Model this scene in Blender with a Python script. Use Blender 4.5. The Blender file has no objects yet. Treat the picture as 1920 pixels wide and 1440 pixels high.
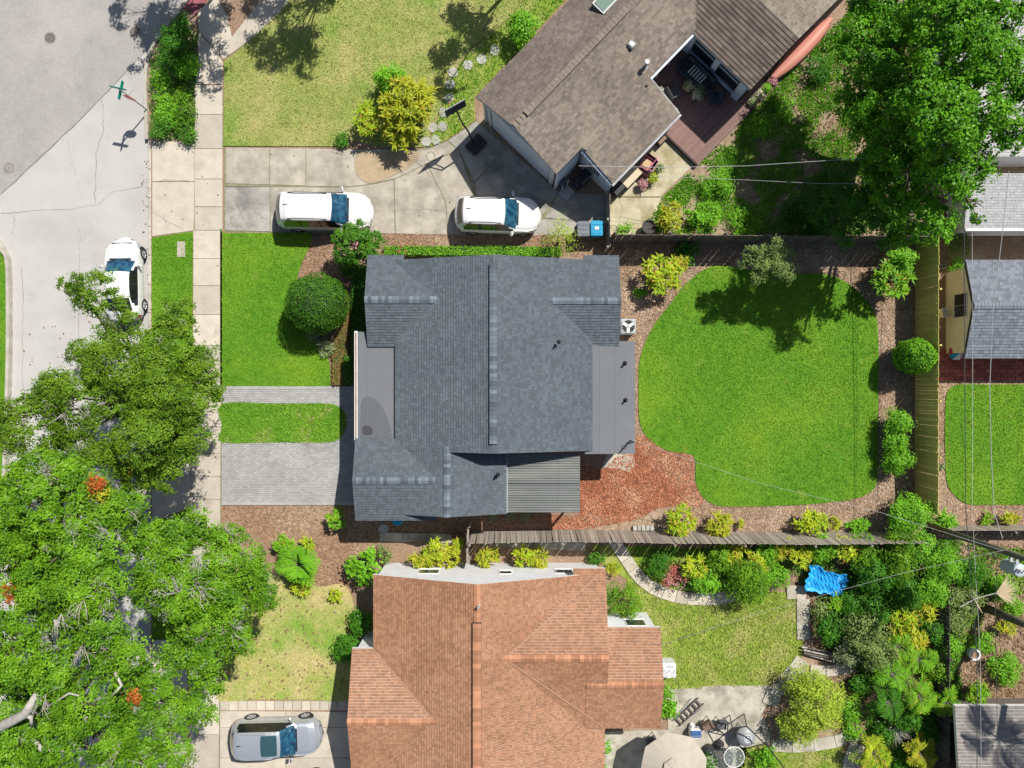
import bpy, bmesh, math, random
import numpy as np
from mathutils import Vector, Matrix

# ---------------------------------------------------------------- camera, world, sun, exposure
sc = bpy.context.scene
H = 37.0                      # drone height in metres, looking straight down
cam = bpy.data.cameras.new('camera')
cam.lens = 25.0; cam.sensor_width = 36.0; cam.clip_start = 0.5; cam.clip_end = 2000
camo = bpy.data.objects.new('camera', cam); sc.collection.objects.link(camo)
camo.location = (0, 0, H); sc.camera = camo
SUNV = Vector((0.51, 0.60, 1.0)).normalized()
EL = math.asin(SUNV.z); AZ = math.atan2(SUNV.x, SUNV.y)
w = bpy.data.worlds.new('World'); sc.world = w; w.use_nodes = True
nt = w.node_tree
sky = nt.nodes.new('ShaderNodeTexSky'); sky.sky_type = 'NISHITA'; sky.sun_disc = False
sky.sun_elevation = EL; sky.sun_rotation = AZ; sky.air_density = 1.0; sky.dust_density = 1.2
bg = nt.nodes['Background']; bg.inputs['Strength'].default_value = 0.07
nt.links.new(sky.outputs[0], bg.inputs[0])
sun = bpy.data.lights.new('sun', 'SUN'); sun.energy = 5.0; sun.angle = math.radians(0.53); sun.color = (1, 0.955, 0.88)
suno = bpy.data.objects.new('sun', sun); sc.collection.objects.link(suno)
suno.rotation_euler = SUNV.to_track_quat('Z', 'Y').to_euler(); suno.location = (20, 24, 60)
sc.view_settings.view_transform = 'Standard'; sc.view_settings.look = 'None'
sc.view_settings.exposure = 0.27; sc.view_settings.gamma = 1.0
sc.cycles.use_denoising = True
sc.cycles.max_bounces = 6; sc.cycles.transparent_max_bounces = 8

C = sc.collection
R = math.radians
rnd = random.Random(7)
rng = np.random.default_rng(11)

def P(px, py, z=0.0):
    "point at height z that the photograph shows at pixel (px, py)"
    s = (H - z) / 1333.333
    return Vector(((px - 960) * s, (720 - py) * s, z))
def P2(px, py, z=0.0):
    p = P(px, py, z); return (p.x, p.y)

# ---------------------------------------------------------------- object helpers
def tag(o, label=None, cat=None, group=None, kind=None):
    if label: o['label'] = label
    if cat: o['category'] = cat
    if group: o['group'] = group
    if kind: o['kind'] = kind
    return o
def thing(name, label, cat, loc=(0, 0, 0), rotz=0.0, group=None):
    o = bpy.data.objects.new(name, None); C.objects.link(o)
    o.empty_display_size = 0.3
    o.location = loc; o.rotation_euler = (0, 0, rotz)
    return tag(o, label, cat, group)
def addobj(name, me, mat, parent=None, world=False, origin=None):
    if mat is not None and len(me.materials) == 0: me.materials.append(mat)
    o = bpy.data.objects.new(name, me); C.objects.link(o)
    if parent is not None:
        o.parent = parent
        if world:
            l = Vector(parent.location)
            if parent.parent is not None: l = l + Vector(parent.parent.location)
            o.location = -l
    elif origin is not None:
        me.transform(Matrix.Translation(-Vector(origin))); o.location = origin
    return o
def copytree(o, parent=None):
    c = o.copy(); C.objects.link(c)
    if parent is not None: c.parent = parent
    for ch in o.children: copytree(ch, c)
    return c
def quadmesh(name, V, F=None):
    "fast mesh of quads; V (n,3), F (m,4)"
    V = np.asarray(V, dtype=np.float32).reshape(-1, 3)
    if F is None: F = np.arange(len(V)).reshape(-1, 4)
    F = np.asarray(F, dtype=np.int32)
    me = bpy.data.meshes.new(name)
    me.vertices.add(len(V)); me.vertices.foreach_set('co', V.ravel())
    me.loops.add(F.size); me.loops.foreach_set('vertex_index', F.ravel())
    me.polygons.add(len(F)); me.polygons.foreach_set('loop_start', np.arange(len(F), dtype=np.int32) * 4)
    me.update(calc_edges=True)
    return me
class MB:
    def __init__(s): s.v = []; s.f = []
    def add(s, vs, fs):
        n = len(s.v); s.v += [tuple(v) for v in vs]; s.f += [tuple(i + n for i in f) for f in fs]; return s
    def box(s, c, d, rz=0.0, tilt=None, bev=0.0):
        x, y, z = d[0] / 2, d[1] / 2, d[2] / 2
        m = Matrix.Rotation(rz, 3, 'Z')
        if tilt is not None: m = m @ tilt
        c = Vector(c)
        if bev <= 0:
            vs = [c + m @ Vector((a * x, b * y, e * z)) for e in (-1, 1) for a, b in ((-1, -1), (1, -1), (1, 1), (-1, 1))]
            s.add(vs, [(3, 2, 1, 0), (4, 5, 6, 7), (0, 1, 5, 4), (1, 2, 6, 5), (2, 3, 7, 6), (3, 0, 4, 7)])
        else:
            b = min(bev, x * .9, y * .9, z * .9); pr = []
            def ring(xx, yy, bb): return [(-xx + bb, -yy), (xx - bb, -yy), (xx, -yy + bb), (xx, yy - bb), (xx - bb, yy), (-xx + bb, yy), (-xx, yy - bb), (-xx, -yy + bb)]
            vs = []
            for (k, zz) in ((b, -z), (0, -z + b), (0, z - b), (b, z)):
                vs += [c + m @ Vector((p[0], p[1], zz)) for p in ring(x - k, y - k, b)]
            fs = [tuple(reversed(range(8))), tuple(range(24, 32))]
            for r in range(3):
                for i in range(8):
                    j = (i + 1) % 8; fs.append((r * 8 + i, r * 8 + j, r * 8 + 8 + j, r * 8 + 8 + i))
            s.add(vs, fs)
        return s
    def tube(s, pts, rad, n=6, cap=True):
        pts = [Vector(p) for p in pts]
        if not hasattr(rad, '__len__'): rad = [rad] * len(pts)
        vs = []; fs = []
        for i, p in enumerate(pts):
            d = (pts[min(i + 1, len(pts) - 1)] - pts[max(i - 1, 0)])
            if d.length < 1e-9: d = Vector((0, 0, 1))
            d.normalize()
            a = d.orthogonal().normalized() if i == 0 else (a - d * a.dot(d)).normalized()
            b = d.cross(a)
            for k in range(n):
                t = 2 * math.pi * k / n
                vs.append(p + (a * math.cos(t) + b * math.sin(t)) * rad[i])
        for i in range(len(pts) - 1):
            for k in range(n):
                j = (k + 1) % n; fs.append((i * n + k, i * n + j, i * n + n + j, i * n + n + k))
        if cap:
            fs.append(tuple(reversed(range(n)))); fs.append(tuple(range((len(pts) - 1) * n, len(pts) * n)))
        return s.add(vs, fs)
    def lathe(s, prof, c=(0, 0, 0), n=20, cap=True):
        c = Vector(c); vs = []; fs = []
        for (r, z) in prof:
            for k in range(n):
                t = 2 * math.pi * k / n; vs.append(c + Vector((r * math.cos(t), r * math.sin(t), z)))
        m = len(prof)
        for i in range(m - 1):
            for k in range(n):
                j = (k + 1) % n; fs.append((i * n + k, i * n + j, i * n + n + j, i * n + n + k))
        if cap and prof[0][0] > 1e-4: fs.append(tuple(reversed(range(n))))
        if cap and prof[-1][0] > 1e-4: fs.append(tuple(range((m - 1) * n, m * n)))
        return s.add(vs, fs)
    def prism(s, poly, z0, z1):
        "poly: list of (x,y); z1 may be a function of (x,y)"
        n = len(poly)
        a = sum(poly[i][0] * poly[(i + 1) % n][1] - poly[(i + 1) % n][0] * poly[i][1] for i in range(n))
        if a < 0: poly = poly[::-1]
        f1 = z1 if callable(z1) else (lambda x, y: z1)
        f0 = z0 if callable(z0) else (lambda x, y: z0)
        vs = [(x, y, f0(x, y)) for x, y in poly] + [(x, y, f1(x, y)) for x, y in poly]
        fs = [tuple(reversed(range(n))), tuple(range(n, 2 * n))]
        for i in range(n):
            j = (i + 1) % n; fs.append((i, j, n + j, n + i))
        return s.add(vs, fs)
    def mesh(s, name, smooth=False):
        me = bpy.data.meshes.new(name); me.from_pydata(s.v, [], s.f); me.update()
        if smooth:
            for p in me.polygons: p.use_smooth = True
        return me
    def build(s, name, mat, parent=None, world=False, origin=None, smooth=False):
        return addobj(name, s.mesh(name, smooth), mat, parent, world, origin)

# ---------------------------------------------------------------- materials
def rgb(c): return (c[0], c[1], c[2], 1.0)
def new_mat(name):
    m = bpy.data.materials.new(name); m.use_nodes = True
    return m, m.node_tree, m.node_tree.nodes['Principled BSDF']
def noise(nt, vec, scale, detail=4, rough=.55):
    n = nt.nodes.new('ShaderNodeTexNoise'); n.inputs['Scale'].default_value = scale
    n.inputs['Detail'].default_value = detail; n.inputs['Roughness'].default_value = rough
    nt.links.new(vec, n.inputs['Vector']); return n.outputs[0]
def ramp(nt, fac, a, b):
    r = nt.nodes.new('ShaderNodeMapRange'); r.inputs[1].default_value = a; r.inputs[2].default_value = b
    nt.links.new(fac, r.inputs[0]); return r.outputs[0]
def mixc(nt, fac, a, b, mode='MIX'):
    m = nt.nodes.new('ShaderNodeMix'); m.data_type = 'RGBA'; m.blend_type = mode
    if hasattr(fac, 'node'): nt.links.new(fac, m.inputs[0])
    else: m.inputs[0].default_value = fac
    for s, i in ((a, 6), (b, 7)):
        if hasattr(s, 'node'): nt.links.new(s, m.inputs[i])
        else: m.inputs[i].default_value = rgb(s)
    return m.outputs[2]
def scalec(nt, col, fac, lo, hi):
    r = nt.nodes.new('ShaderNodeMapRange'); r.inputs[3].default_value = lo; r.inputs[4].default_value = hi
    nt.links.new(fac, r.inputs[0])
    v = nt.nodes.new('ShaderNodeVectorMath'); v.operation = 'SCALE'
    nt.links.new(col, v.inputs[0]); nt.links.new(r.outputs[0], v.inputs['Scale']); return v.outputs[0]
def mat(name, c1, c2=None, scale=4.0, c3=None, scale3=.4, lim3=(.5, .68), rough=.85, bump=0.0, bscale=30.0, island=0.0, objr=0.0,
        metal=0.0, spec=.3, coat=0.0, lim=(.35, .65), fine=0.0, stretch=None, c4=None, scale4=1.5, lim4=(.58, .7)):
    m, nt, b = new_mat(name)
    g = nt.nodes.new('ShaderNodeNewGeometry'); vec = g.outputs['Position']
    if stretch:
        mp = nt.nodes.new('ShaderNodeMapping'); mp.inputs['Scale'].default_value = stretch
        tc = nt.nodes.new('ShaderNodeTexCoord'); nt.links.new(tc.outputs['Object'], mp.inputs['Vector']); vec = mp.outputs[0]
    c2 = c2 or c1
    col = mixc(nt, ramp(nt, noise(nt, vec, scale), *lim), c1, c2)
    if c3: col = mixc(nt, ramp(nt, noise(nt, vec, scale3, 6, .6), *lim3), col, c3)
    if c4: col = mixc(nt, ramp(nt, noise(nt, vec, scale4, 5, .65), *lim4), col, c4)
    if island: col = scalec(nt, col, g.outputs['Random Per Island'], 1 - island, 1 + island)
    if objr:
        oi = nt.nodes.new('ShaderNodeObjectInfo'); col = scalec(nt, col, oi.outputs['Random'], 1 - objr, 1 + objr)
    if fine: col = scalec(nt, col, ramp(nt, noise(nt, vec, 14, 4, .8), .3, .7), 1 - fine, 1 + fine)
    nt.links.new(col, b.inputs['Base Color'])
    b.inputs['Roughness'].default_value = rough; b.inputs['Metallic'].default_value = metal
    b.inputs['Specular IOR Level'].default_value = spec; b.inputs['Coat Weight'].default_value = coat
    if bump:
        bp = nt.nodes.new('ShaderNodeBump'); bp.inputs['Strength'].default_value = bump; bp.inputs['Distance'].default_value = .03
        nt.links.new(noise(nt, vec, bscale, 5, .65), bp.inputs['Height']); nt.links.new(bp.outputs[0], b.inputs['Normal'])
    return m
def leafmat(name, c1, c2, c3=None, trans=.3, rough=.45, pos=1.2, f3=.12):
    m, nt, b = new_mat(name)
    g = nt.nodes.new('ShaderNodeNewGeometry')
    n = ramp(nt, noise(nt, g.outputs['Position'], pos, 3), .38, .62)
    a = nt.nodes.new('ShaderNodeMath'); a.operation = 'MULTIPLY_ADD'; a.inputs[1].default_value = .45
    mm = nt.nodes.new('ShaderNodeMath'); mm.operation = 'MULTIPLY'; mm.inputs[1].default_value = .55
    nt.links.new(n, mm.inputs[0]); nt.links.new(g.outputs['Random Per Island'], a.inputs[0]); nt.links.new(mm.outputs[0], a.inputs[2])
    col = mixc(nt, a.outputs[0], c1, c2)
    if c3:
        w_ = nt.nodes.new('ShaderNodeTexWhiteNoise'); w_.noise_dimensions = '1D'
        nt.links.new(g.outputs['Random Per Island'], w_.inputs['W'])
        lt = nt.nodes.new('ShaderNodeMath'); lt.operation = 'LESS_THAN'; lt.inputs[1].default_value = f3
        nt.links.new(w_.outputs['Value'], lt.inputs[0])
        col = mixc(nt, lt.outputs[0], col, c3)
    nt.links.new(col, b.inputs['Base Color']); b.inputs['Roughness'].default_value = rough
    b.inputs['Specular IOR Level'].default_value = .18
    tr = nt.nodes.new('ShaderNodeBsdfTranslucent'); nt.links.new(col, tr.inputs[0])
    mx = nt.nodes.new('ShaderNodeMixShader'); mx.inputs[0].default_value = trans
    nt.links.new(b.outputs[0], mx.inputs[1]); nt.links.new(tr.outputs[0], mx.inputs[2])
    nt.links.new(mx.outputs[0], nt.nodes['Material Output'].inputs[0])
    return m
def glassmat(name, c, rough=.06):
    m, nt, b = new_mat(name); b.inputs['Base Color'].default_value = rgb(c); b.inputs['Roughness'].default_value = rough
    b.inputs['Specular IOR Level'].default_value = .6; b.inputs['Coat Weight'].default_value = .5; b.inputs['Coat Roughness'].default_value = .03
    return m

m_soil = mat('mulch soil', (.32, .215, .145), (.22, .14, .09), 9, c3=(.38, .285, .205), scale3=.5, bump=.8, bscale=22, fine=.35)
m_mulch = mat('mulch chips', (.37, .23, .14), (.25, .14, .08), 3, c3=(.41, .30, .20), scale3=.35, island=.55, rough=.9)
m_palemulch = mat('pale mulch chips', (.43, .305, .205), (.28, .185, .12), 3, c3=(.50, .385, .28), scale3=.35, island=.5, rough=.9)
m_redmulch = mat('red mulch chips', (.44, .18, .095), (.32, .115, .06), 3, c3=(.50, .27, .16), scale3=.6, island=.5, rough=.9)
m_redsoil = mat('red mulch soil', (.27, .105, .055), (.18, .065, .035), 9, bump=.8, bscale=22, fine=.35)
m_sandy = mat('sandy backyard dirt', (.34, .26, .17), (.24, .175, .11), 3, c3=(.17, .16, .06), scale3=.8, bump=.5, bscale=15, fine=.25)
m_asphalt = mat('weathered asphalt', (.335, .32, .30), (.30, .287, .268), 1.2, c3=(.37, .352, .325), scale3=.18, bump=.25, bscale=60, fine=.17, c4=(.27, .255, .235), scale4=.8, lim4=(.6, .8))
m_road = mat('road concrete', (.455, .44, .42), (.425, .41, .39), .9, c3=(.37, .355, .335), scale3=.22, lim3=(.5, .75), bump=.12, bscale=50, fine=.07, c4=(.33, .315, .295), scale4=.55, lim4=(.6, .85))
m_walk = mat('sidewalk concrete', (.50, .45, .375), (.44, .39, .32), 1.6, c3=(.36, .32, .26), scale3=.9, lim3=(.55, .75), bump=.15, bscale=45, fine=.08, objr=.17)
m_drive = mat('stained driveway concrete', (.45, .41, .34), (.33, .298, .24), 1.1, c3=(.20, .185, .155), scale3=.7, lim3=(.47, .75), bump=.2, bscale=40, fine=.12, objr=.06, c4=(.27, .25, .21), scale4=2.2, lim4=(.56, .78))
m_darkdrive = mat('dark driveway concrete', (.40, .375, .33), (.28, .265, .24), 1.1, c3=(.17, .165, .15), scale3=.6, bump=.2, bscale=40, fine=.15, objr=.06)  # dark slab concrete; by the garage it puts house shade into the colour
m_patio = mat('weathered patio concrete', (.46, .43, .36), (.34, .31, .25), 1.4, c3=(.22, .20, .16), scale3=.7, bump=.3, bscale=30, fine=.18, objr=.07)
m_patioy = mat('yellowed patio concrete', (.50, .45, .32), (.38, .34, .22), 1.4, c3=(.28, .24, .12), scale3=.8, bump=.3, bscale=30, fine=.14)
m_kerb = mat('kerb concrete', (.48, .45, .39), (.37, .34, .29), 2, bump=.2, bscale=40, fine=.1, objr=.08)
m_crack = mat('crack', (.29, .275, .255), (.20, .19, .175), 6)
m_joint = mat('mossy joint', (.17, .18, .08), (.26, .24, .17), 4)
m_paver = mat('grey pavers', (.395, .388, .38), (.31, .305, .30), .5, c3=(.235, .23, .225), scale3=.45, lim3=(.55, .75), island=.12, rough=.9, bump=.1)
m_paverjoint = mat('paver joint sand', (.22, .21, .195), (.17, .16, .15), 9)
m_redpaver = mat('red brick paver', (.42, .12, .085), (.33, .085, .06), 3, objr=.28, bump=.2, fine=.1)
m_sand = mat('sand stain', (.42, .32, .20), (.36, .275, .175), 2, c3=(.25, .21, .14), scale3=1.1, fine=.1)
m_tactile = mat('red tactile paving', (.30, .10, .11), (.24, .08, .09), 5)
m_stone = mat('stepping stone', (.42, .41, .37), (.32, .31, .27), 5, objr=.15, bump=.3, fine=.15)

def lawnmat(name, c1, c2, c3, s3=.22, l3=(.45, .7), c4=None, s4=.9, l4=(.55, .75), isl=0.0):
    return mat(name, c1, c2, 2.5, c3=c3, scale3=s3, lim3=l3, c4=c4, scale4=s4, lim4=l4, rough=.8, bump=.7 if not isl else 0, bscale=28, fine=.3 if not isl else 0, island=isl, spec=.15)
G1 = ((.104, .246, .015), (.078, .208, .012), (.155, .282, .018))
m_lawn = lawnmat('lush lawn', *G1, c4=(.20, .29, .035), s4=1.3, l4=(.58, .78)); m_lawnb = lawnmat('lush grass blades', *[tuple(x * 1.3 for x in c) for c in G1], c4=(.27, .37, .05), s4=1.3, l4=(.58, .78), isl=.28)
GB = ((.285, .315, .085), (.22, .275, .065), (.37, .345, .13))
m_bahia = lawnmat('dry lawn', *GB, s3=.5, c4=(.14, .28, .03), s4=.28, l4=(.53, .68)); m_bahiab = lawnmat('dry grass blades', *[tuple(x * 1.2 for x in c) for c in GB], s3=.5, c4=(.16, .32, .04), s4=.28, l4=(.53, .68), isl=.35)
GS = ((.40, .37, .14), (.30, .33, .085), (.47, .39, .19))
m_sdry = lawnmat('sunburnt lawn', *GS, s3=.6, c4=(.20, .32, .05), s4=.5, l4=(.46, .66)); m_sdryb = lawnmat('sunburnt grass blades', *[tuple(x * 1.2 for x in c) for c in GS], s3=.6, c4=(.22, .36, .055), s4=.5, l4=(.46, .66), isl=.35)
GY = ((.25, .31, .05), (.165, .25, .03), (.34, .33, .11))
m_yard = lawnmat('patchy lawn', *GY, s3=.7, c4=(.28, .23, .12), s4=1.1, l4=(.6, .72)); m_yardb = lawnmat('patchy grass blades', *[tuple(x * 1.25 for x in c) for c in GY], s3=.7, isl=.4)
m_wild = leafmat('weeds', (.11, .32, .02), (.25, .52, .04), trans=.25)
m_isleb = lawnmat('island grass blades', (.16, .36, .03), (.13, .30, .026), (.22, .40, .04), c4=(.42, .40, .16), s4=.9, l4=(.56, .68), isl=.3)

def roofmat(name, a, b, c, isl=.28):
    return mat(name, a, b, 1.0, c3=c, scale3=.35, lim3=(.45, .75), island=isl, rough=.95, bump=.15, bscale=60, fine=.12, spec=.1)
m_grey = roofmat('slate grey shingles', (.106, .124, .143), (.096, .113, .131), (.117, .136, .155), .16)
m_orange = roofmat('terracotta shingles', (.345, .180, .105), (.30, .152, .088), (.385, .212, .130), .19)
m_brown = roofmat('brown weathered shingles', (.215, .181, .147), (.170, .142, .115), (.255, .218, .178), .24)
m_brownd = roofmat('dark brown shingles', (.150, .118, .10), (.128, .10, .086), (.175, .145, .122), .28)
m_browne = roofmat('purple brown shingles', (.168, .138, .120), (.138, .112, .098), (.205, .172, .148), .2)
m_shed = roofmat('blue grey shingles', (.17, .195, .225), (.15, .17, .20), (.20, .22, .25), .22)
m_pale = roofmat('pale grey shingles', (.40, .40, .40), (.36, .36, .37), (.43, .43, .43), .10)
m_greyb = roofmat('grey brown shingles', (.24, .22, .205), (.205, .19, .178), (.27, .245, .225), .13)
m_greycap = mat('slate grey ridge caps', (.135, .16, .19), (.115, .138, .165), 2, objr=.38, rough=.95, fine=.12, spec=.1)
m_orangecap = mat('terracotta ridge caps', (.43, .215, .125), (.36, .175, .10), 2, objr=.25, rough=.95, fine=.12, spec=.1)
m_flat = mat('flat roof membrane', (.155, .162, .173), (.14, .146, .157), .6, c3=(.175, .18, .19), scale3=.3, rough=.8, fine=.05)
m_trimw = mat('white trim', (.74, .74, .73), (.66, .66, .64), 3, rough=.6)
m_trimg = mat('grimy pale trim', (.42, .42, .43), (.33, .33, .33), 3, rough=.7)
m_trimd = mat('dark drip edge', (.05, .055, .06), (.04, .04, .045), 3, rough=.6)
m_bluew = mat('pale blue siding', (.66, .73, .82), (.60, .67, .76), 1.5, rough=.7, fine=.04)
m_whitew = mat('white stucco', (.72, .73, .74), (.66, .67, .68), 1.5, rough=.8, fine=.04, bump=.1)
m_cream = mat('cream stucco', (.76, .75, .72), (.70, .69, .66), 1.5, rough=.8, c3=(.60, .58, .53), scale3=.9, lim3=(.55, .8), fine=.05)
m_greyw = mat('grey painted wall', (.42, .43, .44), (.38, .39, .40), 1.5, rough=.8)
m_pane = glassmat('window pane', (.02, .03, .04))
m_garage = mat('blue grey garage door', (.74, .79, .85), (.69, .74, .80), 2, rough=.55)
m_poly = mat('corrugated roofing', (.17, .18, .175), (.135, .143, .138), .8, c3=(.25, .255, .215), scale3=.5, rough=.4, stretch=(.3, 3, 1), c4=(.10, .107, .10), scale4=1.2)
m_metal = mat('galvanised metal', (.42, .43, .44), (.34, .35, .36), 6, rough=.45, metal=.15)
m_lgrey = mat('light grey plastic', (.50, .51, .52), (.44, .45, .46), 6, rough=.5)
m_black = mat('black metal', (.022, .022, .024), (.03, .03, .03), 5, rough=.5)
m_dark = mat('dark rubber', (.018, .018, .02), (.028, .028, .03), 8, rough=.8)
m_wood = mat('grey weathered boards', (.33, .285, .235), (.235, .20, .165), 4, objr=.28, rough=.9, stretch=(9, 9, 1.2), c3=(.40, .36, .31), scale3=2)
m_yfence = mat('yellow pine boards', (.62, .52, .16), (.53, .44, .13), 2, objr=.10, rough=.8, stretch=(9, 9, 1.2), c3=(.46, .38, .12), scale3=2)
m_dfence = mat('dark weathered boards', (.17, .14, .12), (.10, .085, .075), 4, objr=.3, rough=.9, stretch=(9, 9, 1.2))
m_deck = mat('red brown deck boards', (.25, .15, .13), (.20, .115, .10), 4, objr=.14, rough=.75, stretch=(1, 8, 8))
m_bark = mat('bark', (.20, .165, .125), (.12, .10, .075), 6, rough=.95, bump=.6, bscale=14)
m_palebark = mat('pale grey bark', (.46, .43, .38), (.32, .30, .27), 5, rough=.95, bump=.5, bscale=14)
m_pole = mat('utility pole wood', (.17, .165, .115), (.12, .115, .085), 3, rough=.9, stretch=(8, 8, .8))
m_wire = mat('cable', (.05, .05, .055), (.07, .07, .075), 2, rough=.6)
m_wirep = mat('pale cable', (.52, .52, .52), (.40, .40, .40), 2, rough=.6)

L_oak = leafmat('oak leaves', (.040, .130, .007), (.212, .425, .018), trans=.22)  # broad tone spread puts lit highlights and dark depths into leaf colour
L_oakd = leafmat('street oak leaves', (.050, .125, .009), (.195, .345, .020), trans=.22)
L_big = leafmat('maple leaves', (.032, .150, .006), (.170, .430, .014), trans=.24)
L_shade = leafmat('deep green leaves', (0.040, 0.140, 0.011), (0.085, 0.267, 0.016), trans=.25)
L_box = leafmat('clipped shrub leaves', (0.040, 0.141, 0.011), (0.112, 0.284, 0.020), trans=.18)
L_lime = leafmat('lime shrub leaves', (0.117, 0.337, 0.016), (0.249, 0.553, 0.032), trans=.3)
L_yel = leafmat('yellow green fronds', (0.223, 0.391, 0.018), (0.564, 0.648, 0.036), (.50, .33, .05), trans=.3, f3=.10)
L_gold = leafmat('golden fronds', (.24, .34, .02), (.54, .54, .035), (.48, .36, .04), trans=.3, f3=.10)
L_frond = leafmat('green fronds', (0.092, 0.270, 0.013), (0.262, 0.513, 0.027), (.36, .38, .04), trans=.3, f3=.10)
L_airy = leafmat('yellow green airy leaves', (0.249, 0.365, 0.032), (0.471, 0.594, 0.064), trans=.3)
L_grey = leafmat('grey green leaves', (0.176, 0.237, 0.098), (0.338, 0.388, 0.195), trans=.22)
L_sage = leafmat('olive grey leaves', (.12, .19, .045), (.27, .36, .10), trans=.22)
L_pink = leafmat('pink flowers', (.46, .17, .20), (.60, .35, .34), trans=.2)
L_coral = leafmat('coral leaves', (.45, .11, .08), (.50, .20, .15), trans=.2)
L_red = leafmat('orange red leaves', (.40, .07, .02), (.46, .17, .03), trans=.2)
L_cover = leafmat('bronze ground cover', (0.135, 0.163, 0.033), (0.270, 0.237, 0.058), (.33, .11, .07), trans=.2, f3=.22)
L_litter = leafmat('fallen leaves', (.16, .09, .045), (.34, .24, .14), trans=.05)
L_moss = leafmat('grey moss', (.33, .33, .27), (.48, .47, .42), trans=.15)
# ---------------------------------------------------------------- the ground
def smooth_closed(pts, k=5):
    n = len(pts); out = []
    for i in range(n):
        p0, p1, p2, p3 = [np.array(pts[(i + j - 1) % n], float) for j in range(4)]
        for t in np.linspace(0, 1, k, endpoint=False):
            out.append(tuple(.5 * (2 * p1 + (p2 - p0) * t + (2 * p0 - 5 * p1 + 4 * p2 - p3) * t * t + (3 * p1 - p0 - 3 * p2 + p3) * t ** 3)))
    return out
def smooth_open(pts, k=6):
    out = []; n = len(pts)
    for i in range(n - 1):
        p0, p1, p2, p3 = [np.array(pts[min(max(i + j - 1, 0), n - 1)], float) for j in range(4)]
        for t in np.linspace(0, 1, k, endpoint=False):
            out.append(tuple(.5 * (2 * p1 + (p2 - p0) * t + (2 * p0 - 5 * p1 + 4 * p2 - p3) * t * t + (3 * p1 - p0 - 3 * p2 + p3) * t ** 3)))
    out.append(tuple(pts[-1])); return out
def px(pts): return [P2(*p) for p in pts]
def sheet(name, poly, z, m, thick=.1, parent=None, kind='structure'):
    o = MB().prism(poly, z - thick, z).build(name, m, parent)
    if parent is None: o['kind'] = kind
    return o
def inside(X, Y, poly):
    r = np.zeros(len(X), bool); n = len(poly)
    for i in range(n):
        x1, y1 = poly[i]; x2, y2 = poly[(i + 1) % n]
        if y1 == y2: continue
        c = ((y1 > Y) != (y2 > Y)) & (X < (x2 - x1) * (Y - y1) / (y2 - y1) + x1)
        r ^= c
    return r
def scatter(poly, dens, holes=()):
    a = np.array(poly); lo = a.min(0); hi = a.max(0)
    lo = np.maximum(lo, (-27.6, -20.6)); hi = np.minimum(hi, (27.6, 20.6))
    n = int((hi - lo).prod() * dens)
    X = rng.uniform(lo[0], hi[0], n); Y = rng.uniform(lo[1], hi[1], n)
    k = inside(X, Y, poly)
    for h in holes: k &= ~inside(X, Y, h)
    return X[k], Y[k]
def blades(name, poly, dens, z, m, label, hgt=.045, wid=.020, holes=(), cat='grass', parent=None):
    X, Y = scatter(poly, dens, holes); n = len(X); X = X + rng.normal(0, .035, n); Y = Y + rng.normal(0, .035, n)
    ang = rng.uniform(0, 2 * math.pi, n); h = hgt * rng.uniform(.5, 1.3, n); lean = rng.uniform(.2, 1.3, n) * h * 1.3
    la = rng.uniform(0, 2 * math.pi, n); wv = wid * rng.uniform(.6, 1.4, n)
    V = np.zeros((n, 4, 3))
    dx = np.cos(ang) * wv; dy = np.sin(ang) * wv
    V[:, 0] = np.c_[X - dx, Y - dy, np.full(n, z)]; V[:, 1] = np.c_[X + dx, Y + dy, np.full(n, z)]
    tx = X + np.cos(la) * lean; ty = Y + np.sin(la) * lean
    V[:, 2] = np.c_[tx + dx * .3, ty + dy * .3, z + h]; V[:, 3] = np.c_[tx - dx * .3, ty - dy * .3, z + h]
    o = addobj(name, quadmesh(name, V), m, parent)
    return tag(o, label, cat, kind='stuff')
def chips(name, poly, dens, z, m, label, L=.085, W=.03, holes=(), cat='mulch', up=.05):
    X, Y = scatter(poly, dens, holes); n = len(X)
    a = rng.uniform(0, 2 * math.pi, n); l = L * rng.uniform(.5, 1.4, n) / 2; wv = W * rng.uniform(.6, 1.5, n) / 2
    Z = z + rng.uniform(.006, up, n); tl = rng.uniform(-.5, .5, n)
    u = np.c_[np.cos(a) * l, np.sin(a) * l, tl * l]; v = np.c_[-np.sin(a) * wv, np.cos(a) * wv, rng.uniform(-.6, .6, n) * wv]
    c = np.c_[X, Y, Z]
    V = np.stack([c - u - v, c + u - v, c + u + v, c - u + v], 1)
    return tag(addobj(name, quadmesh(name, V), m), label, cat, kind='stuff')
def ribbon(pts, wd, z, jit=.0):
    mb = MB(); n = len(pts); vs = []
    for i in range(n):
        p = Vector(pts[i]); d = (Vector(pts[min(i + 1, n - 1)]) - Vector(pts[max(i - 1, 0)])).normalized()
        nn = Vector((-d.y, d.x)) * wd * .5 * (1 + rnd.uniform(-jit, jit))
        vs += [(p.x - nn.x, p.y - nn.y, z), (p.x + nn.x, p.y + nn.y, z)]
    mb.add(vs, [(2 * i, 2 * i + 2, 2 * i + 3, 2 * i + 1) for i in range(n - 1)])
    return mb
def wobble(pts, amp, k=5):
    out = []
    for i in range(len(pts) - 1):
        a = Vector(pts[i]); b = Vector(pts[i + 1])
        for t in range(k):
            q = a.lerp(b, t / k); out.append((q.x + rnd.gauss(0, amp), q.y + rnd.gauss(0, amp)))
    out.append(tuple(pts[-1])); return out

sheet('ground', [(-400, -400), (400, -400), (400, 400), (-400, 400)], -.30, m_sandy, .2)
KX = P2(281, 0)[0]
ZR = -.13
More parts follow.
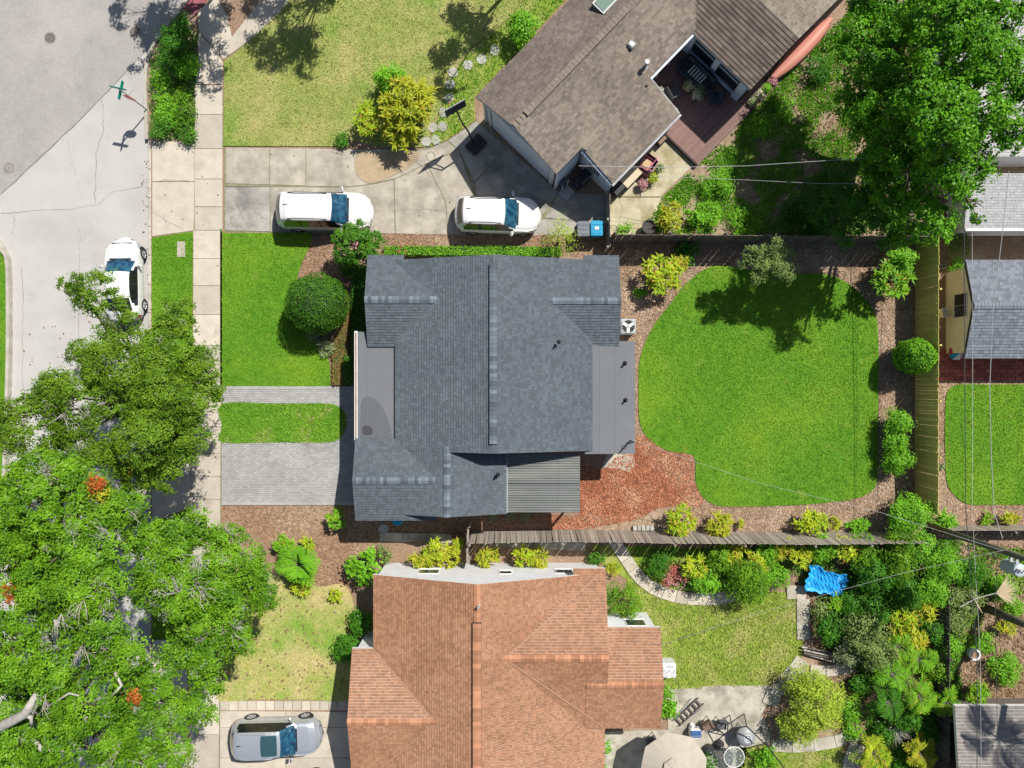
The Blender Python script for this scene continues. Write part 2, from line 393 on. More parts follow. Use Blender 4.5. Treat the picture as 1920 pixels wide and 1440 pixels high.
# the road: pale concrete with an older asphalt road meeting it on the slant
conc = sheet('concrete_road', [(-40, -40), (KX, -40), (KX, 40), (-40, 40)], ZR, m_road, .12)
asph = px([(-900, 1010), (0, 362), (60, 305), (150, 220), (235, 132), (262, 104), (276, 88), (292, 66), (352, -5), (420, -90), (700, -400), (-900, -700)])
asph = [(x, min(y, 39.0)) for x, y in asph]
aroad = sheet('asphalt_road', asph, ZR + .02, m_asphalt, .06)
for cr, wd in ([[(188, 172), (190, 215), (192, 240), (178, 285), (177, 340), (176, 380)], .03], [[(0, 400), (60, 395), (180, 385), (205, 360), (265, 348)], .03],
               [[(22, 400), (24, 425), (16, 440)], .02], [[(222, 170), (236, 185), (248, 160)], .02], [[(38, 500), (40, 560), (38, 640), (40, 760)], .025],
               [[(147, 430), (146, 480), (146, 700)], .02], [[(125, 255), (132, 300), (140, 330)], .012], [[(228, 132), (250, 150)], .015]):
    ribbon(wobble(px(cr), .035), wd, ZR + .004, .6).build('crack', m_crack, conc)
ribbon(wobble(px([(0, 362), (60, 305), (150, 220), (235, 132)]), .02), .05, ZR + .024, .6).build('joint', m_crack, aroad)
# the block the houses stand on
lot = [(KX, -60)] + [(KX, P2(0, 262)[1])] + px([(279, 240), (278, 200), (277, 160), (280, 120), (292, 88), (310, 62), (352, 8), (400, -60)]) + [(P2(520, 0)[0], 60), (120, 60), (120, -60)]
sheet('block_ground', lot, 0, m_soil, .4)
# the yard across the road
wy = px([(6, 474), (14, 490), (16, 540), (15, 700), (8, 900), (0, 980), (-300, 1400), (-600, 1400), (-600, 420), (-60, 420), (-12, 452)])
sheet('far_yard_lawn', wy, 0, m_lawn, .35)
blades('grass', wy, 220, 0, m_lawnb, 'sliver of green grass across the street at the left edge')
kb = ribbon(smooth_open(px([(-120, 420), (-12, 448), (8, 472), (16, 492), (18, 560), (17, 700), (10, 900), (2, 990)])), .16, 0.012)
k2 = kb.build('far_kerb', m_kerb); k2['kind'] = 'structure'
md = k2.modifiers.new('thick', 'SOLIDIFY'); md.thickness = .32; md.offset = 0
# kerb stones along the near side
ks = bpy.data.objects.new('kerb', None); C.objects.link(ks); ks['kind'] = 'structure'
for i in range(24):
    y0 = 263 + i * 54
    MB().box(((P2(280.5, 0)[0]), P2(0, y0 + 27)[1], -.06), (.17, 53.2 / 36, .15), bev=.02).build('kerb_stone', m_kerb, ks)
kcurve = smooth_open(px([(277, 262), (275, 200), (274, 160), (277, 120), (289, 87), (307, 60), (348, 6), (398, -65)]))
k3 = ribbon(kcurve, .16, .01).build('kerb_bend', m_kerb, ks); md = k3.modifiers.new('thick', 'SOLIDIFY'); md.thickness = .24; md.offset = 0

# sidewalk slabs
sw = bpy.data.objects.new('sidewalk', None); C.objects.link(sw); sw['kind'] = 'structure'
ys = [160, 215, 279, 336, 388, 432, 485, 536, 590, 648, 700, 752, 800, 850, 893, 936, 990, 1045, 1100, 1155, 1205, 1256, 1295, 1376, 1440, 1500]
for a, b in zip(ys, ys[1:]):
    x0 = 366 if a < 420 else 363 if a < 800 else 359 - (a - 800) * .006
    x1 = 417.5 if a < 420 else 416 if a < 800 else 414 - (a - 800) * .006
    MB().prism(px([(x0, b - .5), (x1, b - .5), (x1, a + .5), (x0, a + .5)]), -.08, .035 + rnd.uniform(-.006, .006)).build('slab', m_walk, sw)
sheet('joint_bed', px([(362, 1500), (414, 1500), (417, 160), (366, 160)]), .012, m_joint, .06, parent=sw)
for q in ([(366, 158), (417, 158), (418, 118), (408, 100), (372, 60), (372, 120)], [(373, 58), (409, 98), (435, 70), (426, 30), (405, -8), (372, 22)],
          [(410, 99), (419, 112), (470, 75), (530, 20), (560, -30), (520, -40), (437, 68)]):
    MB().prism(px(q), -.08, .033 + rnd.uniform(0, .008)).build('slab', m_walk, sw)
MB().prism(px([(342, 14), (366, 27), (388, 2), (400, -20), (368, -30)]), -.08, .042).build('tactile_mat', m_tactile, sw)
# driveway crossing between road and sidewalk
apr = bpy.data.objects.new('driveway_apron', None); C.objects.link(apr); apr['kind'] = 'structure'
for q in ([(286, 262), (365, 270), (365, 340), (286, 340)], [(286, 341.5), (365, 341.5), (363, 432), (286, 443)],
          [(286, 890), (357, 868), (358, 952), (286, 978)], [(286, 1200), (351, 1200), (351, 1500), (286, 1500)]):
    MB().prism(px(q), -.1, .026).build('slab', m_walk, apr)
for cr in ([(286, 398), (310, 412), (345, 432)], [(305, 402), (314, 430)], [(288, 340), (320, 338), (364, 341)]):
    ribbon(wobble(px(cr), .02), .022, .03, .6).build('crack', m_crack, apr)
# north driveway
nd = bpy.data.objects.new('north_driveway', None); C.objects.link(nd); nd['kind'] = 'structure'
sheet('joint_bed', px([(420, 279), (790, 280), (845, 262), (893, 226), (1048, 360), (1142, 365), (1142, 438), (1000, 440), (420, 434)]), .008, m_joint, .05, parent=nd)
for q, m_ in (([(424, 277), (505, 278), (505, 346), (424, 344)], m_drive), ([(506.5, 278), (573, 279), (573, 348), (506.5, 346)], m_drive),
          ([(574.5, 279), (690, 281), (690, 346), (655, 349), (574.5, 349)], m_drive), ([(691.5, 281), (798, 281), (838, 266), (858, 281), (742, 334), (691.5, 345)], m_drive),
          ([(423, 351), (506, 351), (506, 434), (423, 432)], m_darkdrive), ([(507.5, 351), (655, 351), (738, 337), (740, 438), (507.5, 435)], m_drive),
          ([(740, 336), (800, 308), (835, 380), (838, 440), (742, 438)], m_drive), ([(801.5, 307), (859, 282), (888, 365), (900, 440), (840, 440), (837, 380)], m_drive),
          ([(861, 281), (840, 264), (893, 228), (950, 276), (890, 340)], m_darkdrive), ([(951.5, 277), (1046, 360), (1020, 400), (905, 440), (891, 343)], m_darkdrive),
          ([(1047.5, 361), (1140, 366), (1140, 412), (1022, 410), (1030, 396)], m_darkdrive), ([(1020, 411.5), (1140, 413.5), (1140, 440), (950, 442), (962, 426)], m_darkdrive)):
    MB().prism(px(q), -.1, .024 + rnd.uniform(0, .008)).build('slab', m_, nd)
for cr in ([(424, 385), (440, 392), (470, 378), (500, 385)], [(450, 352), (445, 385), (462, 420), (470, 432)], [(470, 378), (480, 400), (500, 410)], [(735, 395), (800, 392), (840, 400)],
           [(780, 300), (815, 340), (826, 380)], [(907, 345), (960, 320), (1000, 340)], [(438, 392), (432, 410), (440, 432)], [(480, 352), (478, 372)]):
    ribbon(wobble(px(cr), .025), .024, .038, .6).build('crack', m_crack, nd)
ribbon(smooth_open(px([(423, 349), (560, 350), (655, 350), (735, 337), (800, 307), (855, 283)])), .05, .038).build('joint', m_joint, nd)
MB().prism(smooth_closed(px([(672, 286), (720, 288), (778, 284), (785, 296), (760, 318), (722, 336), (696, 344), (676, 336), (666, 316)]), 4), .02, .045).build('sand_stain', m_sand, nd)

# lawns, each a soil sheet with standing grass on it
def lawn(name, poly, z, ms, mbl, dens, label, hgt=.042, holes=()):
    sheet(name, poly, z, ms, .1)
    return blades('grass', poly, dens, z, mbl, label, hgt, holes=holes)
front = smooth_closed(px([(417, 437), (420, 437), (500, 437), (578, 437), (584, 440), (583, 456), (572, 480), (560, 512), (556, 545), (565, 600), (590, 640), (612, 660), (619, 690), (620, 720), (616, 724), (500, 724), (420, 724), (417, 724), (417, 700), (417, 560)]), 4)
lawn('front_lawn', front, .05, m_lawn, m_lawnb, 420, 'bright green mown grass in front of the grey house')
sheet('verge_lawn', px([(285, 446), (362, 434), (361, 640), (357, 866), (286, 888)]), .03, m_lawn)
blades('grass', px([(285, 446), (362, 434), (361, 640), (357, 866), (286, 888)]), 420, .03, m_lawnb, 'green grass strip between the kerb and the sidewalk')
sheet('lower_verge_lawn', px([(286, 980), (357, 954), (352, 1198), (286, 1198)]), .03, m_lawn)
blades('grass', px([(286, 980), (357, 954), (352, 1198), (286, 1198)]), 300, .03, m_lawnb, 'shaded grass strip under the big oaks beside the sidewalk')
sheet('meter_cover', px([(333, 453), (348, 453), (348, 482), (333, 482)]), .05, m_walk, .08)
bl_hole = px([(1395, 470), (1495, 470), (1495, 500), (1395, 500)])
back = smooth_closed(px([(1330, 501), (1370, 500), (1400, 506), (1440, 512), (1500, 514), (1550, 515), (1590, 532), (1622, 562), (1641, 592), (1646, 640), (1646, 720), (1645, 820), (1643, 895), (1636, 918), (1605, 934), (1540, 943), (1450, 948), (1362, 949), (1332, 942), (1313, 926), (1304, 900), (1304, 868), (1299, 854), (1280, 849), (1255, 846), (1225, 830), (1205, 808), (1198, 775), (1197, 720), (1198, 685), (1206, 652), (1226, 610), (1258, 568), (1290, 528)]), 4)
lawn('back_lawn', back, .05, m_lawn, m_lawnb, 420, 'bright green mown grass of the big curved back lawn')
east = smooth_closed(px([(1772, 760), (1776, 735), (1794, 722), (1850, 721), (1990, 721), (2100, 721), (2100, 946), (1990, 946), (1850, 946), (1812, 944), (1786, 925), (1774, 898), (1771, 830)]), 4)
lawn('east_lawn', east, .05, m_lawn, m_lawnb, 420, 'green grass of the lawn behind the yellow fence under the cables')
nl = px([(419, 274), (640, 275), (652, 262), (700, 272), (796, 277), (806, 258), (826, 200), (838, 150), (872, 100), (960, 30), (1010, -40), (1010, -200), (560, -200), (560, -20), (524, 24), (470, 76), (421, 116)])
lawn('north_lawn', nl, .05, m_bahia, m_bahiab, 260, 'dry yellowish grass of the wide lawn north of the driveway')
sheet('side_grass', px([(806, 276), (840, 262), (892, 225), (888, 185), (1060, 0), (1130, -80), (1000, -80), (962, 30), (874, 102), (840, 152), (828, 202), (808, 260)]), .035, m_wild if False else m_yard)
blades('grass', px([(806, 276), (838, 262), (892, 225), (888, 185), (1060, 0), (1130, -80), (1000, -80), (962, 30), (874, 102), (840, 152), (828, 202), (808, 260)]), 240, .035, m_wild, 'bright green grass round the stepping stones beside the brown house', .09)
sl = smooth_closed(px([(408, 1310), (470, 1311), (560, 1311), (664, 1311), (672, 1270), (668, 1180), (660, 1120), (640, 1095), (600, 1100), (560, 1090), (520, 1080), (470, 1060), (410, 1060), (406, 1150)]), 4)
lawn('south_front_lawn', sl, .04, m_sdry, m_sdryb, 280, 'sunburnt straw coloured grass in front of the orange roofed house')
sy = smooth_closed(px([(1188, 1030), (1225, 1095), (1260, 1108), (1330, 1118), (1400, 1112), (1470, 1110), (1500, 1125), (1505, 1215), (1490, 1250), (1452, 1282), (1350, 1284), (1242, 1284), (1236, 1180), (1190, 1160), (1175, 1100)]), 4)
lawn('south_back_lawn', sy, .04, m_yard, m_yardb, 300, 'patchy yellow green grass behind the orange roofed house', .08)
sheet('side_yard_lawn', px([(1110, 1022), (1420, 1030), (1420, 1120), (1200, 1100), (1130, 1060)]), .028, m_yard)
blades('grass', px([(1190, 1024), (1420, 1030), (1420, 1105), (1240, 1100), (1205, 1070)]), 260, .028, m_wild, 'green grass in the shade below the leaning grey fence', .09)
sheet('lower_yard_lawn', px([(1380, 1402), (1480, 1396), (1580, 1396), (1590, 1500), (1380, 1500)]), .03, m_yard)
blades('grass', px([(1380, 1402), (1480, 1396), (1580, 1396), (1590, 1500), (1380, 1500)]), 260, .03, m_yardb, 'patchy grass at the bottom edge right of the patio', .08)
sheet('north_backyard', px([(1235, 430), (1235, 372), (1310, 305), (1560, 60), (1640, -60), (2000, -60), (2000, 330), (1715, 445), (1235, 440)]), .012, m_sandy)
# weeds of the north back yard stand in patches
X, Y = scatter(px([(1200, 436), (1240, 372), (1310, 308), (1420, 200), (1560, 50), (1640, -20), (1760, 0), (1720, 440)]), 620)
nz = np.sin(X * 1.7 + .6 * Y) * np.cos(Y * 1.9 - .8 * X) + .5 * np.sin(X * 4.1) * np.sin(Y * 3.7 + 1) + rng.normal(0, .25, len(X))
k = nz > -.2; X = X[k]; Y = Y[k]
n_ = len(X); a_ = rng.uniform(0, 6.28, n_); h_ = rng.uniform(.05, .16, n_); l_ = rng.uniform(.03, .11, n_); wv = rng.uniform(.015, .04, n_)
V = np.stack([np.c_[X - np.sin(a_) * wv, Y + np.cos(a_) * wv, np.full(n_, .02)], np.c_[X + np.sin(a_) * wv, Y - np.cos(a_) * wv, np.full(n_, .02)],
              np.c_[X + np.cos(a_) * l_ + np.sin(a_) * wv * .4, Y + np.sin(a_) * l_ - np.cos(a_) * wv * .4, h_], np.c_[X + np.cos(a_) * l_ - np.sin(a_) * wv * .4, Y + np.sin(a_) * l_ + np.cos(a_) * wv * .4, h_]], 1)
tag(addobj('weeds', quadmesh('weeds', V), m_wild), 'patches of rough green weeds in the sandy yard behind the brown house', 'weeds', kind='stuff')

# mulch beds
mb_ = px([(415, 948), (690, 948), (1090, 965), (1090, 990), (700, 1015), (690, 1100), (640, 1120), (530, 1060), (480, 1000), (415, 985)])
chips('mulch', mb_, 300, 0, m_mulch, 'brown bark mulch below the paver driveway', up=.03)
chips('mulch', px([(556, 440), (700, 440), (700, 720), (620, 720), (612, 655), (560, 560), (565, 500)]), 260, 0, m_mulch, 'brown bark mulch between the front lawn and the grey house', up=.03)
chips('mulch', px([(700, 436), (1140, 440), (1140, 480), (700, 480)]), 260, 0, m_mulch, 'strip of pinkish bark mulch below the north driveway', up=.03)
chips('mulch', px([(1160, 450), (1715, 450), (1715, 1005), (1090, 1000), (1090, 965), (1310, 965), (1200, 850), (1160, 640)]), 300, 0, m_palemulch, 'pale bark mulch all around the back lawn', holes=[back], up=.03)
chips('mulch', px([(1757, 690), (1990, 700), (1990, 1005), (1757, 1005)]), 280, 0, m_palemulch, 'pale bark mulch around the lawn behind the yellow fence', holes=[east], up=.03)
rb = smooth_closed(px([(1085, 868), (1130, 880), (1200, 815), (1240, 842), (1296, 854), (1302, 900), (1318, 935), (1300, 952), (1240, 950), (1190, 975), (1085, 992), (1030, 992), (1030, 965), (1085, 965)]), 3)
sheet('red_mulch_bed', rb, .012, m_redsoil, .06)
chips('mulch', rb, 420, .012, m_redmulch, 'fresh red bark mulch between the back lawn and the patio roof', up=.04)
X, Y = scatter(px([(1140, 1030), (1800, 1020), (1920, 1020), (1920, 1440), (1580, 1440), (1600, 1100)]), 60)
chips('leaf_litter', px([(1420, 1020), (1940, 1020), (1940, 1460), (1580, 1460), (1520, 1180)]), 120, 0, L_litter, 'fallen brown leaves on the ground of the overgrown garden', .11, .06, cat='leaf litter')
chips('leaf_litter', px([(1400, 180), (1720, 60), (1720, 445), (1380, 440)]), 60, .02, L_litter, 'fallen brown leaves under the big tree at upper right', .10, .05, cat='leaf litter')
chips('leaf_litter', sl, 5, .08, L_litter, 'scattered brown leaves on the sunburnt front lawn', .10, .06, cat='leaf litter')

chips('leaf_litter', px([(30, 900), (30, 620), (150, 560), (276, 600), (276, 1000), (100, 1000)]), 1.5, ZR, L_litter, 'dead leaves fallen on the road under the street oak', .08, .05, cat='leaf litter')
chips('leaf_litter', px([(262, 1000), (262, 270), (277, 270), (277, 1000)]), 14, ZR, L_litter, 'dead leaves gathered in the gutter along the kerb', .08, .04, cat='leaf litter')
chips('leaf_litter', px([(285, 262), (420, 262), (420, 1000), (285, 1000)]), .5, .035, L_litter, 'a few dead leaves on the sidewalk', .06, .04, cat='leaf litter')
chips('leaf_litter', px([(424, 280), (1000, 280), (1130, 380), (1130, 438), (424, 434)]), .5, .035, L_litter, 'a few dead leaves on the north driveway', .06, .04, cat='leaf litter')
# paver driveway and walk of the grey house: every paver its own piece of geometry
island = smooth_closed(px([(417, 757), (520, 757), (612, 757), (634, 762), (647, 776), (649, 792), (646, 810), (634, 823), (612, 829), (520, 829), (417, 829), (417, 800)]), 4)
pv = sheet('paver_driveway', px([(416, 724), (700, 724), (700, 947), (416, 947)]), .03, m_paverjoint, .12)
x0, y0 = P2(416, 947); x1, y1 = P2(700, 724); bw, bh = .205, .102
V = []
yy = y0; row = 0
while yy < y1 - .01:
    xx = x0 - (row % 2) * bw * .5
    while xx < x1:
        a, b = max(xx + .006, x0), min(xx + bw - .006, x1)
        if b - a > .03:
            z = .042 + rnd.uniform(0, .006)
            V += [(a, yy + .006, z), (b, yy + .006, z), (b, min(yy + bh - .006, y1), z), (a, min(yy + bh - .006, y1), z)]
        xx += bw
    yy += bh; row += 1
V = np.array(V).reshape(-1, 4, 3); cx = V.mean(1)
V = V[~inside(cx[:, 0], cx[:, 1], island)]
# soldier course bands along the edges
pvo = addobj('pavers', quadmesh('pavers', V), m_paver, pv); pvo['kind'] = 'stuff'
for a, b in ((724, 730), (941, 947)):
    ex = 417
    while ex < 668:
        MB().prism(px([(ex + .3, b - .3), (ex + 11.2, b - .3), (ex + 11.2, a + .3), (ex + .3, a + .3)]), .03, .054 + rnd.uniform(0, .004)).build('edge_paver', m_paver, pv); ex += 11.6
sheet('grass_island', island, .055, m_lawn, .1)
blades('grass', island, 420, .055, m_isleb, 'oval grass island between the two paver strips', .07)
# south driveway slabs
sd = bpy.data.objects.new('south_driveway', None); C.objects.link(sd); sd['kind'] = 'structure'
for q in ([(413, 1333), (535, 1334), (535, 1363), (413, 1363)], [(413, 1364), (535, 1364), (535, 1420), (413, 1420)], [(413, 1421), (535, 1421), (535, 1520), (413, 1520)],
          [(536, 1334), (672, 1335), (672, 1363), (536, 1363)], [(536, 1364), (672, 1364), (672, 1420), (536, 1420)], [(536, 1421), (672, 1421), (672, 1520), (536, 1520)]):
    MB().prism(px(q), -.1, .02 + rnd.uniform(0, .006)).build('slab', m_walk, sd)
for i in range(15):
    a = 413 + i * 17
    MB().prism(px([(a + .6, 1331), (a + 16.4, 1331), (a + 16.4, 1314), (a + .6, 1314)]), -.06, .045 + rnd.uniform(0, .01)).build('edge_block', m_walk, sd)
# brick patio behind the fence
bp_ = sheet('brick_patio', px([(1756, 655), (2000, 655), (2000, 715), (1756, 715)]), .01, m_paverjoint, .08)
brick = MB().box((0, 0, 0), (.39, .19, .06), bev=.012).mesh('brick'); brick.materials.append(m_redpaver)
for r_ in range(8):
    for c_ in range(13):
        o = bpy.data.objects.new('brick', brick); C.objects.link(o); o.parent = bp_
        o.location = (P2(1757, 0)[0] + .2 + c_ * .405 + (r_ % 2) * .2, P2(0, 714)[1] + .1 + r_ * .205, .025 + rnd.uniform(-.005, .005)); o.rotation_euler.z = rnd.uniform(-.02, .02)
# slab paths of the south garden
def slabpath(name, pts, width, seg, m_):
    e = bpy.data.objects.new(name, None); C.objects.link(e); e['kind'] = 'structure'
    q = smooth_open(px(pts), 12); acc = [Vector(q[0])]; d = 0
    for a, b in zip(q, q[1:]):
        d += (Vector(b) - Vector(a)).length
        if d >= seg: acc.append(Vector(b)); d = 0
    nn = []
    for i in range(len(acc)):
        t = (acc[min(i + 1, len(acc) - 1)] - acc[max(i - 1, 0)]).normalized(); nn.append(Vector((-t.y, t.x)) * width / 2)
    for i in range(len(acc) - 1):
        a, b = acc[i], acc[i + 1]; t = (b - a).normalized() * .012
        MB().prism([tuple(a + t - nn[i]), tuple(b - t - nn[i + 1]), tuple(b - t + nn[i + 1]), tuple(a + t + nn[i])], -.05, .10 + rnd.uniform(-.006, .006)).build('slab', m_, e)
slabpath('garden_path', [(1148, 1008), (1172, 1045), (1198, 1082), (1232, 1106), (1280, 1120), (1340, 1122), (1385, 1112)], .62, .62, m_walk)
slabpath('cross_path', [(1474, 1110), (1492, 1109), (1512, 1112)], .7, .5, m_walk)
slabpath('straight_path', [(1505, 1122), (1505, 1170), (1507, 1232)], .66, 1.0, m_patio)
slabpath('patio_path', [(1505, 1236), (1480, 1268), (1452, 1296), (1438, 1330)], .8, .7, m_patio)
slabpath('lower_path', [(1444, 1396), (1500, 1398), (1560, 1390), (1615, 1372)], .62, 1.1, m_patio)
slabpath('bottom_path', [(1608, 1392), (1596, 1420), (1590, 1460)], .8, .9, m_walk)
slabpath('seat_path', [(1518, 1256), (1560, 1257), (1612, 1248)], .55, .8, m_walk)
slabpath('side_walk', [(712, 1006), (760, 1007), (820, 1008), (878, 1010)], .45, 1.2, m_patio)
slabpath('fence_walk', [(905, 1012), (980, 1018), (1060, 1022), (1140, 1024)], .5, 1.2, m_patio)
pt = sheet('patio', px([(1252, 1284), (1452, 1284), (1446, 1300), (1428, 1340), (1452, 1392), (1400, 1400), (1390, 1500), (1130, 1500), (1128, 1372), (1252, 1368)]), .03, m_patio, .1)
sheet('north_patio', px([(1143, 345), (1235, 250), (1262, 255), (1305, 305), (1238, 369), (1143, 369)]), .05, m_patioy, .12)
np2 = sheet('lower_north_patio', px([(1143, 371), (1239, 371), (1230, 405), (1222, 428), (1190, 440), (1143, 440)]), .04, m_patioy, .12)
for cr in ([(1143, 413), (1180, 418), (1222, 420)], [(1160, 372), (1168, 395), (1160, 412)]):
    ribbon(wobble(px(cr), .02), .02, .046, .6).build('crack', m_crack, np2)
sheet('chimney_pad', px([(1125, 875), (1140, 850), (1188, 848), (1190, 872), (1180, 885), (1160, 880)]), .03, m_patio)
for i, (a, b) in enumerate([(927, 95), (903, 112), (877, 123), (850, 137), (845, 160), (842, 185), (833, 212), (830, 238), (812, 240), (817, 263), (799, 266)]):
    c = P(a, b); n = rnd.randint(6, 8); rr = .28
    q = [(rr * rnd.uniform(.85, 1.1) * math.cos(6.283 * k / n + .4), rr * rnd.uniform(.85, 1.1) * math.sin(6.283 * k / n + .4)) for k in range(n)]
    o = MB().prism(q, 0, .075).build('stepping_stone', m_stone); o.location = c; o.rotation_euler.z = rnd.uniform(0, 3)
    lab = ['uppermost grey stepping stone, nearest the leafy shrub by the brown house', 'grey stepping stone second from the top of the stone trail', 'large grey stepping stone at the outer bend of the trail, third from the top', 'shaded grey stepping stone fourth from the top of the trail', 'grey stepping stone fifth from the top of the trail', 'grey stepping stone sixth from the top, right of the yellow clump', 'grey stepping stone beside the basketball backboard, seventh from the top', 'grey stepping stone on the right of the side by side pair', 'grey stepping stone on the left of the side by side pair', 'lowest grey stepping stone just above the driveway', 'small grey stepping stone half hidden under the yellow clump'][i]
    tag(o, lab, 'stepping stone', 'stepping stones along the lawn')
for i, (a, b, lab) in enumerate([(94, 71, 'round iron manhole cover alone in the middle of the asphalt'), (254, 60, 'round iron manhole cover in the tree shade near the kerb'), (17, 315, 'round iron manhole cover with a pale patch at the left edge')]):
    t = thing('manhole_cover', lab, 'manhole cover', P(a, b, ZR + .02), .3 * i, 'manhole covers in the road')
    MB().lathe([(.33, 0), (.33, .012), (.285, .014)], n=28).build('ring', mat('manhole ring %d' % i, (.36, .33, .30), (.26, .24, .22), 20), t)
    mb = MB().lathe([(.27, .004), (.27, .016)], n=28)
    mb.build('lid', mat('manhole lid %d' % i, (.10, .09, .085), (.07, .062, .058), 20) if i < 2 else mat('worn manhole lid', (.30, .27, .25), (.12, .11, .10), 4), t)
    for rr in (.05, .12, .20): MB().lathe([(rr, .016), (rr, .024), (rr + .03, .024), (rr + .03, .016)], n=24, cap=False).build('tread', mat('rusty tread %d' % i, (.30, .26, .23), (.22, .19, .17), 9) if i < 2 else m_stone, t)
# ---------------------------------------------------------------- houses
class Frame:
    def __init__(s, o, ang): s.o = o; s.c = math.cos(ang); s.s = math.sin(ang); s.a = ang
    def __call__(s, a, b): return (s.o[0] + a * s.c - b * s.s, s.o[1] + a * s.s + b * s.c)
def clip(poly, conv):
    n = len(conv)
    for i in range(n):
        (ax, ay), (bx, by) = conv[i], conv[(i + 1) % n]
        out = []; m_ = len(poly)
        for j in range(m_):
            p, q = poly[j], poly[(j + 1) % m_]
            dp = (bx - ax) * (p[1] - ay) - (by - ay) * (p[0] - ax); dq = (bx - ax) * (q[1] - ay) - (by - ay) * (q[0] - ax)
            if dp >= 0: out.append(p)
            if (dp >= 0) != (dq >= 0):
                t = dp / (dp - dq); out.append((p[0] + t * (q[0] - p[0]), p[1] + t * (q[1] - p[1])))
        poly = out
        if len(poly) < 3: return []
    return poly
def ccw(p):
    a = sum(p[i][0] * p[(i + 1) % len(p)][1] - p[(i + 1) % len(p)][0] * p[i][1] for i in range(len(p)))
    return p if a > 0 else p[::-1]
def slope(house, F, polys, z0, gs, gt, m, edge, exp=.13, wr=(.10, .24), thick=.16, base=(0, 0), phase=0.0, lift=.03):
    "one roof slope: a deck with shingle tabs laid in courses; polys in frame coordinates"
    zf = lambda a, b: z0 + gs * (a - base[0]) + gt * (b - base[1])
    mb = MB()
    for p in polys:
        p = ccw(list(p)); n = len(p)
        vs = [(*F(a, b), zf(a, b) - thick) for a, b in p] + [(*F(a, b), zf(a, b)) for a, b in p]
        mb.add(vs, [tuple(reversed(range(n))), tuple(range(n, 2 * n))] + [(i, (i + 1) % n, n + (i + 1) % n, n + i) for i in range(n)])
    deck = mb.build('roof_slope', edge, house, world=True)
    V = []; Fc = []
    alongs = abs(gt) >= abs(gs)
    sg = (gt if alongs else gs); up = 1 if sg > 0 else -1
    for p in polys:
        p = ccw(list(p)); A = [q[0] for q in p]; B = [q[1] for q in p]
        if not alongs: A, B = B, A
        t = math.floor(min(B) / exp) * exp
        while t < max(B):
            rr = random.Random(int(t * 1000) + 77)
            s = math.floor(min(A)) - rr.uniform(0, .4)
            while s < max(A):
                w_ = rr.uniform(*wr)
                q = [(s + .003, t), (s + w_ - .003, t), (s + w_ - .003, t + exp), (s + .003, t + exp)]
                if not alongs: q = [(b, a) for a, b in q]; q = q[::-1]
                q = clip(q, p)
                if q:
                    n0 = len(V); j = rr.uniform(0, .006)
                    for a, b in q:
                        f = ((b if alongs else a) - t) / exp
                        if up < 0: f = 1 - f
                        V.append((*F(a, b), zf(a, b) + .008 + j + (1 - f) * (lift - .008)))
                    Fc.append(tuple(range(n0, len(V))))
                s += w_
            t += exp
    me = bpy.data.meshes.new('shingles'); me.from_pydata(V, [], Fc); me.update()
    o = addobj('shingles', me, m); o.parent = deck; o['kind'] = 'stuff'
    return deck
def capmesh(w_, l, p, m):
    vs = []
    for x, dz in ((-l / 2, .026), (l / 2, .013)):
        vs += [(x, -w_, dz - p * w_), (x, 0, dz), (x, w_, dz - p * w_)]
    vs += [(x, y, z - .02) for x, y, z in vs]
    me = MB().add(vs, [(0, 3, 4, 1), (1, 4, 5, 2), (0, 1, 7, 6), (1, 2, 8, 7), (0, 6, 9, 3), (2, 5, 11, 8), (3, 9, 10, 4), (4, 10, 11, 5)]).mesh('ridge_cap'); me.materials.append(m); return me
def caps(parent, house, p0, p1, z, m, w_=.16, l=.2, pitch=.3, dz=.035):
    me = capmesh(w_, l * 1.05, pitch, m); d = Vector(p1) - Vector(p0); n = max(1, int(d.length / l)); an = math.atan2(d.y, d.x)
    hl = Vector(house.location)
    for i in range(n):
        q = Vector(p0) + d * ((i + .5) / n)
        o = bpy.data.objects.new('ridge_cap', me); C.objects.link(o); o.parent = parent
        o.location = Vector((q.x, q.y, z + dz + rnd.uniform(0, .004))); o.rotation_euler.z = an
def gable(house, F, s0, s1, t0, tr, t1, zr, p0, p1, m, edge, cap=None, capl=.2, capfrom=None, m0=None, cut=None, **k):
    "gable roof, ridge along s at t=tr"
    d0 = slope(house, F, [[(s0, t0), (s1, t0), (s1, tr), (s0, tr)]], zr, 0, p0, m0 or m, edge, base=(0, tr), **k)
    d1 = slope(house, F, [[(s0, tr), (s1, tr), (s1, t1), (s0, t1)]] if not cut else [[(s0, tr), (s1, tr), (s1, cut[0]), (s0, cut[0])], [(cut[1], cut[0]), (cut[2], cut[0]), (cut[2], t1), (cut[1], t1)]], zr, 0, -p1, m, edge, base=(0, tr), **k)
    if cap is not None:
        a, b = capfrom or (s0, s1)
        caps(d0, house, F(a, tr), F(b, tr), zr, cap, l=capl, pitch=(p0 + p1) / 2)
    return d0, d1
def gwall(house, F, s0, s1, t0, tr, t1, zr, p0, p1, m, ins=.3):
    a, b, c, d = s0 + ins, s1 - ins, t0 + ins, t1 - ins
    pr = [(c, 0), (d, 0), (d, zr - p1 * (d - tr) - .17), (tr, zr - .17), (c, zr - p0 * (tr - c) - .17)]
    vs = [(*F(a, t), z) for t, z in pr] + [(*F(b, t), z) for t, z in pr]
    n = 5
    return MB().add(vs, [tuple(reversed(range(n))), tuple(range(n, 2 * n))] + [(i, (i + 1) % n, n + (i + 1) % n, n + i) for i in range(n)]).build('wall', m, house, world=True)
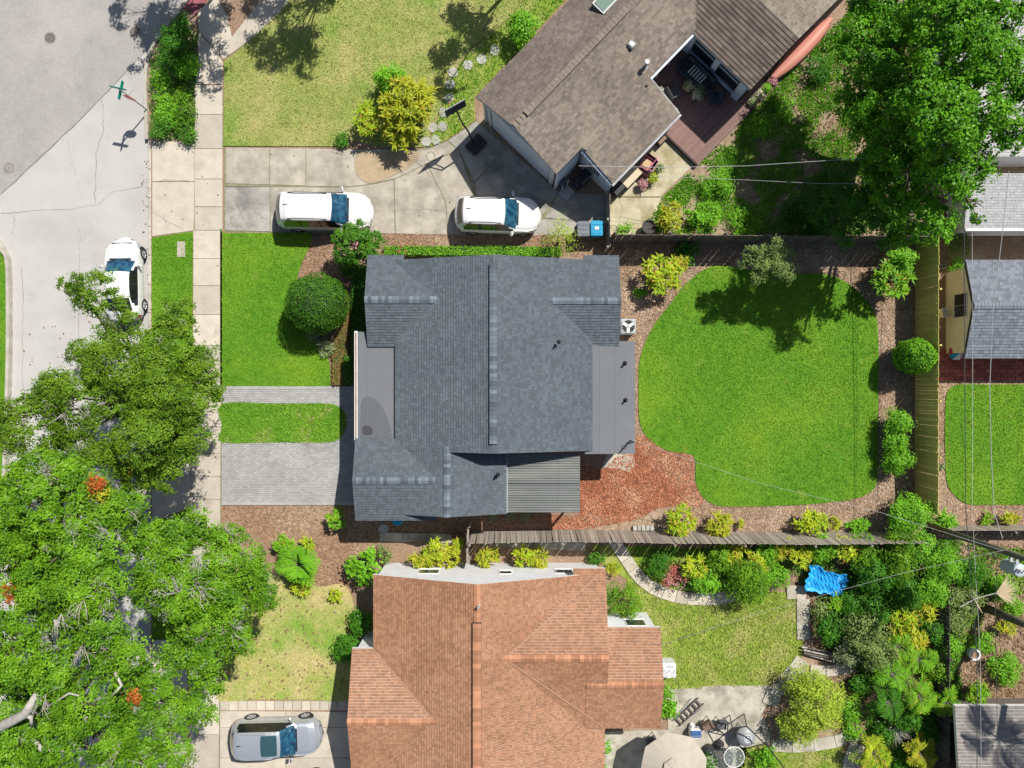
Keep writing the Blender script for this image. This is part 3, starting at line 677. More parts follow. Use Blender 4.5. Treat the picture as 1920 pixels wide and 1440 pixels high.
def window(house, c, wd, ht, ang, frame=None, panes=2):
    "frame with panes, standing proud of a wall whose outward normal points along ang"
    hl = Vector(house.location); e = MB()
    fw = .04
    for sx, sz, dx, dz in ((0, ht / 2, wd + fw * 2, fw), (0, -ht / 2, wd + fw * 2, fw), (wd / 2 + fw / 2, 0, fw, ht - fw), (-wd / 2 - fw / 2, 0, fw, ht - fw)):
        e.box((.015, sx, sz), (.035, dx, dz))
    e.box((.03, 0, -ht / 2 - .05), (.06, wd + .12, .04))
    o = e.build('window', frame or m_trimw, house); o.location = Vector(c) - hl; o.rotation_euler.z = ang
    for i in range(panes):
        pw = (wd - .03 * (panes - 1)) / panes
        MB().box((.012, -wd / 2 + pw / 2 + i * (pw + .03), 0), (.02, pw, ht - fw)).build('pane', m_pane, o)
    return o
def vent(house, F, s, t, z, r=.05, h=.3, m=None, lean=0):
    x, y = F(s, t)
    MB().lathe([(r * 2.2, 0), (r * 1.2, .05), (r, .06), (r, h), (r * .7, h)], (x, y, z), 12).build('vent_pipe', m or m_metal, house, world=True)

FW = Frame((0, 0), 0)                  # ridge along x
FN = Frame((0, 0), math.pi / 2)        # ridge along y: (s,t) -> (-t, s)
# --- grey house in the middle
gh = thing('grey_house', 'house with slate grey shingle roof in the middle, beside the big back lawn', 'house', (-1, 1, 0))
RX, RZ, PT = -.86, 4.3, .3
d0, d1 = gable(gh, FN, -3.2, 5.95, -3.86, .86, 5.62, RZ, PT, PT, m_grey, m_trimd)
# ridge vent strip with caps, raised on its own base
MB().box((RX, (5.52 - 2.78) / 2, RZ + .035), (.36, 8.3, .07)).build('ridge_vent', m_trimd, gh, world=True)
caps(d0, gh, (RX, -2.75), (RX, 5.5), RZ + .055, m_greycap, .17, .19, .15)
wz = 3.5
for (s0, s1, t0, tr, t1, ct) in ((-6.95, -3.2, 1.78, 3.98, 6.2, (5.94, -6.95, -5.2)), (1.6, 5.15, 1.7, 3.92, 6.2, (5.94, 3.45, 5.15)), (-7.52, -3.6, -6.56, -4.55, -2.62, None)):
    a, b = gable(gh, FW, s0, s1, t0, tr, t1, wz, .33, .33, m_grey, m_trimd, cap=m_greycap, capl=.16, cut=ct)
    gwall(gh, FW, s0, s1, t0, tr, min(t1, 6.0), wz, .33, .33, m_greyw, .3)
a, b = gable(gh, FN, -6.25, -2.9, .26, 3.05, 5.6, 3.67, .33, .33, m_grey, m_trimd, cap=m_greycap, capl=.16)
gwall(gh, FN, -6.25, -2.9, .26, 3.05, 5.6, 3.67, .33, .33, m_greyw, .3)
gwall(gh, FN, -3.2, 5.95, -3.86, .86, 5.62, RZ, PT, PT, m_greyw, .25)
# flat porch roof in front with its gutter and the dark patch left by standing water
fz = 2.83
p1 = [P2(672, 622, 2.7), P2(692, 622, 2.7), P2(692, 652, 2.7), P2(737, 652, 2.7), P2(737, 824, 2.7), P2(670, 824, 2.7)]
MB().prism([(p1[0][0], 2.52), (-6.6, 2.52), (-6.6, 1.75), (-5.5, 1.75), (-5.5, -2.66), (p1[0][0] - .03, -2.66)], 2.58, 2.72).build('porch_roof', m_flat, gh, world=True)
mm, ntt, bb = new_mat('standing water stain'); bb.inputs['Base Color'].default_value = (.11, .115, .125, 1); bb.inputs['Roughness'].default_value = .5
MB().prism(smooth_closed(px([(0, 0)]) and [P2(*q, 2.72) for q in ((676, 822), (676, 780), (678, 752), (688, 744), (702, 747), (716, 762), (727, 785), (733, 808), (732, 821), (705, 822))], 4), 2.715, 2.726).build('stain', mm, gh, world=True)
mm2, ntt, bb = new_mat('wet stain'); bb.inputs['Base Color'].default_value = (.06, .06, .062, 1); bb.inputs['Roughness'].default_value = .4
MB().prism(smooth_closed([P2(*q, 2.72) for q in ((680, 800), (690, 798), (698, 804), (697, 814), (682, 815))], 4), 2.72, 2.73).build('stain', mm2, gh, world=True)
for xx in (-6.95, -6.3): MB().box((xx, -.2, 2.724), (.018, 4.7, .01)).build('membrane_seam', m_trimd if False else m_flat, gh, world=True)
MB().box((-7.52, -.2, 2.68), (.15, 5.5, .13)).build('gutter', m_trimw, gh, world=True)
MB().box((-7.52, -.2, 2.752), (.07, 5.36, .014)).build('gutter_leaves', m_soil, gh, world=True)
MB().box((-5.4, -.4, 1.3), (.2, 4.4, 2.6)).build('wall', m_greyw, gh, world=True)
for yy in (2.3, -2.4): MB().box((-7.3, yy, 1.29), (.14, .14, 2.58)).build('post', m_trimw, gh, world=True)
dr = MB().box((-5.53, .4, 1.05), (.06, .95, 2.08), bev=.01).build('door', m_trimw, gh, world=True)
window(gh, (-5.5, -1.3, 1.5), 1.5, 1.1, math.pi); window(gh, (-6.66, 4.0, 1.5), 1.6, 1.1, math.pi); window(gh, (-7.22, -4.6, 1.4), 1.8, 1.2, math.pi)
window(gh, (4.85, 4.0, 1.5), 1.4, 1.1, 0)
# flat roof over the rear room
MB().prism([(3.5, 1.9), (4.9, 1.9), (5.0, 2.06), (5.92, 2.06), (5.92, -3.36), (3.5, -3.36)], lambda x, y: 2.62 - .02 * (x - 3.5), lambda x, y: 2.86 - .03 * (x - 3.5)).build('rear_roof', m_flat, gh, world=True)
for xx in (4.2, 4.95): MB().box((xx, -.7, 2.86 - .03 * (xx - 3.5) + .004), (.02, 5.2, .012)).build('membrane_seam', m_flat, gh, world=True)
MB().box((4.6, -.7, 1.35), (2.2, 5.0, 2.5)).build('wall', m_greyw, gh, world=True)
window(gh, (5.7, -.5, 1.5), 2.0, 1.2, 0)
for a, b, z, r, h in ((1048, 641, 3.75, .045, .25), (1172, 681, 2.83, .05, .32), (1173, 750, 2.83, .05, .28), (934, 890, 3.2, .05, .22)):
    q = P(a, b, z); vent(gh, FW, q.x, q.y, z, r, h, m_dark)
# service mast with the cable loop
q = P(1182, 826, 2.85)
MB().tube([(q.x, q.y, 2.7), (q.x, q.y, 3.75), (q.x - .06, q.y, 3.85)], .03, 8).build('service_mast', m_dark, gh, world=True)
for k in range(4): MB().tube([(q.x, q.y, 3.7), (q.x - .1 - .05 * k, q.y - .1, 3.4 - .1 * k), (q.x - .05, q.y - .22 + .05 * k, 3.0 - .08 * k)], .012, 5).build('cable_loop', m_wire, gh, world=True)
# corrugated patio roof
pc = thing('patio_roof', 'corrugated grey translucent patio roof behind the grey house', 'patio roof', (1.5, -4.8, 0))
nx, ny = 2, 48
for (a, b, nm) in ((-.24, 2.28, 0), (2.24, 3.3, 1)):
    vs = []
    for j in range(ny * 4 + 1):
        y = -6.25 + j * (2.86 / (ny * 4)) * 1.0
        z = 2.42 + .02 * math.sin(j * math.pi / 4 * 1.0) + (y + 6.25) * .03 + nm * .012
        vs += [(a, y, z), (b, y, z)]
    MB().add(vs, [(2 * j, 2 * j + 1, 2 * j + 3, 2 * j + 2) for j in range(ny * 4)]).build('roof_panel', m_poly, pc, world=True)
MB().box((1.5, -4.85, 2.452), (3.5, .03, .02)).build('batten', m_trimd, pc, world=True)
MB().box((-.235, -4.8, 2.50), (.05, 2.9, .05)).build('flashing', m_metal, pc, world=True)
for yy in (-6.15, -4.8, -3.5): MB().box((1.55, yy, 2.32), (3.4, .07, .12)).build('rafter', m_dfence, pc, world=True)
for xx in (.9, 3.15): MB().box((xx, -6.12, 1.13), (.1, .1, 2.26)).build('post', m_dfence, pc, world=True)
# --- orange house below
oh = thing('orange_house', 'house with terracotta orange shingle roof at the bottom of the picture', 'house', (-1.5, -15, 0))
d0, d1 = gable(oh, FN, -24, -9.17, -4.5, 1.6, 6.68, 4.43, .32, .33, m_orange, m_trimw, exp=.125, wr=(.09, .19))
MB().box((-1.6, -16.4, 4.47), (.40, 11, .08)).build('ridge_vent', m_trimd, oh, world=True)
caps(d0, oh, (-1.6, -21.9), (-1.6, -10.95), 4.49, m_orangecap, .19, .2, .12)
caps(d0, oh, (-1.6, -10.9), (-1.6, -9.2), 4.43, m_orangecap, .16, .2, .33)
gwall(oh, FN, -24, -9.17, -4.5, 1.6, 6.68, 4.43, .32, .33, m_whitew, .14)
for (s0, s1, t0, tr, t1, z, ct) in ((-.9, 4.5, -16.6, -12.73, -8.87, 4.03, (-9.45, 2.95, 4.5)), (3.5, 7.14, -16.56, -14.15, -11.7, 3.58, None), (-7.7, -3.4, -18.9, -15.8, -12.72, 3.78, None)):
    gable(oh, FW, s0, s1, t0, tr, t1, z, .33, .33, m_orange, m_trimw, cap=m_orangecap, capl=.19, exp=.125, wr=(.09, .19), cut=ct)
    gwall(oh, FW, s0, s1, t0, tr, t1 if ct is None else -9.5, z, .33, .33, m_whitew, .16)
yw = -9.31
window(oh, (P(805, 1070, 1.6).x, yw, 1.75), .95, .75, math.pi / 2); window(oh, (P(948, 1070, 1.6).x, yw, 1.9), .55, .55, math.pi / 2, panes=1); window(oh, (P(1057, 1070, 1.6).x, yw, 1.7), .8, .7, math.pi / 2)
window(oh, (P(1190, 1165, 1.5).x, -11.86, 1.7), .9, .9, math.pi / 2)
# pale valley flashings laid on the roof
m_valley = mat('pale valley shingles', (.40, .24, .16), (.36, .21, .14), 4, rough=.9)
def valley(house, a, b, m_=None):
    A, B = Vector(a), Vector(b); d = (B - A).normalized(); n = Vector((-d.y, d.x, 0)) * .03; u = Vector((0, 0, .03))
    m_ = m_ or m_valley
    MB().add([A - n + u, B - n + u, B + n + u, A + n + u, A - n - u, B - n - u, B + n - u, A + n - u], [(0, 1, 2, 3), (7, 6, 5, 4), (0, 4, 5, 1), (1, 5, 6, 2), (2, 6, 7, 3), (3, 7, 4, 0)]).build('valley_flashing', m_ or m_metal, house, world=True)
def vz(x): return 4.43 - .32 * (x + 1.6)
xa = -1.6 + (4.43 - 4.03) / .32
valley(oh, (xa, -12.73, 4.05), (4.4, -8.95, vz(4.4) + .02 if False else 4.03 - .33 * 3.78 + .02)); valley(oh, (xa, -12.73, 4.05), (4.4, -16.5, 4.03 - .33 * 3.77 + .02))
xb = -1.6 - (4.43 - 3.78) / .33
valley(oh, (xb, -15.8, 3.80), (-6.6, -12.85, 3.78 - .33 * 2.95 + .02)); valley(oh, (xb, -15.8, 3.80), (-6.6, -18.7, 3.78 - .33 * 2.9 + .02))
q = P(898, 1136, 4.45); MB().lathe([(.12, 0), (.07, .05), (.055, .06), (.055, .34), (.035, .34)], (q.x - .02, q.y, 4.40), 12).build('vent_pipe', m_metal, oh, world=True)
# --- brown house, turned by 44 degrees, top right
A46 = R(46)
FB = Frame((-1.72, 13.72), A46)       # local s along the ridge; local t runs the other way round, so mirror it
class FrameM(Frame):
    def __call__(s, a, b): return (s.o[0] + a * s.c + b * s.s, s.o[1] + a * s.s - b * s.c)
FB = FrameM((-1.72, 13.72), A46)
bh_ = thing('brown_house', 'house with weathered brown shingle roof set at an angle at the top', 'house', (*FB(6, 3), 0))
bz, pn, ps = 3.9, .35, .28
na = slope(bh_, FB, [[(0, 0), (20, 0), (20, 2.5), (0, 2.5)]], bz, 0, pn, m_browne, m_trimg, base=(0, 2.5), lift=.035, wr=(.12, .28))
sa = slope(bh_, FB, [[(0, 2.5), (9.3, 2.5), (9.3, 5.35), (0, 5.35)], [(1.72, 5.35), (6.4, 5.35), (6.4, 7.52), (1.72, 7.52)], [(9.3, 2.5), (20, 2.5), (20, 5.35), (9.3, 5.35)]], bz, 0, -ps, m_brown, m_trimg, base=(0, 2.5), lift=.035, wr=(.12, .28))
MB().box((*FB(4.2, 2.5), bz + .045), (6.9, .3, .06), A46).build('ridge_vent', m_trimd, bh_, world=True)
caps(na, bh_, FB(.8, 2.5), FB(7.6, 2.5), bz + .06, m_brown, .16, .22, .1, .04)
caps(na, bh_, FB(0, 2.5), FB(.78, 2.5), bz, m_brown, .15, .2, .3); caps(na, bh_, FB(7.65, 2.5), FB(12, 2.5), bz, m_brown, .15, .2, .3)
# walls: garage gable facing the drive, then the notch with the entrance, then the deck side
gwall(bh_, FB, 0, 20, 0, 2.5, 5.3, bz, pn, ps, m_bluew, .28)
MB().prism([FB(2.0, 4.9), FB(6.2, 4.9), FB(6.2, 7.3), FB(2.0, 7.3)], 0, lambda x, y: 2.25).build('wall', m_bluew, bh_, world=True)
# garage door of stacked panels
gx = .25
for i in range(5):
    MB().box((*FB(gx, 2.75), .24 + i * .44), (.05, 3.9, .425), A46, bev=.012).build('garage_door_panel', m_garage, bh_, world=True)
for t_ in (.62, 4.88): MB().box((*FB(gx - .02, t_), 1.2), (.09, .16, 2.4), A46).build('door_trim', m_trimw, bh_, world=True)
MB().box((*FB(gx - .02, 2.75), 2.46), (.09, 4.4, .16), A46).build('door_trim', m_trimw, bh_, world=True)
for t_ in (.3, 5.02): MB().box((*FB(.24, t_), 1.3), (.12, .12, 2.6), A46).build('corner_board', m_trimw, bh_, world=True)
# wing over the deck with its ridge across
WS, WR = 9.35, 12.2
slope(bh_, FB, [[(WS, 4.0), (WR, 4.0), (WR, 9.2), (WS, 9.2)]], 3.85, .28, 0, m_brownd, m_trimg, base=(WR, 0), exp=.19, wr=(.28, .42), lift=.04)
slope(bh_, FB, [[(WR, 4.0), (20, 4.0), (20, 9.2), (WR, 9.2)]], 3.85, -.28, 0, m_brown, m_trimw, base=(WR, 0), exp=.17)
MB().box((*FB(14.0, 6.8), 1.3), (8.0, 4.3, 2.55), A46).build('wall', m_bluew, bh_, world=True)
# big windows of the wing facing the deck, with pale posts between
for t_ in (5.25, 7.0, 8.75): MB().box((*FB(9.93, t_), 1.35), (.16, .42 if t_ != 7.0 else .3, 2.5), A46).build('window_post', m_bluew, bh_, world=True)
for a, b in ((5.48, 6.83), (7.17, 8.52)):
    o = MB().box((*FB(9.96, (a + b) / 2), 1.55), (.05, b - a, 1.7), A46).build('window', m_pane, bh_, world=True)
    MB().box((*FB(9.91, (a + b) / 2), 1.6), (.06, b - a, .05), A46).build('glazing_bar', m_trimw, bh_, world=True)
    MB().box((*FB(9.9, (a + b) / 2), .62), (.14, b - a, .1), A46).build('window_sill', m_bluew, bh_, world=True)
MB().box((*FB(8.0, 4.97), 1.3), (3.6, .14, 2.5), A46).build('wall', m_bluew, bh_, world=True)
d = MB().box((*FB(7.9, 5.07), 1.15), (1.7, .06, 2.05), A46).build('sliding_door', m_pane, bh_, world=True)
for s_ in (7.0, 7.9, 8.8): MB().box((*FB(s_, 5.11), 1.15), (.07, .06, 2.1), A46).build('door_frame', m_trimw, bh_, world=True)
MB().box((*FB(7.9, 5.12), 2.2), (1.95, .05, .1), A46).build('door_frame', m_trimw, bh_, world=True)
# gutters and fascia
MB().box((*FB(4.06, 7.58), 2.36), (4.8, .11, .12), A46).build('gutter', m_trimg, bh_, world=True)
MB().box((*FB(6.46, 6.4), 2.62), (.08, 2.2, .14), A46, Matrix.Rotation(.273, 3, 'X')).build('fascia', m_trimg, bh_, world=True)
MB().box((*FB(1.66, 6.45), 2.62), (.08, 2.1, .16), A46, Matrix.Rotation(.273, 3, 'X')).build('fascia', m_bluew, bh_, world=True)
MB().box((*FB(6.3, 7.4), 1.2), (.2, .2, 2.2), A46).build('corner_post', m_trimw, bh_, world=True)
MB().box((*FB(7.85, 5.42), 2.98), (3.0, .1, .14), A46).build('gutter', m_bluew, bh_, world=True)
# side porch wall with a shutter-like grille and a gate post
MB().box((*FB(1.95, 6.45), 1.25), (.12, 1.95, 2.45), A46).build('porch_wall', m_bluew, bh_, world=True)
for k in range(6): MB().box((*FB(1.87, 6.0 + k * .12), 1.6), (.05, .05, 1.0), A46).build('grille_bar', m_black, bh_, world=True)
MB().box((*FB(.9, 5.30), 1.3), (1.5, .1, 2.6), A46).build('porch_wall', m_bluew, bh_, world=True)
q = FB(6.66, 3.75); MB().box((*q, 3.62), (.3, .34, .3), A46, bev=.05).build('roof_vent', m_metal, bh_, world=True)
q = FB(6.6, 4.72); vent(bh_, FB, 6.55, 4.85, 3.22, .08, .5, m_metal)
MB().lathe([(0, .10), (.11, .08), (.13, .0), (.02, 0)][::-1], (*FB(6.55, 4.85), 3.72), 12).build('vent_cowl', m_trimw, bh_, world=True)
q = FB(6.0, 5.5); MB().lathe([(.09, 0), (.05, .1)], (*q, 3.04), 10).build('vent_pipe', m_dark, bh_, world=True)
# skylight near the top edge
MB().box((*FB(7.3, 1.45), 3.66), (1.1, .75, .16), A46, Matrix.Rotation(.33, 3, 'X') if False else None).build('skylight', m_metal, bh_, world=True)
MB().box((*FB(7.3, 1.45), 3.75), (.95, .6, .03), A46).build('skylight_pane', glassmat('green skylight', (.16, .24, .19)), bh_, world=True)
# flower-like patch of pale replaced shingles
MB().prism([FB(1.75, 5.2), FB(2.6, 5.2), FB(2.7, 5.55), FB(1.78, 5.6)], lambda x, y: 3.0, lambda x, y: 3.145).build('patched_shingles', m_brown, bh_, world=True)
# deck of single boards
dk = thing('deck', 'red brown timber deck of narrow boards beside the brown house', 'deck', (*FB(8.3, 7.5), 0))
bd = None; t_ = 5.2
while t_ < 9.75:
    s0, s1 = (6.15, 9.85) if t_ < 9.15 else (6.15, 11.6)
    if t_ < 7.5: s0 = 6.62
    MB().box((*FB((s0 + s1) / 2, t_), .29 + rnd.uniform(-.003, .003)), (s1 - s0, .128, .03), A46).build('board', m_deck, dk, world=True)
    t_ += .137
for s_ in (6.2, 8.0, 9.7): MB().box((*FB(s_, 7.5), .16), (.09, 4.4, .22), A46).build('joist', m_dfence, dk, world=True)
MB().box((*FB(8.0, 9.8), .17), (3.8, .04, .27), A46).build('rim_board', m_dfence, dk, world=True)
MB().box((*FB(6.1, 8.6), .17), (.04, 2.4, .27), A46).build('rim_board', m_dfence, dk, world=True)
for k in range(5):
    MB().box((*FB(9.9 + k * .55, 9.5), .14), (.3, .7, .05), A46).build('plant_step', m_deck, dk, world=True)
# --- shed, neighbouring roofs at the right edge
sh = thing('shed', 'cream shed with blue grey shingle roof right of the yellow fence', 'shed', (24, 4, 0))
gable(sh, FW, 22.27, 30, 1.26, 3.78, 6.1, 2.72, .28, .28, m_shed, m_trimd, cap=m_shed, capl=.17, exp=.15)
gwall(sh, FW, 22.25, 30, 1.26, 3.78, 6.1, 2.72, .28, .28, m_cream, .32)
o = window(sh, (22.56, 3.95, 1.25), 1.15, .95, math.pi, panes=2)
for k in range(4): MB().box((-.0 + .05, -.45 + k * .3, 0), (.02, .02, .9)).build('window_bar', m_black, o)
ph = thing('pale_house', 'house with pale grey shingle roof and white gutter at the right edge under the tree', 'house', (24, 9, 0))
slope(ph, FW, [[(P2(1808, 0, 2.6)[0], 7.52), (34, 7.52), (34, 10.1), (P2(1808, 0, 2.6)[0], 10.1)]], 2.6, 0, .12, m_pale, m_trimw, base=(0, 7.52), lift=.02)
MB().box((28.5, 7.45, 2.62), (13.2, .12, .12)).build('gutter', m_trimw, ph, world=True)
MB().box((28.6, 8.8, 1.25), (12.0, 2.2, 2.4)).build('wall', m_whitew, ph, world=True)
fh = thing('white_house', 'white roofed building glimpsed through the tree crown at top right', 'house', (26, 15, 0))
slope(fh, FW, [[(21.2, 11.0), (36, 11.0), (36, 18.6), (21.2, 18.6)]], 2.6, 0, .08, mat('white roof coating', (.48, .47, .46), (.42, .41, .40), 1, rough=.8, fine=.06), m_trimw, base=(0, 11), lift=.014)
MB().box((28.8, 14.8, 1.2), (14.2, 7.0, 2.4)).build('wall', m_whitew, fh, world=True)
rh = thing('corner_shed', 'low building with grey brown shingle roof in the bottom right corner', 'shed', (23, -17.5, 0))
slope(rh, FW, [[(21.35, -25), (32, -25), (32, -15.5), (21.35, -15.5)]], 2.7, 0, -.1, m_greyb, m_trimw, base=(0, -15.5), exp=.16)
MB().box((27.4, -20.5, 1.2), (9.4, 8.4, 2.2)).build('wall', m_dfence, rh, world=True)

# ---------------------------------------------------------------- fences
def fence(name, label, pts, h, m, bw=.14, gap=.012, lean=None, posts=True, rails=2, side=1, loose=.02):
    c = Vector(pts[0]); t = thing(name, label, 'fence', (c.x, c.y, 0))
    me = MB().box((0, 0, h / 2), (bw, .022, h)).mesh('board'); me.materials.append(m)
    S = 0
    for a, b in zip(pts, pts[1:]):
        A, B = Vector(a), Vector(b); d = B - A; L = d.length; an = math.atan2(d.y, d.x); n = int(L / (bw + gap))
        for i in range(n):
            q = A + d * ((i + .5) / n); f = (i + .5) / n
            o = bpy.data.objects.new('board', me); C.objects.link(o); o.parent = t
            o.location = (q.x - c.x, q.y - c.y, rnd.uniform(-.02, .02)); o.rotation_euler = ((lean(f) if lean else 0) + rnd.gauss(0, .006), rnd.gauss(0, loose * .4), an)
        nrm = Vector((-d.y, d.x)).normalized() * side * .045
        if not lean:
            for z in ([.35, h - .3] if rails == 2 else [.3, h * .55, h - .25]):
                mid = (A + B) / 2 + nrm; MB().box((mid.x - c.x, mid.y - c.y, z), (L, .04, .09), an).build('rail', m, t)
        np_ = max(2, int(L / 2.4))
        for i in range(np_ + 1):
            q = A + d * (i / np_) + nrm * 2.4; f = i / np_
            o = MB().box((0, 0, h / 2), (.09, .09, h + .04)).build('post', m, t); o.location = (q.x - c.x, q.y - c.y, 0); o.rotation_euler = ((lean(f) if lean else 0), 0, an)
    return t
fence('yellow_fence', 'tall yellow pine board fence along the right side of the back lawn', [P2(1715, 950), P2(1716, 452)], 2.05, m_yfence, side=-1, gap=.003, loose=.01)
fence('grey_fence', 'leaning weathered grey board fence between the back lawn and the orange house', [P2(884, 996), P2(1050, 993), P2(1250, 996), P2(1500, 998), P2(1700, 996)], 1.95, m_wood, side=-1, lean=lambda f: .10, loose=.03)
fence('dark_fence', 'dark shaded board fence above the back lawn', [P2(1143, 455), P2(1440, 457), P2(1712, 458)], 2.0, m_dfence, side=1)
fence('gate_fence', 'short mossy board fence running up beside the blue bin', [P2(1137, 472), P2(1137, 372)], 1.4, m_wood, side=1)
fence('side_fence', 'short weathered fence between the grey and the orange house', [P2(880, 975), P2(878, 1042)], 1.7, m_wood, side=1)
fence('horizontal_fence', 'pale grey weathered fence beneath the utility pole', [P2(1745, 985), P2(2000, 985)], 1.3, m_wood, side=-1)
fence('garden_fence', 'old dark fence running through the overgrown garden at lower right', [P2(1752, 1110), P2(1752, 1440)], 1.3, m_dfence, side=1)
# ---------------------------------------------------------------- plants
def unit(v): return v / np.maximum(np.linalg.norm(v, axis=1, keepdims=True), 1e-6)
def leafquads(Cn, N, L, W):
    n = len(Cn); N = unit(N)
    t = unit(np.cross(N, rng.normal(size=(n, 3)))); b = np.cross(N, t)
    L = (L * rng.uniform(.7, 1.3, n))[:, None] / 2; W = (W * rng.uniform(.7, 1.3, n))[:, None] / 2
    return np.stack([Cn - t * L, Cn + b * W - N * W * .25, Cn + t * L - N * L * .2, Cn - b * W - N * W * .25], 1)
def cloud(lobes, n, clump=.28, flat=.6, low=-.3, upb=.75, shell=(.62, 1.05), per=26):
    "leaf centres and normals gathered in clumps over the lobes (x,y,z,rx,ry,rz)"
    lb = np.array(lobes, float); ar = (lb[:, 3] * lb[:, 4] + lb[:, 3] * lb[:, 5]) ; ar = ar / ar.sum()
    nc = max(4, n // per); pick = rng.choice(len(lb), nc, p=ar)
    d = unit(rng.normal(size=(nc * 3, 3))); d = d[d[:, 2] > low][:nc]
    while len(d) < nc: d = np.vstack([d, [[0, 0, 1]]])
    r = rng.uniform(*shell, nc)[:, None]
    cc = lb[pick, :3] + d * lb[pick, 3:6] * r
    idx = np.repeat(np.arange(nc), per)
    off = rng.normal(size=(len(idx), 3)) * clump * .6 * np.array([1, 1, flat])
    # clump size varies
    off *= rng.uniform(.6, 1.4, nc)[idx][:, None]
    Cn = cc[idx] + off
    N = d[idx] * .45 + np.array([0, 0, upb]) + off / clump * .35 + rng.normal(size=(len(idx), 3)) * .38
    Cn[:, 2] = np.maximum(Cn[:, 2], .03)
    return Cn, N
def pads(lobes, n, pad=.5, per=130):
    "crown foliage as tilted leafy pads with gaps between them"
    lb = np.array(lobes, float); ar = lb[:, 3] * lb[:, 4]; ar = ar / ar.sum()
    nc = max(6, n // per); pick = rng.choice(len(lb), nc, p=ar)
    d = unit(rng.normal(size=(nc * 4, 3))); d = d[d[:, 2] > -.15][:nc]
    while len(d) < nc: d = np.vstack([d, [[0, 0, 1]]])
    deep = rng.random(nc) < .12
    r = np.where(deep, rng.uniform(.35, .7, nc), rng.uniform(.82, 1.08, nc))[:, None]
    cc = lb[pick, :3] + d * lb[pick, 3:6] * r
    pn = unit(d * .55 + np.array([0, 0, .8]) + rng.normal(size=(nc, 3)) * .3)
    a = unit(np.cross(pn, rng.normal(size=(nc, 3)))); b = np.cross(pn, a)
    ps = pad * rng.uniform(.55, 1.25, nc)
    # five sprigs to a pad
    sx = rng.normal(size=(nc, 6)) * .5; sy = rng.normal(size=(nc, 6)) * .5
    idx = np.repeat(np.arange(nc), per); sp = rng.integers(0, 6, len(idx))
    u = sx[idx, sp] + rng.normal(size=len(idx)) * .24; v = sy[idx, sp] + rng.normal(size=len(idx)) * .24; w_ = rng.normal(size=len(idx)) * .14 - (u * u + v * v) * .18
    s_ = ps[idx][:, None]
    Cn = cc[idx] + s_ * (a[idx] * u[:, None] + b[idx] * v[:, None] + pn[idx] * w_[:, None])
    N = pn[idx] + (a[idx] * u[:, None] + b[idx] * v[:, None]) * .5 + rng.normal(size=(len(idx), 3)) * .4
    Cn[:, 2] = np.maximum(Cn[:, 2], .05)
    return Cn, N
def leaves(name, parent, lobes, n, m, L=.12, W=.07, **k):
    Cn, N = cloud(lobes, n, **k)
    o = addobj(name, quadmesh(name, leafquads(Cn, N, L, W)), m, parent); return o
def bladequads(cen, az, el, L, W, droop, k=3):
    "arching strap leaves; arrays of n; returns V,F with each blade one island"
    n = len(cen); ts = np.linspace(0, 1, k + 1); V = np.zeros((n, (k + 1) * 2, 3))
    dx, dy = np.cos(az), np.sin(az)
    for i, t in enumerate(ts):
        rr = L * t * np.cos(el) ; zz = L * (t * np.sin(el) - droop * t * t)
        c = cen + np.c_[dx * rr, dy * rr, zz]
        wv = W * [.55, 1, .75, .08, .05][i if k == 3 else min(i, 4)] / 2
        V[:, 2 * i] = c + np.c_[-dy * wv, dx * wv, np.zeros(n)]; V[:, 2 * i + 1] = c - np.c_[-dy * wv, dx * wv, np.zeros(n)]
    b = np.arange(n)[:, None] * (k + 1) * 2
    F = np.concatenate([b + np.array([2 * i, 2 * i + 1, 2 * i + 3, 2 * i + 2]) for i in range(k)])
    return V.reshape(-1, 3), F
def rosettes(name, parent, heads, nb, L, W, m, droop=.5):
    h = np.repeat(np.array(heads, float), nb, axis=0); n = len(h)
    az = rng.uniform(0, 2 * math.pi, n); el = rng.uniform(.1, 1.25, n)
    V, F = bladequads(h, az, el, L * rng.uniform(.6, 1.25, n), W * rng.uniform(.7, 1.3, n), droop * rng.uniform(.5, 1.4, n))
    V[:, 2] = np.maximum(V[:, 2], .02)
    return addobj(name, quadmesh(name, V, F), m, parent)
def stems(name, parent, base, tips, r0, r1, m, bend=.15):
    mb = MB()
    for t in tips:
        a = Vector(base); b = Vector(t); mid = a.lerp(b, .5) + Vector((rnd.uniform(-1, 1), rnd.uniform(-1, 1), .6)) * bend * (b - a).length
        mb.tube([a, mid, b], [r0, (r0 + r1) / 2, r1], 5)
    return mb.build(name, m, parent)
def spiky(px_, py_, rp, h, label, m=None, nh=None, L=.5, W=.06, cat='plant', nb=15, name='spiky_shrub', el=1.0):
    p = P(px_, py_, h * .7); t = thing(name, label, cat, (p.x, p.y, 0)); r = rp / 1333.3 * (H - h * .7)
    nh = int((nh or max(3, int(9 * r * r / .35))) * 1.7); L = L * .8; heads = []
    for i in range(nh):
        a = rnd.uniform(0, 6.283); q = r * .78 * math.sqrt(rnd.random())
        heads.append((q * math.cos(a), q * math.sin(a) * el, h * rnd.uniform(.72, 1.0) * (1 - .35 * (q / r) ** 2)))
    rosettes('leaves', t, heads, nb, min(L, r * .95), W, m or L_yel)
    stems('stems', t, (0, 0, 0), heads, .022, .012, m_bark, .1)
    return t
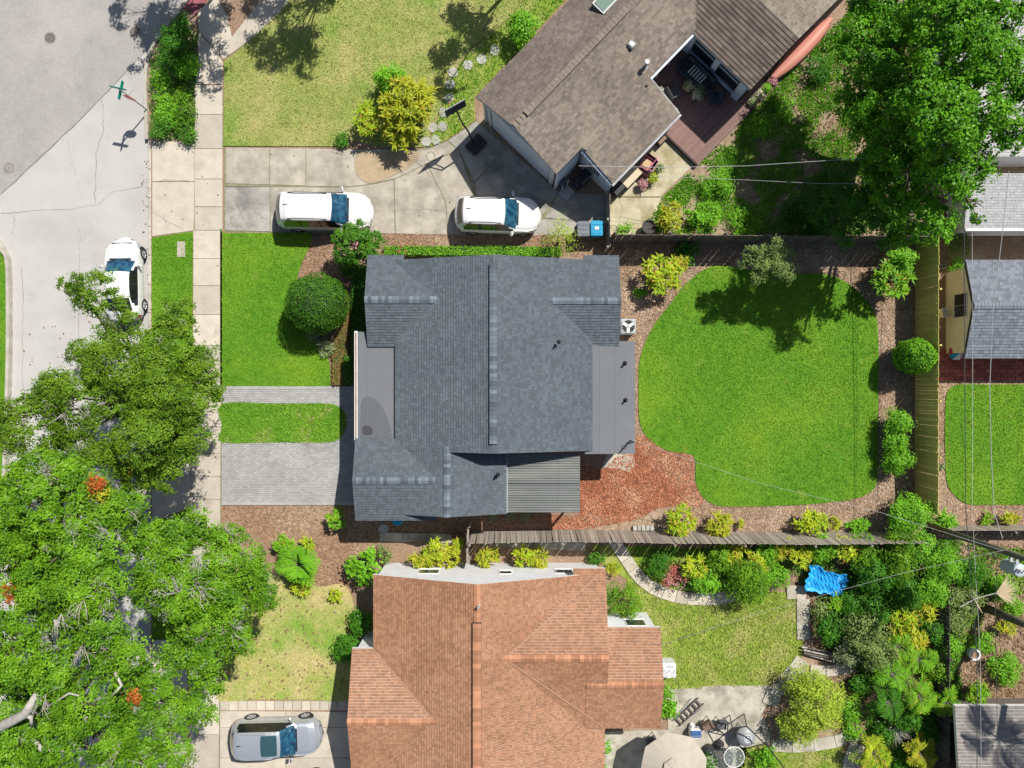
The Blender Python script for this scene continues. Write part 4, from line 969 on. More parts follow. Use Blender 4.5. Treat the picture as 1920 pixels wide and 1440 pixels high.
def bush(px_, py_, rp, h, label, m=None, n=None, L=.11, W=.06, cat='shrub', name='leafy_shrub', asp=1.0, rot=0, lob=5, clump=.2, dens=1600, flowers=None, nf=0):
    p = P(px_, py_, h * .6); t = thing(name, label, cat, (p.x, p.y, 0)); r = rp / 1333.3 * (H - h * .6)
    lobes = [(0, 0, h * .52, r * .72, r * .72 * asp, h * .46)]
    for i in range(lob):
        a = 6.283 * i / lob + rnd.uniform(-.4, .4); q = r * rnd.uniform(.4, .58); rr = r * rnd.uniform(.34, .5)
        x, y = q * math.cos(a), q * math.sin(a) * asp
        lobes.append((x, y, h * rnd.uniform(.38, .66), rr, rr, min(rr, h * .4)))
    if rot:
        c, s = math.cos(rot), math.sin(rot); lobes = [(x * c - y * s, x * s + y * c, *k) for x, y, *k in lobes]
    n = n or int(dens * max(r * r * asp, .12) * (1 + h * .25))
    leaves('leaves', t, lobes, n, m or L_box, L, W, clump=clump)
    if flowers: o_ = leaves('flowers', t, [(x, y, z, a * 1.05, b * 1.05, c * 1.08) for x, y, z, a, b, c in lobes], nf, flowers, .08, .06, clump=.12, low=.2, shell=(.95, 1.1), per=8); o_['kind'] = 'stuff'
    stems('stems', t, (0, 0, 0), [(l[0], l[1], l[2]) for l in lobes], .03, .012, m_bark, .1)
    return t
def clipped(px_, py_, rp, h, label, m=None, asp=1.0, n=7000, cat='shrub', name='clipped_shrub', trunk=0.0, L=.075, W=.045):
    "trimmed ball: dense twiggy core with a tight leaf skin"
    p = P(px_, py_, h * .6); t = thing(name, label, cat, (p.x, p.y, 0)); r = rp / 1333.3 * (H - h * .6)
    hz = (h - trunk) / 2; z = trunk + hz
    d = unit(rng.normal(size=(n, 3))); d = d[d[:, 2] > -.7]
    rad = np.array([r, r * asp, hz]); und = 1 + .06 * np.sin(d[:, 0] * 7 + 1)[:, None] * np.cos(d[:, 1] * 6 + d[:, 2] * 5)[:, None]
    dd = np.sign(d) * np.abs(d) ** .85; dd = dd / np.maximum(np.linalg.norm(dd, axis=1, keepdims=True), .9)
    Cn = dd * rad * und * rng.uniform(.92, 1.045, len(d))[:, None] + np.array([0, 0, z])
    Cn[:, 2] = np.maximum(Cn[:, 2], .03)
    addobj('leaves', quadmesh('leaves', leafquads(Cn, d + rng.normal(size=d.shape) * .5, L, W)), m or L_box, t)
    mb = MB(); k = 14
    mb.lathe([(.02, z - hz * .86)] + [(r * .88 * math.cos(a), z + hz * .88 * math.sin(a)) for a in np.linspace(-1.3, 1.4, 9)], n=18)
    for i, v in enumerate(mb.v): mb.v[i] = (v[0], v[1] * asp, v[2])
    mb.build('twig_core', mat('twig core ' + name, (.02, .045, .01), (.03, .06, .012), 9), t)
    stems('stems', t, (0, 0, 0), [(0, 0, z), (.1, .05, z), (-.08, .06, z)], .05, .03, m_bark, .05)
    return t
def palm(px_, py_, rp, h, label, m=None, nf=16, cat='palm', name='palm', trunk=.25, lw=.04, up=(.15, 1.2)):
    p = P(px_, py_, h); t = thing(name, label, cat, (p.x, p.y, 0)); r = rp / 1333.3 * (H - h)
    cen = []; az = []; el = []; LL = []; mb = MB(); ks = np.linspace(.15, 1, 13)
    for i in range(nf):
        a = 6.283 * i / nf + rnd.uniform(-.2, .2); e = rnd.uniform(*up); Lf = r * rnd.uniform(.85, 1.2) / max(.6, math.cos(e * .6)); dr = .55
        pt_ = lambda k: (Lf * k * math.cos(e) * math.cos(a), Lf * k * math.cos(e) * math.sin(a), max(.03, h * .8 + Lf * (k * math.sin(e) - dr * k * k)))
        mb.tube([pt_(k) for k in (0, .3, .6, .85, 1)], [.02, .016, .012, .008, .004], 4)
        for k in ks:
            for s in (-1, 1):
                cen.append(pt_(k)); az.append(a + s * rnd.uniform(.75, 1.05)); el.append(rnd.uniform(.0, .45)); LL.append(Lf * .36 * (math.sin(math.pi * min(1, k * .9 + .08)) * .8 + .25))
    n = len(cen); V, F = bladequads(np.array(cen), np.array(az), np.array(el), np.array(LL), np.full(n, lw), np.full(n, .25))
    V[:, 2] = np.maximum(V[:, 2], .02)
    addobj('leaves', quadmesh('leaves', V, F), m or L_frond, t)
    mb.build('frond_stalks', m_pole, t)
    MB().tube([(0, 0, 0), (0, 0, h * .5), (0, 0, h * .82)], [trunk * .5, trunk * .4, trunk * .3], 8).build('trunk', m_bark, t)
    return t
def tree(name, label, base, lobes, n, m, fork=.35, r0=.22, L=.13, W=.075, bark=None, twigs=0, moss=0, red=(), clump=.34, cat='tree', bare=None, per=26, low=-.25, flat=.6, rf=1.0, dome=1.0):
    """lobes given as (px,py,z,r_m[,rz]); each crown lobe hangs on its own limb"""
    bx, by = P2(*base); t = thing(name, label, cat, (bx, by, 0)); bark = bark or m_bark
    lb = []
    for q in lobes:
        p = P(q[0], q[1], q[2]); rz = q[4] if len(q) > 4 else q[3] * .6
        big = q[3] > .7; f = rnd.uniform(.6, .95) * rf if big else 1.0; rz *= dome
        lb.append((p.x - bx, p.y - by, q[2] - rz * .5 + (rnd.uniform(-.9, .6) if big else 0), q[3] * f, q[3] * f * rnd.uniform(.85, 1.15), rz * rnd.uniform(.85, 1.2)))
    zc = min(l[2] for l in lb); fk = Vector((np.mean([l[0] for l in lb]) * .35, np.mean([l[1] for l in lb]) * .35, zc * .55))
    MB().tube([(0, 0, 0), (0, 0, .25), fk * .55 + Vector((0, 0, fk.z * .1)), fk], [r0 * 1.5, r0 * 1.1, r0 * .95, r0 * .85], 10).build('trunk', bark, t, smooth=True)
    mb = MB()
    for l in lb:
        c = Vector(l[:3]); m1 = fk.lerp(c, .45) + Vector((rnd.uniform(-.3, .3), rnd.uniform(-.3, .3), .35))
        mb.tube([fk - Vector((0, 0, .1)), m1, c], [r0 * .5, r0 * .3, r0 * .14], 6)
        for k in range(7):
            a = rnd.uniform(0, 6.283); e = rnd.uniform(-.1, 1.2); q = Vector((math.cos(a) * math.cos(e) * l[3], math.sin(a) * math.cos(e) * l[4], math.sin(e) * l[5])) * rnd.uniform(.7, .95)
            s_ = m1.lerp(c, rnd.uniform(.4, 1)); mb.tube([s_, s_.lerp(c + q, .55) + Vector((0, 0, .08)), c + q], [r0 * .13, r0 * .08, r0 * .03], 4)
    mb.build('branches', bark, t)
    Cn, N = pads(lb, n, clump * 1.5)
    addobj('crown', quadmesh('crown', leafquads(Cn, N, L, W)), m, t)
    for i in range(twigs // 6):
        l = rnd.choice(lb); a = rnd.uniform(0, 6.283); e = rnd.uniform(.35, 1.3); mb = MB()
        q = Vector((l[0] + math.cos(a) * math.cos(e) * l[3], l[1] + math.sin(a) * math.cos(e) * l[4], l[2] + math.sin(e) * l[5]))
        s_ = q + Vector((rnd.uniform(-.3, .3), rnd.uniform(-.3, .3), -.3)); g = rnd.uniform(0, 6.283)
        for j in range(rnd.randint(6, 12)):
            an = g + rnd.gauss(0, .7); ln = rnd.uniform(.35, .95); e2 = s_ + Vector((math.cos(an) * ln, math.sin(an) * ln, rnd.uniform(.3, .6)))
            md_ = s_.lerp(e2, .5) + Vector((rnd.uniform(-.12, .12), rnd.uniform(-.12, .12), .06)); mb.tube([s_, md_, e2], [.016, .012, .004], 4)
            for _ in range(2):
                b0 = md_.lerp(e2, rnd.uniform(0, .7)); mb.tube([b0, b0 + Vector((rnd.uniform(-.22, .22), rnd.uniform(-.22, .22), rnd.uniform(0, .1)))], [.008, .003], 3)
        mb.build('dead_twig', m_palebark, t)
    if moss: leaves('hanging_moss', t, [(l[0], l[1], l[2], l[3] * .95, l[4] * .95, l[5] * .98) for l in lb], moss, L_moss, .11, .02, clump=.2, per=24, low=.1)
    for (rx, ry, rz, rr, nn, mm_) in red:
        p = P(rx, ry, rz); leaves('turning_leaves', t, [(p.x - bx, p.y - by, rz, rr, rr, rr * .5)], nn, mm_, .11, .07, clump=.2)
    return t

# street oak over the white sedan
tree('street_oak', 'mid green street oak spreading over the white sedan and the kerb', (338, 742),
     [(160, 545, 6.6, .95), (205, 585, 7.0, 1.0), (140, 530, 6.2, .5), (185, 640, 6.5, .9), (150, 660, 6.2, .5), (325, 590, 5.6, .85), (330, 630, 5.8, 1.0), (240, 640, 7.2, 1.1), (285, 670, 7.0, 1.15), (345, 690, 6.2, 1.15), (380, 725, 5.8, .8),
      (225, 700, 7.8, 1.25), (165, 715, 7.0, .9), (290, 740, 7.8, 1.3), (220, 770, 7.8, 1.25), (345, 760, 6.6, 1.15), (160, 795, 7.0, .9), (270, 815, 7.4, 1.3), (345, 815, 6.3, .95), (210, 850, 6.8, .9), (310, 855, 6.4, .95), (245, 890, 6.4, 1.0), (300, 885, 6.0, .7), (220, 925, 6.0, .6),
      (60, 745, 7.2, .9), (20, 775, 7.2, 1.0), (100, 725, 6.8, .6), (80, 790, 7.0, .8), (30, 815, 7.0, .8), (85, 850, 6.2, .6), (95, 735, 6.8, .6), (135, 745, 7.0, .75), (125, 800, 6.8, .7), (160, 850, 6.6, .7), (190, 680, 7.0, .9), (255, 735, 7.6, 1.0), (185, 750, 7.4, .95)],
     95000, L_oakd, r0=.2, L=.115, W=.06, twigs=55, moss=1500, clump=.30, red=[(240, 878, 6.2, .2, 90, L_red)])
# the big oaks at lower left
tree('spreading_oak', 'large bright green oak at the left edge below the street oak', (150, 1060),
     [(40, 905, 9.2, 1.4), (95, 900, 9.0, 1.2), (150, 930, 8.6, 1.2), (60, 960, 9.6, 1.5), (130, 985, 9.6, 1.5), (200, 975, 8.6, 1.3), (235, 950, 7.8, .8), (30, 1020, 9.6, 1.5), (100, 1045, 10, 1.5), (180, 1040, 9.6, 1.5), (240, 1020, 8.4, 1.1), (60, 1100, 9.6, 1.4), (140, 1110, 9.8, 1.5), (20, 1075, 9, 1.0), (210, 1090, 9.2, 1.2), (10, 960, 9, 1.2), (-25, 920, 9, 1.2), (-20, 1040, 9.4, 1.3), (-20, 1110, 9.2, 1.3), (-15, 990, 9.4, 1.2)],
     72000, L_oak, r0=.36, L=.12, W=.068, twigs=70, moss=2200, clump=.30, rf=.80, dome=1.25, red=[(178, 902, 9.0, .30, 260, L_red), (185, 920, 8.8, .36, 260, L_gold), (22, 1108, 9.4, .36, 240, L_red)], low=-.15)
tree('shade_oak', 'large green oak beside the sidewalk reaching toward the mulch bed', (330, 1095),
     [(310, 1010, 7.6, 1.3), (365, 1000, 6.8, 1.1), (420, 1015, 6.2, 1.0), (455, 1040, 5.8, .8), (290, 1070, 8.4, 1.4), (350, 1060, 8.2, 1.4), (410, 1070, 7.4, 1.3), (460, 1090, 6.2, .9), (490, 1120, 5.4, .55), (320, 1120, 8.8, 1.4), (385, 1125, 8.4, 1.4), (440, 1140, 7.0, 1.0), (270, 1130, 8.6, 1.2), (340, 1180, 8.6, 1.3), (405, 1185, 7.8, 1.2), (430, 1215, 7.0, .8), (370, 1240, 8.0, 1.2), (315, 1240, 8.4, 1.2), (390, 1280, 7.4, .8), (500, 1085, 5.2, .4)],
     60000, L_oak, r0=.34, L=.12, W=.068, twigs=95, moss=2600, clump=.30, rf=.80, dome=1.25, low=-.15)
tree('corner_oak', 'large oak with thick pale limbs filling the lower left corner', (120, 1330),
     [(40, 1180, 9.6, 1.4), (110, 1190, 9.6, 1.4), (180, 1180, 9.4, 1.3), (30, 1250, 10, 1.4), (95, 1260, 10, 1.4), (170, 1260, 9.6, 1.4), (235, 1230, 9.0, 1.3), (270, 1290, 8.8, 1.2), (150, 1330, 10, 1.4), (215, 1330, 9.4, 1.3), (20, 1400, 10, 1.4), (90, 1400, 10, 1.4), (160, 1410, 10, 1.4), (230, 1400, 9.4, 1.4), (290, 1370, 8.8, 1.2), (330, 1420, 8.4, 1.1), (290, 1430, 8.8, 1.1), (370, 1335, 7.6, .6), (330, 1320, 8, .9), (70, 1470, 10, 1.6), (200, 1480, 9.8, 1.6), (20, 1320, 9.0, 1.1), (-20, 1180, 9.4, 1.3), (-20, 1270, 9.6, 1.3), (-20, 1440, 9.6, 1.4), (60, 1330, 9.0, 1.2), (5, 1350, 8.6, 1.0), (130, 1150, 9.2, 1.2), (60, 1150, 9.2, 1.1)],
     78000, L_oak, r0=.36, L=.12, W=.068, twigs=90, moss=3000, clump=.30, rf=.80, dome=1.25, red=[(250, 1304, 9.0, .24, 160, L_red), (230, 1250, 9.0, .2, 80, L_red)], low=-.15)
# thick bare limb of the corner oak
co = [o for o in bpy.data.objects if o.name.startswith('corner_oak')][0]
mb = MB(); l0 = Vector(co.location)
for path, r in (([(-30, 1390, 9.6), (10, 1358, 10.2), (48, 1338, 10.5), (68, 1302, 10.7)], [.22, .2, .17, .11]), ([(40, 1340, 10.4), (58, 1345, 10.5), (60, 1362, 10.3)], [.1, .08, .05]), ([(62, 1385, 10.2), (78, 1405, 10.3), (120, 1408, 10.2)], [.1, .09, .03]),
                ([(100, 1155, 9.8), (108, 1175, 10.3)], [.09, .05]), ([(215, 1260, 9.5), (228, 1285, 9.7), (205, 1310, 9.6)], [.07, .06, .03]), ([(90, 1325, 10.4), (130, 1300, 10.5), (150, 1305, 10.4)], [.05, .04, .02])):
    MB().tube([P(*q) - l0 for q in path], r, 8).build('bare_limb', m_palebark, co, smooth=True)
# the tall tree at upper right
tree('tall_tree', 'tall dense green tree filling the upper right corner', (1668, 250),
     [(1640, 60, 6.0, 1.4), (1700, 40, 7.0, 1.5), (1770, 40, 8.4, 1.6), (1840, 45, 8.6, 1.5), (1890, 80, 8.6, 1.3), (1620, 120, 5.8, 1.3), (1690, 120, 7.4, 1.5), (1770, 120, 8.8, 1.6), (1850, 110, 8.8, 1.5), (1605, 180, 5.4, 1.0), (1660, 190, 6.6, 1.4), (1730, 180, 8.2, 1.5), (1800, 170, 9, 1.5), (1630, 240, 5.6, 1.0), (1700, 250, 7.4, 1.4), (1775, 240, 9, 1.5), (1840, 215, 9, 1.3), (1890, 240, 8.6, 1.0), (1720, 310, 7.0, 1.3), (1790, 300, 8.8, 1.4), (1855, 290, 8.8, 1.1), (1680, 335, 5.6, .9), (1690, 385, 4.8, .9), (1750, 370, 7.2, 1.2), (1812, 345, 8.4, 1.0), (1780, 408, 7.8, .8), (1725, 425, 5.0, .8), (1700, -20, 7, 1.6), (1800, -20, 8.5, 1.7), (1900, -10, 8.6, 1.4), (1640, 0, 6, 1.2), (1905, 160, 8.6, .8), (1590, 70, 5.2, .7), (1640, 290, 5.0, .7), (1760, 440, 5.4, .5), (1830, 390, 7.8, .5)],
     92000, L_big, r0=.34, L=.135, W=.09, clump=.32, rf=.88, dome=1.2, twigs=14)
tree('understorey_tree', 'small dark green tree in the shade under the tall tree beside the dark fence', (1605, 385),
     [(1570, 340, 3.2, .9), (1610, 370, 3.6, 1.1), (1570, 400, 3.0, 1.0), (1640, 400, 3.4, 1.0), (1600, 420, 3.0, .8), (1655, 350, 4.0, .9), (1660, 430, 3.6, .7)], 11000, L_shade, r0=.1, L=.12, W=.06, clump=.26)
# clipped tree casting the big shadow on the back lawn
tree('small_tree', 'small grey green tree casting its shadow onto the top of the back lawn', (1432, 512),
     [(1445, 500, 3.3, .7, .7), (1420, 495, 3.2, .62, .55), (1470, 495, 3.2, .65, .55), (1445, 475, 3.5, .7, .6), (1425, 475, 3.2, .5), (1470, 475, 3.3, .5), (1440, 515, 2.9, .6), (1465, 515, 2.9, .5), (1460, 455, 3.5, .45), (1410, 480, 3, .4)], 6500, L_sage, r0=.07, L=.11, W=.05, clump=.24)
tree('crape_myrtle', 'crape myrtle with pale pink flowers beside the roof corner of the grey house', (672, 470),
     [(640, 445, 2.2, .5), (668, 440, 2.4, .6), (695, 445, 2.3, .5), (650, 470, 2.3, .55), (685, 470, 2.3, .55), (668, 458, 2.7, .6), (640, 482, 2.0, .35), (700, 485, 2.0, .35), (668, 488, 2.1, .4)], 9000, L_box, r0=.05, L=.13, W=.06, clump=.2, bark=m_bark,
     red=[(668, 458, 2.3, 1.1, 120, L_pink)])
# trees just outside the frame whose shadows fall into it
def offtree(name, label, base, x0, x1, y0, y1, z, n, k, r):
    return tree(name, label, base, [(x0 + (x1 - x0) * (i + .5) / k + rnd.uniform(-15, 15), rnd.uniform(y0, y1), z + rnd.uniform(-.5, .5), r * rnd.uniform(.7, 1.1)) for i in range(k)], n, L_oak, r0=.1)
offtree('corner_tree', 'tree beyond the top edge shading the road and the kerb corner', (434, -49), 225, 440, -300, -95, 6, 17000, 14, 1.0)
offtree('lawn_tree', 'tree beyond the top edge shading the sidewalk branch and the dry lawn', (650, -63), 515, 665, -290, -140, 6, 11000, 9, .75)
offtree('slender_tree', 'slender tree beyond the top edge shading the stepping stones', (964, -27), 915, 1015, -270, -75, 6, 8000, 8, .55)
bush(980, 52, 32, 1.6, 'glossy green shrub beside the upper edge of the brown roof', L_lime, L=.14, W=.08)

# round clipped shrub and the bed in front of the grey house
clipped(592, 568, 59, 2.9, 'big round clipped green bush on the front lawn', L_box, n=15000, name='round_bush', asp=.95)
spiky(598, 628, 24, .5, 'grey green strappy clump under the round bush', L_grey, 14, .38, .03, nb=18); spiky(613, 655, 15, .45, 'pale strappy clump at the foot of the bronze ground cover', L_grey, 8, .32, .03, nb=16)
def hedge(label, poly, h, m, n, name='hedge', cat='hedge', L=.09, W=.05, kind=None, jit=.05):
    a = np.array(poly); c = a.mean(0); t = thing(name, label, cat, (c[0], c[1], 0))
    X, Y = scatter(poly, n); k = len(X)
    Z = h * rng.uniform(.75, 1.05, k); N = np.c_[rng.normal(0, .5, k), rng.normal(0, .5, k), np.ones(k)]
    V = [leafquads(np.c_[X - c[0], Y - c[1], Z], N, L, W)]
    # the sides
    for i in range(len(poly)):
        A, B = np.array(poly[i]), np.array(poly[(i + 1) % len(poly)]); d = B - A; Ln = np.linalg.norm(d); q = int(Ln * h * n * .6)
        if q < 1: continue
        f = rng.uniform(0, 1, q)[:, None]; pp = A + d * f + rng.normal(0, jit, (q, 2)); nn = np.array([d[1], -d[0]]) / Ln
        V.append(leafquads(np.c_[pp - c, rng.uniform(.03, h, q)], np.c_[np.tile(nn, (q, 1)), np.full(q, .3)] + rng.normal(0, .4, (q, 3)), L, W))
    addobj('leaves', quadmesh('leaves', np.concatenate(V)), m, t)
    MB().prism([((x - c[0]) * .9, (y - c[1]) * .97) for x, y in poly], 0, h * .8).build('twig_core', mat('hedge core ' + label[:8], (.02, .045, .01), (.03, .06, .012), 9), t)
    return t
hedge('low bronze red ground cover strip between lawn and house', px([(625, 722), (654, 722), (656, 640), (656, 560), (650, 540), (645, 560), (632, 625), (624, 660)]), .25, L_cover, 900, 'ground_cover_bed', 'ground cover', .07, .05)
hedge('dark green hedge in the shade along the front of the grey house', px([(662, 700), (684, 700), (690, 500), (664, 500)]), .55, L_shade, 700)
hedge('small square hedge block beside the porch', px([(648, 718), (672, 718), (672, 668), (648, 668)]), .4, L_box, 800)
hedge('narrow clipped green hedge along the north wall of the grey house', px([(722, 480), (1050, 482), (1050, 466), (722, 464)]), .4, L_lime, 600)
bush(655, 505, 20, .6, 'dark shrub in the shade under the crape myrtle', L_shade)
bush(668, 690, 14, .5, 'small dark bush beside the porch gutter', L_shade)
spiky(752, 470, 14, .4, 'tiny pink tinged plant beside the crape myrtle on the mulch strip', L_coral, 5, .22, .04)
# yellow clump on the north lawn
spiky(760, 195, 60, 2.3, 'large golden yellow spiky clump on the north lawn', L_gold, 46, .55, .07, nb=20); spiky(690, 222, 34, 1.5, 'yellow green spiky clump left of the golden clump', L_yel, 16, .5, .06, nb=18)
bush(728, 148, 33, 2.2, 'round green leafy bush at the top of the golden clump', L_lime, L=.13, W=.08); spiky(748, 252, 40, 1.4, 'yellow spiky clump at the driveway edge, lowest of the lawn clumps', L_gold, 22, .5, .06, nb=18)
spiky(795, 180, 28, 1.7, 'golden spiky clump beside the stepping stones', L_gold, 14, .5, .06, nb=18); bush(640, 262, 16, .5, 'small ragged weed at the bottom edge of the north lawn', L_shade)
# bed at the street corner
for q in ((330, 70, 38, 1.0, 'dark green bed shrub at the top of the kerb corner bed', L_shade), (322, 110, 36, 1.0, 'shaded green shrub second from the top of the kerb corner bed', L_shade), (346, 125, 30, 1.1, 'bright leafy shrub on the sidewalk side of the kerb corner bed', L_lime), (305, 150, 26, .7, 'low green shrub at the kerb opposite the street sign', L_lime),
          (335, 180, 22, .5, 'sparse low shrub in the middle of the kerb corner bed', L_oak), (305, 200, 30, .6, 'green shrub growing around the foot of the street sign', L_lime), (345, 215, 24, .6, 'leafy shrub beside the sidewalk below the sparse middle', L_oak), (300, 242, 26, .7, 'dark leafy shrub overhanging the kerb at the bottom of the bed', L_box), (345, 250, 22, .6, 'dark leafy shrub at the lower sidewalk corner of the bed', L_box), (320, 230, 18, .5, 'small shrub between the two bottom shrubs of the kerb bed', L_lime), (340, 45, 22, .9, 'shrub at the very tip of the kerb corner bed', L_shade)):
    bush(q[0], q[1], q[2], q[3], q[4], q[5], L=.10, W=.06)
# around the north drive and patio
bush(1050, 447, 40, 1.8, 'airy yellow green shrub left of the grey wheelie bin', L_airy, L=.11, W=.035, dens=520, clump=.26)
spiky(1257, 405, 30, 1.2, 'yellow spiky clump above the dark fence beside the black pot', L_gold, 13, .5, .06); bush(1298, 412, 26, .8, 'broad leafed green plant right of the yellow clump above the dark fence', L_lime, L=.24, W=.12, dens=240)
bush(1172, 432, 12, .3, 'small green weed in the corner of the north patio', L_lime)
for q in ((1345, 345, 34, .7, 'low green bush at the lower left of the sandy yard'), (1330, 400, 30, .6, 'leafy patch of shrub near the dark fence in the sandy yard'), (1395, 420, 34, .6, 'bright shrub near the middle of the dark fence'), (1420, 240, 28, .5, 'low bush below the plant steps of the deck'), (1470, 200, 30, .5, 'bright low shrub below the salmon canoe'), (1535, 130, 32, .8, 'tall grassy shrub right of the canoe tip'), (1500, 385, 36, 1.1, 'shaded shrub left of the small dark tree'), (1530, 425, 30, 1.0, 'dark shrub at the fence under the tall tree')):
    bush(*q, L_lime if q[0] < 1500 else L_shade, L=.11, W=.05)
spiky(1720, 30, 24, .8, 'hidden spiky plant', L_frond) if False else None
# back yard beds
spiky(1240, 512, 44, 1.6, 'yellow green spiky shrub at the upper left of the back lawn', L_yel, 26, .5, .07, nb=18); spiky(1275, 495, 16, 1.0, 'small yellow plant on the right flank of the spiky shrub', L_gold, 6, .4, .05)
bush(1290, 470, 22, .7, 'dark leafy plant in the shade of the dark fence', L_shade, L=.16, W=.08); bush(1200, 545, 14, .4, 'small lime plant on the mulch left of the back lawn', L_lime)
spiky(1672, 520, 44, 1.9, 'green and yellow leafy clump in the corner by the yellow fence', L_frond, 26, .5, .085, nb=16); bush(1690, 490, 30, 2.2, 'bright green shrub behind the corner clump by the yellow fence', L_lime, L=.16, W=.07)
clipped(1719, 668, 33, 2.5, 'clipped bright green ball against the yellow fence', L_lime, n=5000, L=.11, W=.05)
bush(1684, 794, 25, 1.7, 'uppermost of three lime shrubs beside the yellow fence', L_lime, n=2600, L=.1); bush(1680, 828, 23, 1.5, 'middle of three lime shrubs beside the yellow fence', L_lime, n=2400, L=.1); bush(1686, 866, 25, 1.6, 'lowest of three lime shrubs beside the yellow fence', L_lime, n=2600, L=.1)
bush(1704, 966, 44, 2.3, 'large rounded green shrub at the foot of the yellow fence', L_lime, n=7000, L=.11, W=.05, asp=.85)
bush(1690, 1015, 30, 2.4, 'leafy shrub below the large rounded shrub at the fence corner', L_oak, L=.12, W=.06)
spiky(1276, 975, 34, 1.3, 'round yellow green spiky clump near the stacked blocks', L_yel, 18, .45, .06, nb=20); spiky(1350, 988, 30, 1.1, 'yellow spiky clump second along the grey fence', L_gold, 14, .42, .06, nb=18); spiky(1393, 984, 9, .5, 'tiny yellow clump beside the second spiky clump', L_gold, 3, .3, .05)
spiky(1522, 980, 38, 1.2, 'wide yellow green spiky clump in the middle of the grey fence', L_yel, 20, .45, .06, nb=18, el=.7); spiky(1562, 980, 16, .8, 'small golden clump right of the wide fence clump', L_gold, 6, .35, .05)
spiky(1610, 985, 28, .6, 'low lime clump near the right end of the grey fence', L_lime, 12, .35, .06, el=.5)
spiky(628, 972, 24, 1.0, 'small green clump beside the paver driveway corner', L_frond, 8, .4, .09)
palm(560, 1060, 46, 1.1, 'dark green sago palm on the mulch by the oak', L_lime, 19, lw=.055, up=(.2, 1.35)); spiky(575, 1020, 14, .8, 'yellow green sprout behind the sago palm', L_yel, 5, .35, .06); spiky(532, 1022, 22, .9, 'leafy green clump between the oak and the sago palm', L_frond, 8, .4, .08)
spiky(568, 1100, 22, .6, 'yellow green clump below the sago palm', L_yel, 9, .4, .05); spiky(631, 1115, 15, .5, 'small lime clump on the dry front bed', L_yel, 6, .3, .05)
bush(684, 1062, 40, 1.7, 'broad leafed lime shrub at the corner of the orange house', L_lime, L=.2, W=.14, dens=420, clump=.25); bush(720, 1040, 16, .9, 'twiggy shrub between the lime shrub and the white wall', L_sage)
bush(650, 1220, 30, 1.0, 'dark palm like shrub in the shade left of the orange roof', L_shade, L=.2, W=.06); bush(676, 1170, 24, 1.2, 'dark shrub under the step of the orange roof', L_shade, L=.16, W=.09)
for k, q in enumerate(((790, 1046, 30, 1.5, 'yellow green clump at the left of the white wall row'), (818, 1032, 26, 1.5, 'yellow clump rising behind the left white wall clump'), (842, 1050, 26, 1.4, 'yellow green clump right of the leftmost pair by the white wall'), (855, 1022, 12, .9, 'small green clump next to the short weathered fence'), (917, 1045, 24, 1.4, 'lone yellow clump by the white wall right of the short fence'), (985, 1042, 24, 1.4, 'yellow green clump at the white wall under the middle window'), (1012, 1048, 24, 1.3, 'yellow clump right of the middle window by the white wall'))):
    spiky(*q, L_yel if k % 2 else L_gold, 10, .42, .06, nb=17)
spiky(948, 1012, 10, .4, 'small sprout in the shade at the fence walk', L_frond, 4, .28, .05); bush(1118, 1048, 18, .7, 'small green shrub at the right end of the white wall', L_box)
spiky(1152, 1070, 18, .6, 'yellow grassy clump beside the start of the garden path', L_gold, 6, .35, .04)
bush(1168, 1125, 44, 1.6, 'bushy green shrub right of the orange roof', L_oak, L=.18, W=.04, dens=900); bush(1110, 1400, 34, 1.0, 'bright green shrub tucked below the orange roof edge', L_lime, L=.12, W=.07); bush(1108, 1440, 30, .9, 'green shrub at the bottom edge below the orange roof', L_lime)
bush(1255, 1330, 18, .8, 'leafy plant beside the house wall below the second air conditioner', L_lime, L=.16, W=.09); bush(1252, 1298, 12, .5, 'small weed right below the second air conditioner', L_lime)
